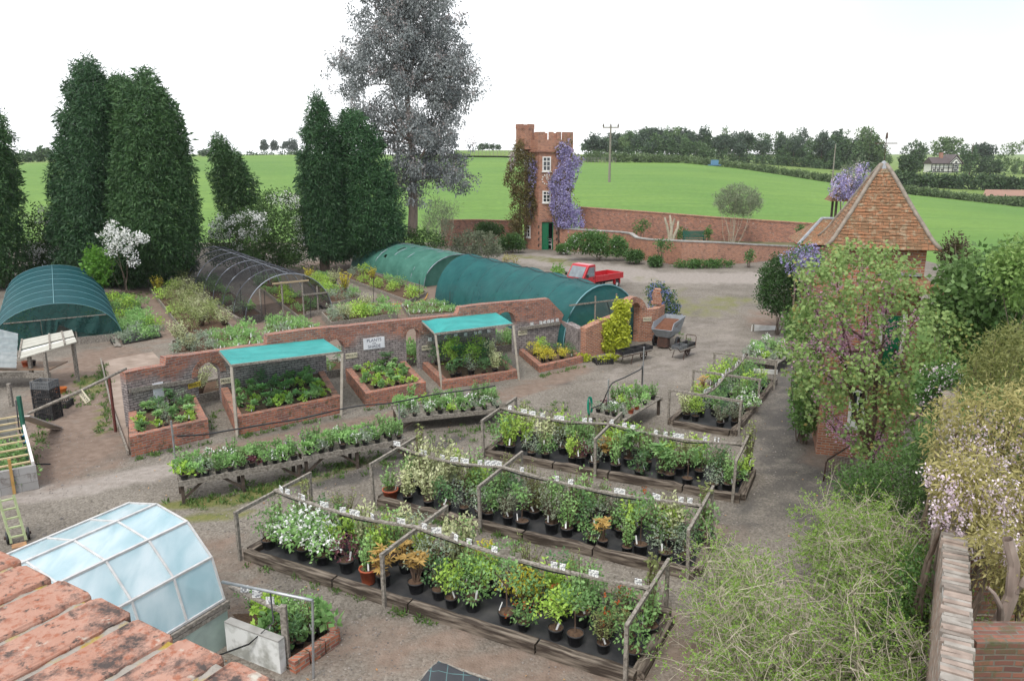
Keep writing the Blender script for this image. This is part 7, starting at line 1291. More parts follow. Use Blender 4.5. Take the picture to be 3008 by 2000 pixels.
def bbrick(mb, c, lx, ly, lz):
    n = 7; vs = []; R_ = .0055; 
    for k_ in range(2):
        zz = lz if k_ else 0
    prof_ = [(0, -.06), (0, lz-R_), (R_*.35, lz-R_*.3), (R_, lz)]
    rings = []
    for ins, z in prof_:
        ring = []; hx, hy = lx/2-ins, ly/2-ins; r = .012
        for (sx, sy) in ((1, 1), (-1, 1), (-1, -1), (1, -1)):
            for q in range(4): a = math.atan2(sy, sx)-math.pi/4+math.pi/2*q/3; ring.append(c+pd*(sx*(hx-r)+r*math.cos(a))+pn*(sy*(hy-r)+r*math.sin(a))+Z*(z+random.uniform(-.002, .002)))
        rings.append(ring)
    m_ = len(rings[0]); v0 = len(mb.v); mb.v += [tuple(v) for r in rings for v in r]
    for i in range(len(rings)-1):
        for j in range(m_): mb.f.append((v0+i*m_+j, v0+i*m_+(j+1) % m_, v0+(i+1)*m_+(j+1) % m_, v0+(i+1)*m_+j)); mb.m.append(mb.mi)
    mb.f.append(tuple(v0+(len(rings)-1)*m_+j for j in range(m_))); mb.m.append(mb.mi)
for i in range(-5, 11):
    for r_ in range(3):
        c = pd*step*(i-.5)+pn*(.115+.232*r_+random.uniform(-.008, .008))-Z*.065; mb = MB(); bbrick(mb, c, step-.015, .216, .065+random.uniform(-.002, .002)); mb.build('brick', M['pbrick'], T, smooth=False)
mb = MB(); gx = np.linspace(-step*6, step*11, 120); gy = np.linspace(.004, .70, 40); mb.grid([[pd*a+pn*b_+Z*(-.006+random.uniform(-.003, .002)-(.02 if b_ < .02 else 0)) for a in gx] for b_ in gy]); mb.build('mortar', mort, T, smooth=True)
MB().hexa([pd*-step*6+pn*.03-Z*1.6, pd*step*11+pn*.03-Z*1.6, pd*step*11+pn*.69-Z*1.6, pd*-step*6+pn*.69-Z*1.6], [pd*-step*6+pn*.03-Z*.07, pd*step*11+pn*.03-Z*.07, pd*step*11+pn*.69-Z*.07, pd*-step*6+pn*.69-Z*.07]).build('wall', M['brick'], T)
# ================================================================ LEFT EDGE: COLD FRAME, SHELTER, POLE, CRATES
fA, fB = at(-120, 1166), at(90, 1122); d_ = (fB-fA).normalized(); nb_ = Vector((-d_.y, d_.x, 0)); Lf = (fB-fA).length; T = thing('cold_frame', 'grey concrete block cold frame with pale timber laths at the left edge', 'cold frame', fA); dpth = 3.1
blkm = brickmat('concrete block', (.34, .33, .32), (.29, .28, .27), (.24, .23, .22), bw=.45, bh=.225, msize=.01)
MB().bar(Z*.32, d_*Lf+Z*.32, .12, .64).build('front_wall', blkm, T); MB().bar(nb_*dpth+Z*.55, nb_*dpth+d_*(Lf-.2)+Z*.55, .12, 1.1).build('back_wall', blkm, T)
s0, s1 = d_*(Lf-.05)+Z*.66, d_*(Lf-.05)+nb_*dpth+Z*1.14; MB().bar(s0, s1, .06, .16).build('side_board', M['white_paint'], T); MB().prism([d_*(Lf-.05)+nb_*.08, d_*(Lf-.05)+nb_*(dpth-.08), d_*(Lf-.05)+nb_*(dpth-.08)+Z*1.04, d_*(Lf-.05)+nb_*.08+Z*.6], d_*.05).build('side_wall', plain('pinkish board', (.42, .27, .25), (.34, .22, .2)), T)
pine = plain('new pine lath', (.55, .44, .26), (.46, .36, .2), scale=5)
for i in range(8): v = .04+.92*i/7; MB().bar(nb_*dpth*v+Z*(.69+.48*v), nb_*dpth*v+d_*(Lf-.1)+Z*(.69+.48*v), .05, .04).build('lath', pine, T)
MB().bar(d_*(Lf-1.5)+nb_*1.5+Z*.9, d_*(Lf-2.2)+nb_*3.0+Z*1.3, .04, .04).build('prop', M['metal'], T); MB().bar(d_*(Lf-.55)-nb_*.09, d_*(Lf-.55)-nb_*.09+Z*.95, .07, .04, up=nb_).build('stake', plain('orange pine stake', (.45, .27, .09), (.38, .22, .07)), T)
random.seed(70); rows(lambda u, v: fA+d_*(Lf-3.2+3.0*u)+nb_*(.4+2.4*v), [(.0, [g, dk, y_, g]), (.33, [y_, g, g, dk]), (.66, [dk, g, y_, g]), (1., [g, l_, dk, g])], 'the block cold frame', 'plants in the block cold frame', z=.1, sc=(1., 1.3))
q = at(66, 1060); T = thing('standpipe', 'dark green standpipe post with black and blue hose fittings on the cold frame', 'standpipe', q); hh = dp(56, 912, q.y).z; MB().bar((0, 0, 0), (0, 0, hh), .09, .09, up=(1, 0, 0)).build('post', plain('green post', (.012, .09, .06), (.02, .11, .075)), T)
MB().tube([(-.06, -.06, hh-.1), (-.08, -.07, hh*.5), (-.02, -.08, hh*.3), (.1, -.1, hh*.2), (.3, -.3, .02), (.8, -.3, .02)], .018, 6).build('hose', M['black'], T, smooth=True); blu = plain('blue fitting', (.02, .30, .70))
for z in (.32, .42): MB().tube([(0, -.09, hh*z), (.12, -.09, hh*z)], .04, 8).build('valve', blu, T)
q0, q1 = Vector((fB.x+.0, fB.y, 0))+nb_*dpth*.93+Z*1.15, at(132, 988); T = thing('leaning_board', 'long pale board leaning from the cold frame down to the ground', 'board', Vector((q1.x, q1.y, 0))); MB().bar(q0-Vector((q1.x, q1.y, 0)), Z*.04, .34, .04).build('board', plain('pale worn board', (.50, .47, .44), (.38, .34, .30), scale=4), T); MB().bar(q0-Vector((q1.x, q1.y, 0))+Vector((-.19, -.02, 0)), Z*.04+Vector((-.19, -.02, 0)), .03, .06).build('edge', pine, T)
pa_, pb_ = q0+Z*.05+d_*.1, dp(292, 848, a0.y-.1); T = thing('barrier_pole', 'long grey timber pole laid as a barrier from the cold frame to the brick wall', 'pole', pa_); MB().tube([(0, 0, 0), (pb_-pa_)*.5-Z*.04, pb_-pa_], [.045, .05, .04], 8).build('pole', M['wood_grey'], T, smooth=True)
tq = .54; sc_ = pa_.lerp(pb_, tq)-Z*.22; sign('cream PRIVATE sign hanging at a slant from the barrier pole', sc_+Vector((.05, -.08, 0)), (0, -1, .15), .42, .18, [('PRIVATE', 0, .13)], M['sign_cream'], M['ink'], tilt=R(-55))
q = at(279, 985); T = thing('iron_post', 'rusty perforated iron post at the left end of the brick wall', 'post', a0+Vector((-.35, -.15, 0))); zi = 1.75; MB().bar((0, 0, 0), (0, 0, zi), .09, .05, up=(1, 0, 0)).build('post', plain('red oxide iron', (.16, .045, .035), (.10, .035, .03), rough=.8), T)
for i in range(5): crate('black crate in the stack by the leaning board, %s from the ground' % ORD[i], at(114, 962)+Z*(.262*i), R(-8)+random.uniform(-.05, .05), L_=.62, W=.44, h=.25, group='stacked crates at the left edge', mat=M['crate_grey'] if i == 4 else None)
crate('black crate standing behind the stacked crates', at(120, 945)+Vector((.1, .4, 0)), R(4), L_=.6, W=.4, h=1.2 if False else .25, group='stacked crates at the left edge')
q = at(141, 905); T = thing('plastic_bowl', 'orange plastic bowl beside the potting shelter post', 'bowl', q); MB().lathe([(.14, 0), (.22, .2), (.21, .2), (.13, .015), (.001, .015)], (0, 0, 0), 16).build('bowl', LM['orange'], T)
# potting shelter
pb0 = at(114, 897); yS = pb0.y; zt0 = dp(120, 819, yS).z; T = thing('potting_shelter', 'ramshackle potting shelter with slatted grey roof panel at the left edge', 'shelter', pb0); o = pb0
a, b, c, d2 = dp(49, 784, yS+1.2), dp(166, 761, yS+1.5), dp(177, 788, yS+.3), dp(41, 829, yS-.1)
for i in range(6):
    v0, v1 = i/6+.008, (i+1)/6-.008
    if i == 3: continue
    MB().hexa([a.lerp(d2, v0)-o, b.lerp(c, v0)-o, b.lerp(c, v1)-o, a.lerp(d2, v1)-o], [x-o+Z*.03 for x in (a.lerp(d2, v0), b.lerp(c, v0), b.lerp(c, v1), a.lerp(d2, v1))]).build('roof_slat', plain('pale silvered slat', (.42, .41, .36), (.33, .32, .27), scale=6, stretch=(1, 6, 6)), T)
MB().hexa([a.lerp(d2, .5)-o-Z*.05, b.lerp(c, .5)-o-Z*.05, b.lerp(c, .66)-o-Z*.05, a.lerp(d2, .66)-o-Z*.05], [x-o-Z*.03 for x in (a.lerp(d2, .5), b.lerp(c, .5), b.lerp(c, .66), a.lerp(d2, .66))]).build('white_sheet', M['white_paint'], T)
for u in (.02, .55, .8): MB().bar(a.lerp(b, u)-o+Z*.05, d2.lerp(c, u)-o+Z*.05, .06, .04).build('batten', M['wood_grey'], T)
e, f, g_, h_ = dp(-70, 742, yS+1.4), dp(42, 768, yS+1.2), dp(38, 848, yS-.1), dp(-70, 845, yS-.3); clr = netmat('cloudy corrugated sheet', (.30, .36, .38), .72, (.5, .54, .55), scale=5); rowsx = [[(e.lerp(f, u)).lerp(h_.lerp(g_, u), v)-o+Z*.03*math.sin(v*34) for u in np.linspace(0, 1, 7)] for v in np.linspace(0, 1, 49)]; MB().grid(rowsx).build('roof_sheet', clr, T, smooth=True)
for v in (.0, .2, .42, .62, .82, 1.): MB().bar(e.lerp(h_, v)-o-Z*.05, f.lerp(g_, v)-o-Z*.05, .05, .04).build('batten', M['wood_dark'], T)
for X, Y, ztp in ((114, 897, d2.lerp(c, .55).z), (172, 820, b.lerp(c, .6).z), (28, 935, g_.z), (78, 892, a.lerp(d2, .8).z)): q = at(X, Y) if X != 172 else dp(172, 818, yS+1); q.z = 0; MB().bar(q-o, q-o+Z*(ztp-.03), .11, .11, up=(1, 0, 0)).build('post', M['wood_grey'], T)
tb = [dp(-40, 870, yS+.9), dp(150, 845, yS+1.1)]; 
for i in range(4): p_, q_ = Vector((tb[0].x, yS+.2+.3*i, .72)), Vector((pb0.x+.05, yS+.3+.3*i, .72)); MB().bar(p_-o, q_-o, .28, .04).build('table_board', plain('worn table board', (.26, .17, .11), (.17, .11, .075), scale=5), T)
MB().bar(Vector((tb[0].x, yS+.12, .5))-o, Vector((pb0.x, yS+.2, .5))-o, .04, .2).build('apron', M['wood_grey'], T)
for i, (dx_, mt, lab) in enumerate(((-1.1, 'terracotta', 'red pot on the potting shelter table'), (-.9, 'black', 'black pot near the edge of the potting shelter table'))): q = pb0+Vector((dx_, .55+.1*i, .74)); o_ = potmesh(.13, .2).build('plant_pot', [M[mt], M['soil']], None, smooth=True); o_.location = q; tag(o_, lab, 'pot', 'empty pots on the potting table')
# hand truck
h0, h1 = at(27, 1255), at(61, 1247); hu = (h1-h0).normalized(); T = thing('sack_truck', 'pale green sack truck standing at the left edge of the gravel', 'sack truck', h0); grn = plain('pale green paint', (.38, .44, .24), (.30, .34, .17), rough=.6, scale=7); hb = Vector((-hu.y, hu.x, 0)); W_ = (h1-h0).length; top = dp(0, 1160, h0.y+.45)-h0; lean_ = hb*.32
for u in (0, W_): MB().bar(hu*u+Z*.05, hu*u+lean_+Z*1.05-hu*.1, .045, .045).build('rail', grn, T)
for i in range(5): f = .12+.2*i; MB().bar(lean_*f-hu*.1*f+Z*(.05+f), hu*W_+lean_*f-hu*.1*f+Z*(.05+f), .05, .03).build('rung', grn, T)
MB().hexa([-hb*.22, hu*W_-hb*.22, hu*W_, Vector((0, 0, 0))], [x+Z*.02 for x in (-hb*.22, hu*W_-hb*.22, hu*W_, Vector((0, 0, 0)))]).build('toe_plate', plain('rust orange plate', (.40, .22, .10), (.28, .15, .08)), T)
for u in (-.06, W_+.06): wheel(T, hu*u+hb*.14+Z*.14, .12, .03, hu)
# worn concrete path with its edging board
pp = [at(*q) for q in ((238, 832), (352, 812), (378, 838), (290, 868), (297, 1040), (262, 935))]; mb = MB(); tag(MB().prism([p_+Z*.012 for p_ in pp][::-1], Z*.02).build('path', M['pathdirt']), kind='structure')
e_ = [at(*q) for q in ((233, 832), (256, 935), (296, 1048))]; T = thing('edging_board', 'dark timber edging along the left side of the worn concrete path', 'edging', e_[0])
for a, b in zip(e_, e_[1:]): MB().bar(a-e_[0]+Z*.06, b-e_[0]+Z*.06, .05, .16).build('board', M['wood_grey'], T)
T = thing('timber_planks', 'old grey planks lying along the right side of the dark teal tunnel', 'planks', at(276, 800))
for j, (p_, q_) in enumerate((((276, 800), (214, 668)), ((268, 800), (206, 672)), ((272, 797), (246, 758)))): MB().bar(at(*p_)-T.location+Z*.06, at(*q_)-T.location+Z*(.06 if j < 2 else .5), .14, .04).build('plank', M['wood_grey'], T)
q = [at(*p_) for p_ in ((255, 795), (268, 795), (262, 718), (246, 720))]; mb = MB(); mb.grid([[(q[0].lerp(q[1], u)).lerp(q[3].lerp(q[2], u), v)-q[0]+Z*(.05+random.uniform(0, .16)) for u in np.linspace(0, 1, 6)] for v in np.linspace(0, 1, 16)]); o_ = mb.build('fabric_sheet', M['black'], None, smooth=True); o_.location = q[0]; tag(o_, 'crumpled black fabric lying beside the seedling trays by the teal tunnel', 'fabric sheet')
# ================================================================ RIGHT SIDE: WALL, SHRUBS, WISTERIA
c0_, c1_ = at(2206, 1568, 3.4), at(2190, 880, 3.4); wd = (c1_-c0_).normalized(); wn_ = Vector((-wd.y, wd.x, 0)); st = c0_-wd*3.2; Lw = (c1_-st).length; st = Vector((st.x, st.y, 0)); T = thing('boundary_wall', 'old brick boundary wall with weathered brick coping running down to the bottom right', 'wall', st)
MB().hexa([wn_*.14-Z*.1, -wn_*.14-Z*.1, wd*Lw-wn_*.14-Z*.1, wd*Lw+wn_*.14-Z*.1], [wn_*.135+Z*3.3, -wn_*.135+Z*3.3, wd*Lw-wn_*.135+Z*3.3, wd*Lw+wn_*.135+Z*3.3]).build('wall', M['brick_pale'], T)
random.seed(9)
cb3 = [plain('coping brick', (.33, .30, .265), (.20, .175, .15), scale=7, bump=.5, rough=.95), plain('pinkish coping brick', (.34, .27, .225), (.22, .17, .14), scale=7, bump=.5, rough=.95), plain('dark coping brick', (.24, .20, .17), (.15, .13, .11), scale=7, bump=.5, rough=.95)]
mb = MB(); s_ = 0.
while s_ < Lw:
    w__ = random.uniform(.07, .1); mb.mi = random.choice((0, 0, 0, 1, 1, 2)); sd = random.uniform(-.02, .02); zj = random.uniform(-.012, .012); tl_ = random.uniform(-.01, .01)
    mb.hexa([wd*s_+wn_*(.155+sd)+Z*3.3, wd*s_-wn_*(.155-sd)+Z*3.3, wd*(s_+w__-.012)-wn_*(.155-sd)+Z*3.3, wd*(s_+w__-.012)+wn_*(.155+sd)+Z*3.3], [wd*s_+wn_*(.145+sd)+Z*(3.41+zj+tl_), wd*s_-wn_*(.145-sd)+Z*(3.41+zj-tl_), wd*(s_+w__-.012)-wn_*(.145-sd)+Z*(3.41+zj-tl_), wd*(s_+w__-.012)+wn_*(.145+sd)+Z*(3.41+zj+tl_)]); s_ += w__
mb.build('coping', cb3, T)
MB().hexa([wn_*.14+Z*3.3, -wn_*.14+Z*3.3, wd*Lw-wn_*.14+Z*3.3, wd*Lw+wn_*.14+Z*3.3], [wn_*.14+Z*3.375, -wn_*.14+Z*3.375, wd*Lw-wn_*.14+Z*3.375, wd*Lw+wn_*.14+Z*3.375]).build('bedding_mortar', M['concrete'], T)
def sidewall(label, X0, X1, Yt, y): a, b = dp(X0, Yt, y), dp(X1, Yt, y); T_ = thing('brick_wall', label, 'wall', Vector((a.x, y, 0))); w_ = b.x-a.x; MB().box((w_/2, .2, a.z/2), (w_, .4, a.z)).build('wall', M['brick_old'], T_)
sidewall('low brick wall in the bottom right corner beyond the boundary wall', 2250, 2480, 1478, 7.6); sidewall('brick wall half hidden under the golden wisteria at the right edge', 2225, 2500, 1190, 10.6)
bm_ = M['bark']
le = st+wn_*-.2; tag(MB().add([le-wd*4+Z*.03, le-wd*4+Vector((26, 0, .03)), Vector((34, 44, .03)), Vector((15.5, 44, .03)), le+wd*(Lw+4)+Z*.03], [(0, 1, 2, 3, 4)]).build('lawn', plain('garden lawn', (.055, .11, .025), (.11, .17, .05), scale=3, rough=1, bump=.5, spec=.1)), kind='structure')
shrub('large_leaved_shrub', 'big leafy green shrub at the right edge, right of the tiled building', 'shrub', [(2150, 620), (2200, 590), (2260, 565), (2330, 555), (2450, 540), (2450, 850), (2330, 870), (2240, 860), (2175, 800), (2150, 700)], 20, 2.4, 620, (leafmat('big soft leaf', (.07, .155, .035), (.20, .31, .11), trans=.3, var=.05), bm_), cr=.34, per=22, L_=.17, W_=.11, stems=10, up=(0, 0, 1)) if False else shrub('large_leaved_shrub', 'big leafy green shrub at the right edge, right of the tiled building', 'shrub', [(2150, 620), (2200, 590), (2260, 565), (2330, 555), (2450, 540), (2450, 850), (2330, 870), (2240, 860), (2175, 800), (2150, 700)], 20, 2.4, 620, (leafmat('big soft leaf', (.07, .155, .035), (.20, .31, .11), trans=.3, var=.05), bm_), cr=.34, per=22, L_=.17, W_=.11, stems=10)
shrub('brown_shrub', 'olive brown narrow leaved shrub above the golden wisteria at the right edge', 'shrub', [(2205, 900), (2230, 800), (2290, 760), (2358, 730), (2450, 740), (2450, 980), (2330, 970), (2240, 960)], 15.5, 1.6, 420, (leafmat('olive brown leaf', (.12, .15, .035), (.28, .28, .10), trans=.3, var=.05), bm_), cr=.28, per=26, L_=.11, W_=.03, stems=12)
shrub('dark_shrub', 'dark reddish shrub behind the right corner of the tiled roof', 'shrub', [(2160, 610), (2166, 560), (2190, 535), (2225, 548), (2240, 590), (2220, 620)], 27, .9, 130, (leafmat('dark red leaf', (.07, .06, .03), (.12, .10, .045)), bm_), cr=.3, per=26, L_=.12, W_=.05)
shrub('climbing_shrub', 'leafy green climber covering the left side of the tiled building', 'shrub', [(1795, 735), (1840, 690), (1885, 720), (1893, 850), (1886, 990), (1850, 1008), (1818, 985), (1822, 900), (1835, 830)], F0.y+.9, .55, 300, (leafmat('fresh climber leaf', (.07, .15, .035), (.15, .26, .07), trans=.3, var=.05), bm_), cr=.25, per=24, L_=.10, W_=.07, stems=10)
shrub('wall_shrub', 'mixed green shrubs between the redbud and the boundary wall', 'shrub', [(1935, 1075), (2010, 1050), (2080, 1010), (2130, 960), (2165, 930), (2160, 1080), (2150, 1200), (2040, 1210), (1950, 1180), (1915, 1120)], 15.2, 1.0, 420, (leafmat('small green leaf', (.055, .125, .03), (.12, .21, .06), trans=.3, var=.05), bm_), cr=.25, per=26, L_=.07, W_=.035, stems=12)
shrub('wall_shrub', 'grey pink flowering shrub right of the redbud trunk', 'shrub', [(2100, 900), (2130, 850), (2190, 830), (2230, 860), (2235, 930), (2180, 960), (2120, 950)], 17.2, .8, 210, (M['shrub'], bm_), cr=.25, per=24, L_=.09, W_=.045, flowers=(60, 10, .05, None, M['wist_pale']))
shrub('wall_shrub', 'fresh green shrub showing through the golden wisteria at the right edge', 'shrub', [(2170, 960), (2240, 900), (2358, 900), (2440, 940), (2440, 1150), (2330, 1160), (2220, 1120)], 12.6, 1.2, 200, (leafmat('fresh mixed leaf', (.08, .15, .04), (.19, .27, .09), trans=.3, var=.05), bm_), cr=.28, per=22, L_=.10, W_=.04, stems=8)
shrub('wall_shrub', 'light green bushy growth at the upper right edge above the large leaved shrub', 'shrub', [(2250, 640), (2290, 570), (2358, 540), (2440, 550), (2440, 700), (2340, 720)], 17.8, .9, 170, (leafmat('light green leaf', (.13, .24, .05), (.27, .38, .12), trans=.3, var=.05), bm_), cr=.28, per=22, L_=.13, W_=.07, stems=6)
# fern
q = at(1990, 1180); T = thing('fern', 'rust brown fern beside the handrail', 'fern', q); lb = LB(); rng = np.random.default_rng(33)
for i in range(34):
    a = rng.uniform(0, 6.28); el = rng.uniform(.5, 1.2); Lr = rng.uniform(.7, 1.15); tt = np.linspace(0, 1, 14); r = tt*Lr*math.cos(el); zz = Lr*math.sin(el)*tt-.35*tt**2*Lr; P = np.stack([r*math.cos(a), r*math.sin(a), zz+.1], 1); lb.stem(P, .006, .002)
    for sgn in (-1, 1): D = np.stack([np.full(14, -math.sin(a)*sgn), np.full(14, math.cos(a)*sgn), np.full(14, .1)], 1)+np.array([math.cos(a), math.sin(a), 0])*.4; lb.leaves(P, D, .16*(1-tt*.75), .035, up=(0, 0, 2))
lb.build('fronds', [leafmat('rusty fern', (.16, .10, .025), (.26, .20, .05), trans=.3), M['twig_dark']], T)
hq = [at(1896, 1108), None, None]; y1 = hq[0].y; hz = dp(1901, 1059, y1).z; e_ = dp(1971, 1017, y1+.6); T = thing('handrail', 'rusty bent handrail with wire mesh by the corner of the tiled building', 'rail', hq[0]); MB().tube([(0, 0, 0), (.02, 0, hz-.1), (.06, .02, hz), e_-hq[0]], .022, 7).build('rail', M['iron'], T, smooth=True); mb = MB(); ew = Vector((e_.x-hq[0].x, .6, 0))
for i in range(11): mb.tube([ew*i/10+Z*.05, ew*i/10+Z*.55], .006, 4)
for i in range(6): mb.tube([Z*(.05+.1*i), ew+Z*(.05+.1*i)], .006, 4)
mb.build('mesh_panel', M['iron'], T)
# golden wisteria over the wall
rng = np.random.default_rng(44)
climber('wisteria', 'golden wisteria shoots and pink racemes lying over the coping of the boundary wall', [(2130, 1060), (2240, 1030), (2358, 1100), (2400, 1230), (2290, 1265), (2190, 1255), (2150, 1180)], 10.4, .8, 240, 24, M['gold_leaf'], .105, .028, [('wist_pale', 60, None, 40, .42, .07, .042)], cr=.25, zmin=2.6, stems=8)
climber('wisteria', 'golden leaved wisteria with pale pink racemes spilling over the boundary wall', [(2120, 935), (2150, 905), (2230, 895), (2358, 880), (2460, 890), (2460, 1230), (2358, 1220), (2300, 1200), (2230, 1220), (2165, 1180), (2140, 1060)], 12.2, 1.4, 430, 26, M['gold_leaf'], .105, .028, [('wist_pale', 110, [(2150, 960), (2230, 920), (2440, 930), (2440, 1180), (2300, 1160), (2190, 1130)], 40, .42, .07, .042)], cr=.28, zmin=2.2, stems=12)
climber('wisteria', 'lower hanging branch of golden wisteria at the bottom right', [(2225, 1230), (2260, 1195), (2300, 1200), (2358, 1235), (2460, 1260), (2460, 1500), (2358, 1490), (2300, 1440), (2262, 1360)], 9.3, .7, 260, 22, M['gold_leaf'], .10, .026, [('wist_pale', 22, [(2300, 1200), (2350, 1190), (2350, 1300), (2310, 1300)], 40, .4, .06, .04)], cr=.24, zmin=1.0, stems=8)
q = dp(2300, 1560, 8.6); T = thing('wisteria', 'old wisteria with a grey twisted trunk at the bottom right', 'climber', Vector((q.x, 8.6, 0))); lb = LB(); o = np.array([q.x, 8.6, 0.])
pts = [np.array(dp(X, Y, 8.6))-o for X, Y in ((2290, 1490), (2300, 1440), (2330, 1370), (2335, 1300), (2320, 1240))]; lb.stem([np.array([0, 0, 0]), pts[0]*np.array([1, 1, .5])]+pts, .12, .06, 0); limb(lb, pts[2], np.array(dp(2380, 1300, 8.4))-o, .05, .03, 0); limb(lb, pts[1], np.array(dp(2275, 1350, 8.5))-o, .05, .02, 0); lb.build('trunk', M['bark_pale'], T)
# bare twiggy shrubs in front of the boundary wall
M['twigleaf'] = leafmat('small spring leaf', (.15, .27, .04), (.28, .42, .09), trans=.35, var=.05)
def twiggy(label, X, Y, hgt, rad, nst, seed, lean=(0, 0), nl=3):
    global rng
    rng = np.random.default_rng(seed); random.seed(seed); g_ = at(X, Y); T_ = thing('twiggy_shrub', label, 'shrub', g_, group='open twiggy shrubs before the boundary wall'); ls, lf = LB(), LB()
    for i in range(nst):
        a = rng.uniform(0, 6.28); rr = rad*math.sqrt(rng.random()); p0 = np.array([math.cos(a)*.2, math.sin(a)*.2, 0]); q = np.array([math.cos(a)*rr+lean[0], math.sin(a)*rr+lean[1], hgt*rng.uniform(.55, 1.05)*(1-.35*(rr/rad)**2)]); n = 10; tt = np.linspace(0, 1, n)[:, None]
        P = p0+(q-p0)*tt+np.array([0, 0, hgt*.18])*4*tt*(1-tt)+np.cumsum(rng.normal(size=(n, 3))*.022, 0); ls.stem(P, rng.uniform(.007, .017), .005, 0)
        for k_ in range(14):
            j = rng.integers(3, n); d = rng.normal(size=3)*np.array([1, 1, .6]); d /= np.linalg.norm(d); Lt = rng.uniform(.25, .75); t2 = np.linspace(0, 1, 6)[:, None]; Q = P[j]+d*Lt*t2+np.array([0, 0, -.12 if rng.random() < .6 else .1])*t2**2*Lt*2+np.cumsum(rng.normal(size=(6, 3))*.012, 0); ls.stem(Q, .006, .0028, 0)
            for s_ in range(3):
                j2 = rng.integers(2, 6); d2 = d+rng.normal(size=3)*.8; d2 /= np.linalg.norm(d2); Q2 = Q[j2]+d2*rng.uniform(.1, .35)*np.linspace(0, 1, 4)[:, None]+np.cumsum(rng.normal(size=(4, 3))*.01, 0); ls.stem(Q2, .0035, .002, 0)
                if rng.random() < .8: B_ = Q2[rng.integers(0, 4, nl*3)]+rng.normal(size=(nl*3, 3))*.02; lf.leaves(B_, rng.normal(size=B_.shape)+np.array([0, 0, .4]), .05, .024)
    ls.build('branches', M['twig'], T_); lf.build('foliage', M['twigleaf'], T_)
twiggy('big open twiggy shrub with tiny leaves, nearest the bottom edge', 1760, 1660, 2.3, 1.35, 46, 1)
twiggy('tall open twiggy shrub against the boundary wall', 2010, 1560, 3.0, 1.3, 52, 2, lean=(-.1, 0), nl=4)
twiggy('low arching twiggy shrub reaching towards the middle sleeper bed', 1690, 1500, 1.9, .95, 26, 3, lean=(-.1, .3))
twiggy('leafier twiggy shrub between the fern and the boundary wall', 1960, 1370, 2.1, 1.0, 34, 4, nl=6)
twiggy('twiggy shrub in the bottom right beside the wall foot', 1990, 1720, 2.4, 1.1, 36, 5, nl=3)
shrub('wall_shrub', 'dark leafy undergrowth at the foot of the boundary wall', 'shrub', [(1850, 1600), (1930, 1480), (2010, 1380), (2080, 1260), (2140, 1200), (2160, 1400), (2150, 1600), (2000, 1640)], 10.8, .9, 430, (leafmat('undergrowth leaf', (.04, .11, .022), (.11, .21, .05), trans=.3, var=.05), bm_), cr=.24, per=22, L_=.07, W_=.035, stems=8, front=.5)
# ================================================================ GRAVEL STONES, WEEDS, FALLEN LEAVES
rng = np.random.default_rng(5); beds = []
def inbed(x, y):
    ok = np.ones(len(x), bool)
    for Pf in (PA, PB, PC, PD):
        o0, e0_, e1_ = Pf(0, 0), Pf(1, 0)-Pf(0, 0), Pf(0, 1)-Pf(0, 0); dx, dy = x-o0.x, y-o0.y; u = (dx*e0_.x+dy*e0_.y)/e0_.length_squared; v = (dx*e1_.x+dy*e1_.y)/e1_.length_squared; ok &= ~((u > -.03) & (u < 1.03) & (v > -.1) & (v < 1.1))
    return ok
n = 16000; y = 8+rng.random(n)**1.5*19; x = rng.uniform(-1, 1, n)*(1.0+.62*y); ok = inbed(x, y); x, y = x[ok], y[ok]; n = len(x); r = rng.uniform(.007, .02, n)*(1+.02*y); r[rng.random(n) < .012] *= 1.9
O = np.array([[1, 0, 0], [0, 1, 0], [-1, 0, 0], [0, -1, 0], [0, 0, .75]]); V_ = np.stack([x, y, np.full(n, .0)], 1)[:, None]+O[None]*(r[:, None, None]*rng.uniform(.7, 1.3, (n, 5, 1))); V_[:, :4, 2] = -.005
Fq = np.stack([np.array([[0, 1, 4, 4], [1, 2, 4, 4], [2, 3, 4, 4], [3, 0, 4, 4]])], 0); fs = (np.arange(n)[:, None, None]*5+np.array([[0, 1, 4], [1, 2, 4], [2, 3, 4], [3, 0, 4]])[None]).reshape(-1, 3)
me = bpy.data.meshes.new('gravel_stones'); me.from_pydata(V_.reshape(-1, 3).tolist(), [], fs.tolist()); a = me.attributes.new('tint', 'FLOAT', 'FACE'); a.data.foreach_set('value', np.repeat(rng.random(n), 4).astype(np.float32)); tag(link('gravel_stones', me, leafmat('gravel stone', (.09, .082, .078), (.30, .265, .24), trans=0, rough=.9, var=0), None), 'loose grey and brown stones scattered over the gravel yard', 'stones', kind='stuff')
lb = LB(); n = 420; y = 9+rng.random(n)*22; x = rng.uniform(-1, 1, n)*(.5+.55*y); ok = inbed(x, y); lb.leaves(np.stack([x, y, np.full(n, .02)], 1)[ok], np.stack([rng.normal(size=n), rng.normal(size=n), rng.uniform(0, .3, n)], 1)[ok], .055, .035, up=(0, 0, 3)); tag(lb.build('fallen_leaves', leafmat('dry leaf', (.40, .17, .05), (.45, .30, .14), trans=.1, var=0)), 'dry orange leaves scattered over the gravel', 'leaves', kind='stuff')
lb = LB()
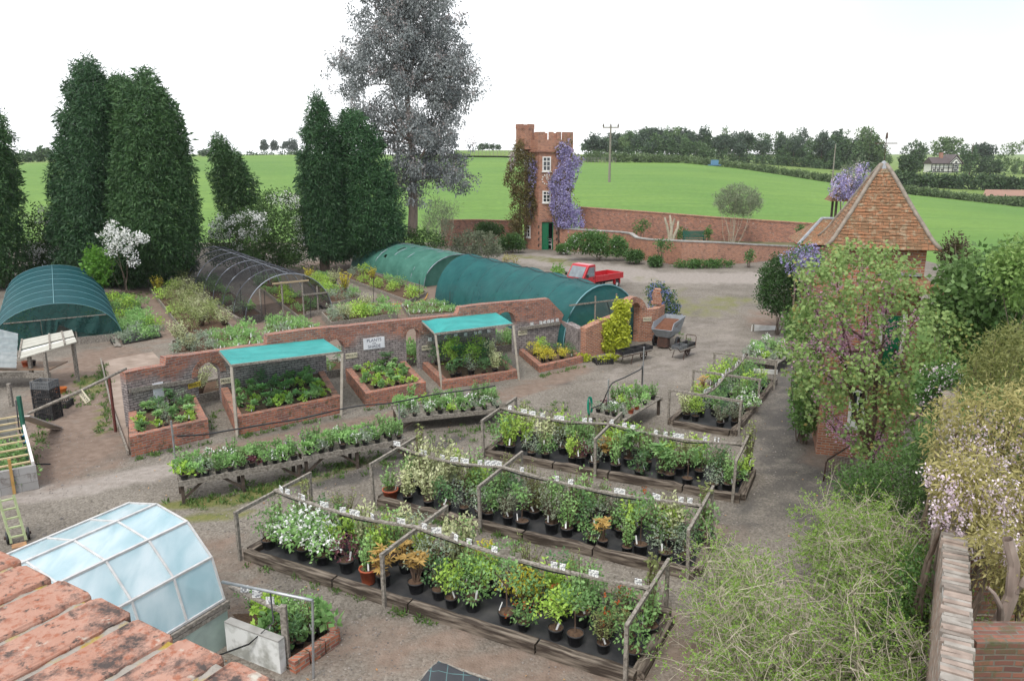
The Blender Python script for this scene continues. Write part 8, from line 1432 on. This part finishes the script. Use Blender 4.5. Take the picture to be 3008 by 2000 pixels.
def weeds(pts, spread, n, L_=.12, W_=.03):
    P_ = [np.array(at(*q)) for q in pts]
    for _ in range(n):
        i = rng.integers(0, max(1, len(P_)-1)); c = P_[i]+(P_[min(i+1, len(P_)-1)]-P_[i])*rng.random()+np.array([rng.normal()*spread, rng.normal()*spread, 0]); k_ = 16; D = rng.normal(size=(k_, 3))*.6+np.array([0, 0, .9]); lb.leaves(c+rng.normal(size=(k_, 3))*np.array([.06, .06, 0]), D, L_*rng.uniform(.5, 1.4), W_)
for a in (([(415, 1160), (560, 1140), (690, 1105)], .3, 70), ([(700, 1100), (940, 1040)], .35, 60), ([(300, 1060), (490, 1020)], .06, 18), ([(545, 1010), (786, 958)], .06, 24), ([(844, 946), (982, 918)], .06, 14), ([(470, 1000), (505, 945)], .1, 10), ([(930, 1020), (1150, 985)], .4, 45), ([(570, 1295), (1000, 1440)], .06, 22), ([(875, 1172), (1200, 1250)], .06, 20), ([(230, 1000), (250, 940), (235, 850)], .12, 40), ([(200, 870), (190, 930)], .35, 50), ([(80, 1080), (95, 960)], .12, 26), ([(1242, 868), (1343, 845)], .08, 14), ([(1350, 980), (1440, 990)], .3, 30), ([(1270, 940), (1200, 960)], .5, 30), ([(1540, 745), (1575, 800)], .3, 22), ([(290, 690), (420, 640)], .4, 30), ([(650, 780), (760, 770)], .3, 26), ([(680, 620), (760, 610)], .8, 50), ([(240, 840), (235, 870)], .08, 20)): weeds(*a)
tag(lb.build('weeds', leafmat('weed leaf', (.06, .13, .03), (.15, .24, .06), trans=.3, var=0)), 'small green weeds and grass tufts along walls, benches and bed edges', 'weeds', kind='stuff')
# ================================================================ AIR
m, t, N, L = newmat('thin air'); v = N('VolumePrincipled'); v.inputs['Color'].default_value = (.93, .95, .98, 1); v.inputs['Density'].default_value = .00013; o = N('OutputMaterial'); L(v.outputs[0], o.inputs['Volume'])
tag(MB().box((0, 770, 10), (6400, 1680, 60)).build('haze', m), 'thin pale summer haze over the far fields', 'haze', kind='stuff')
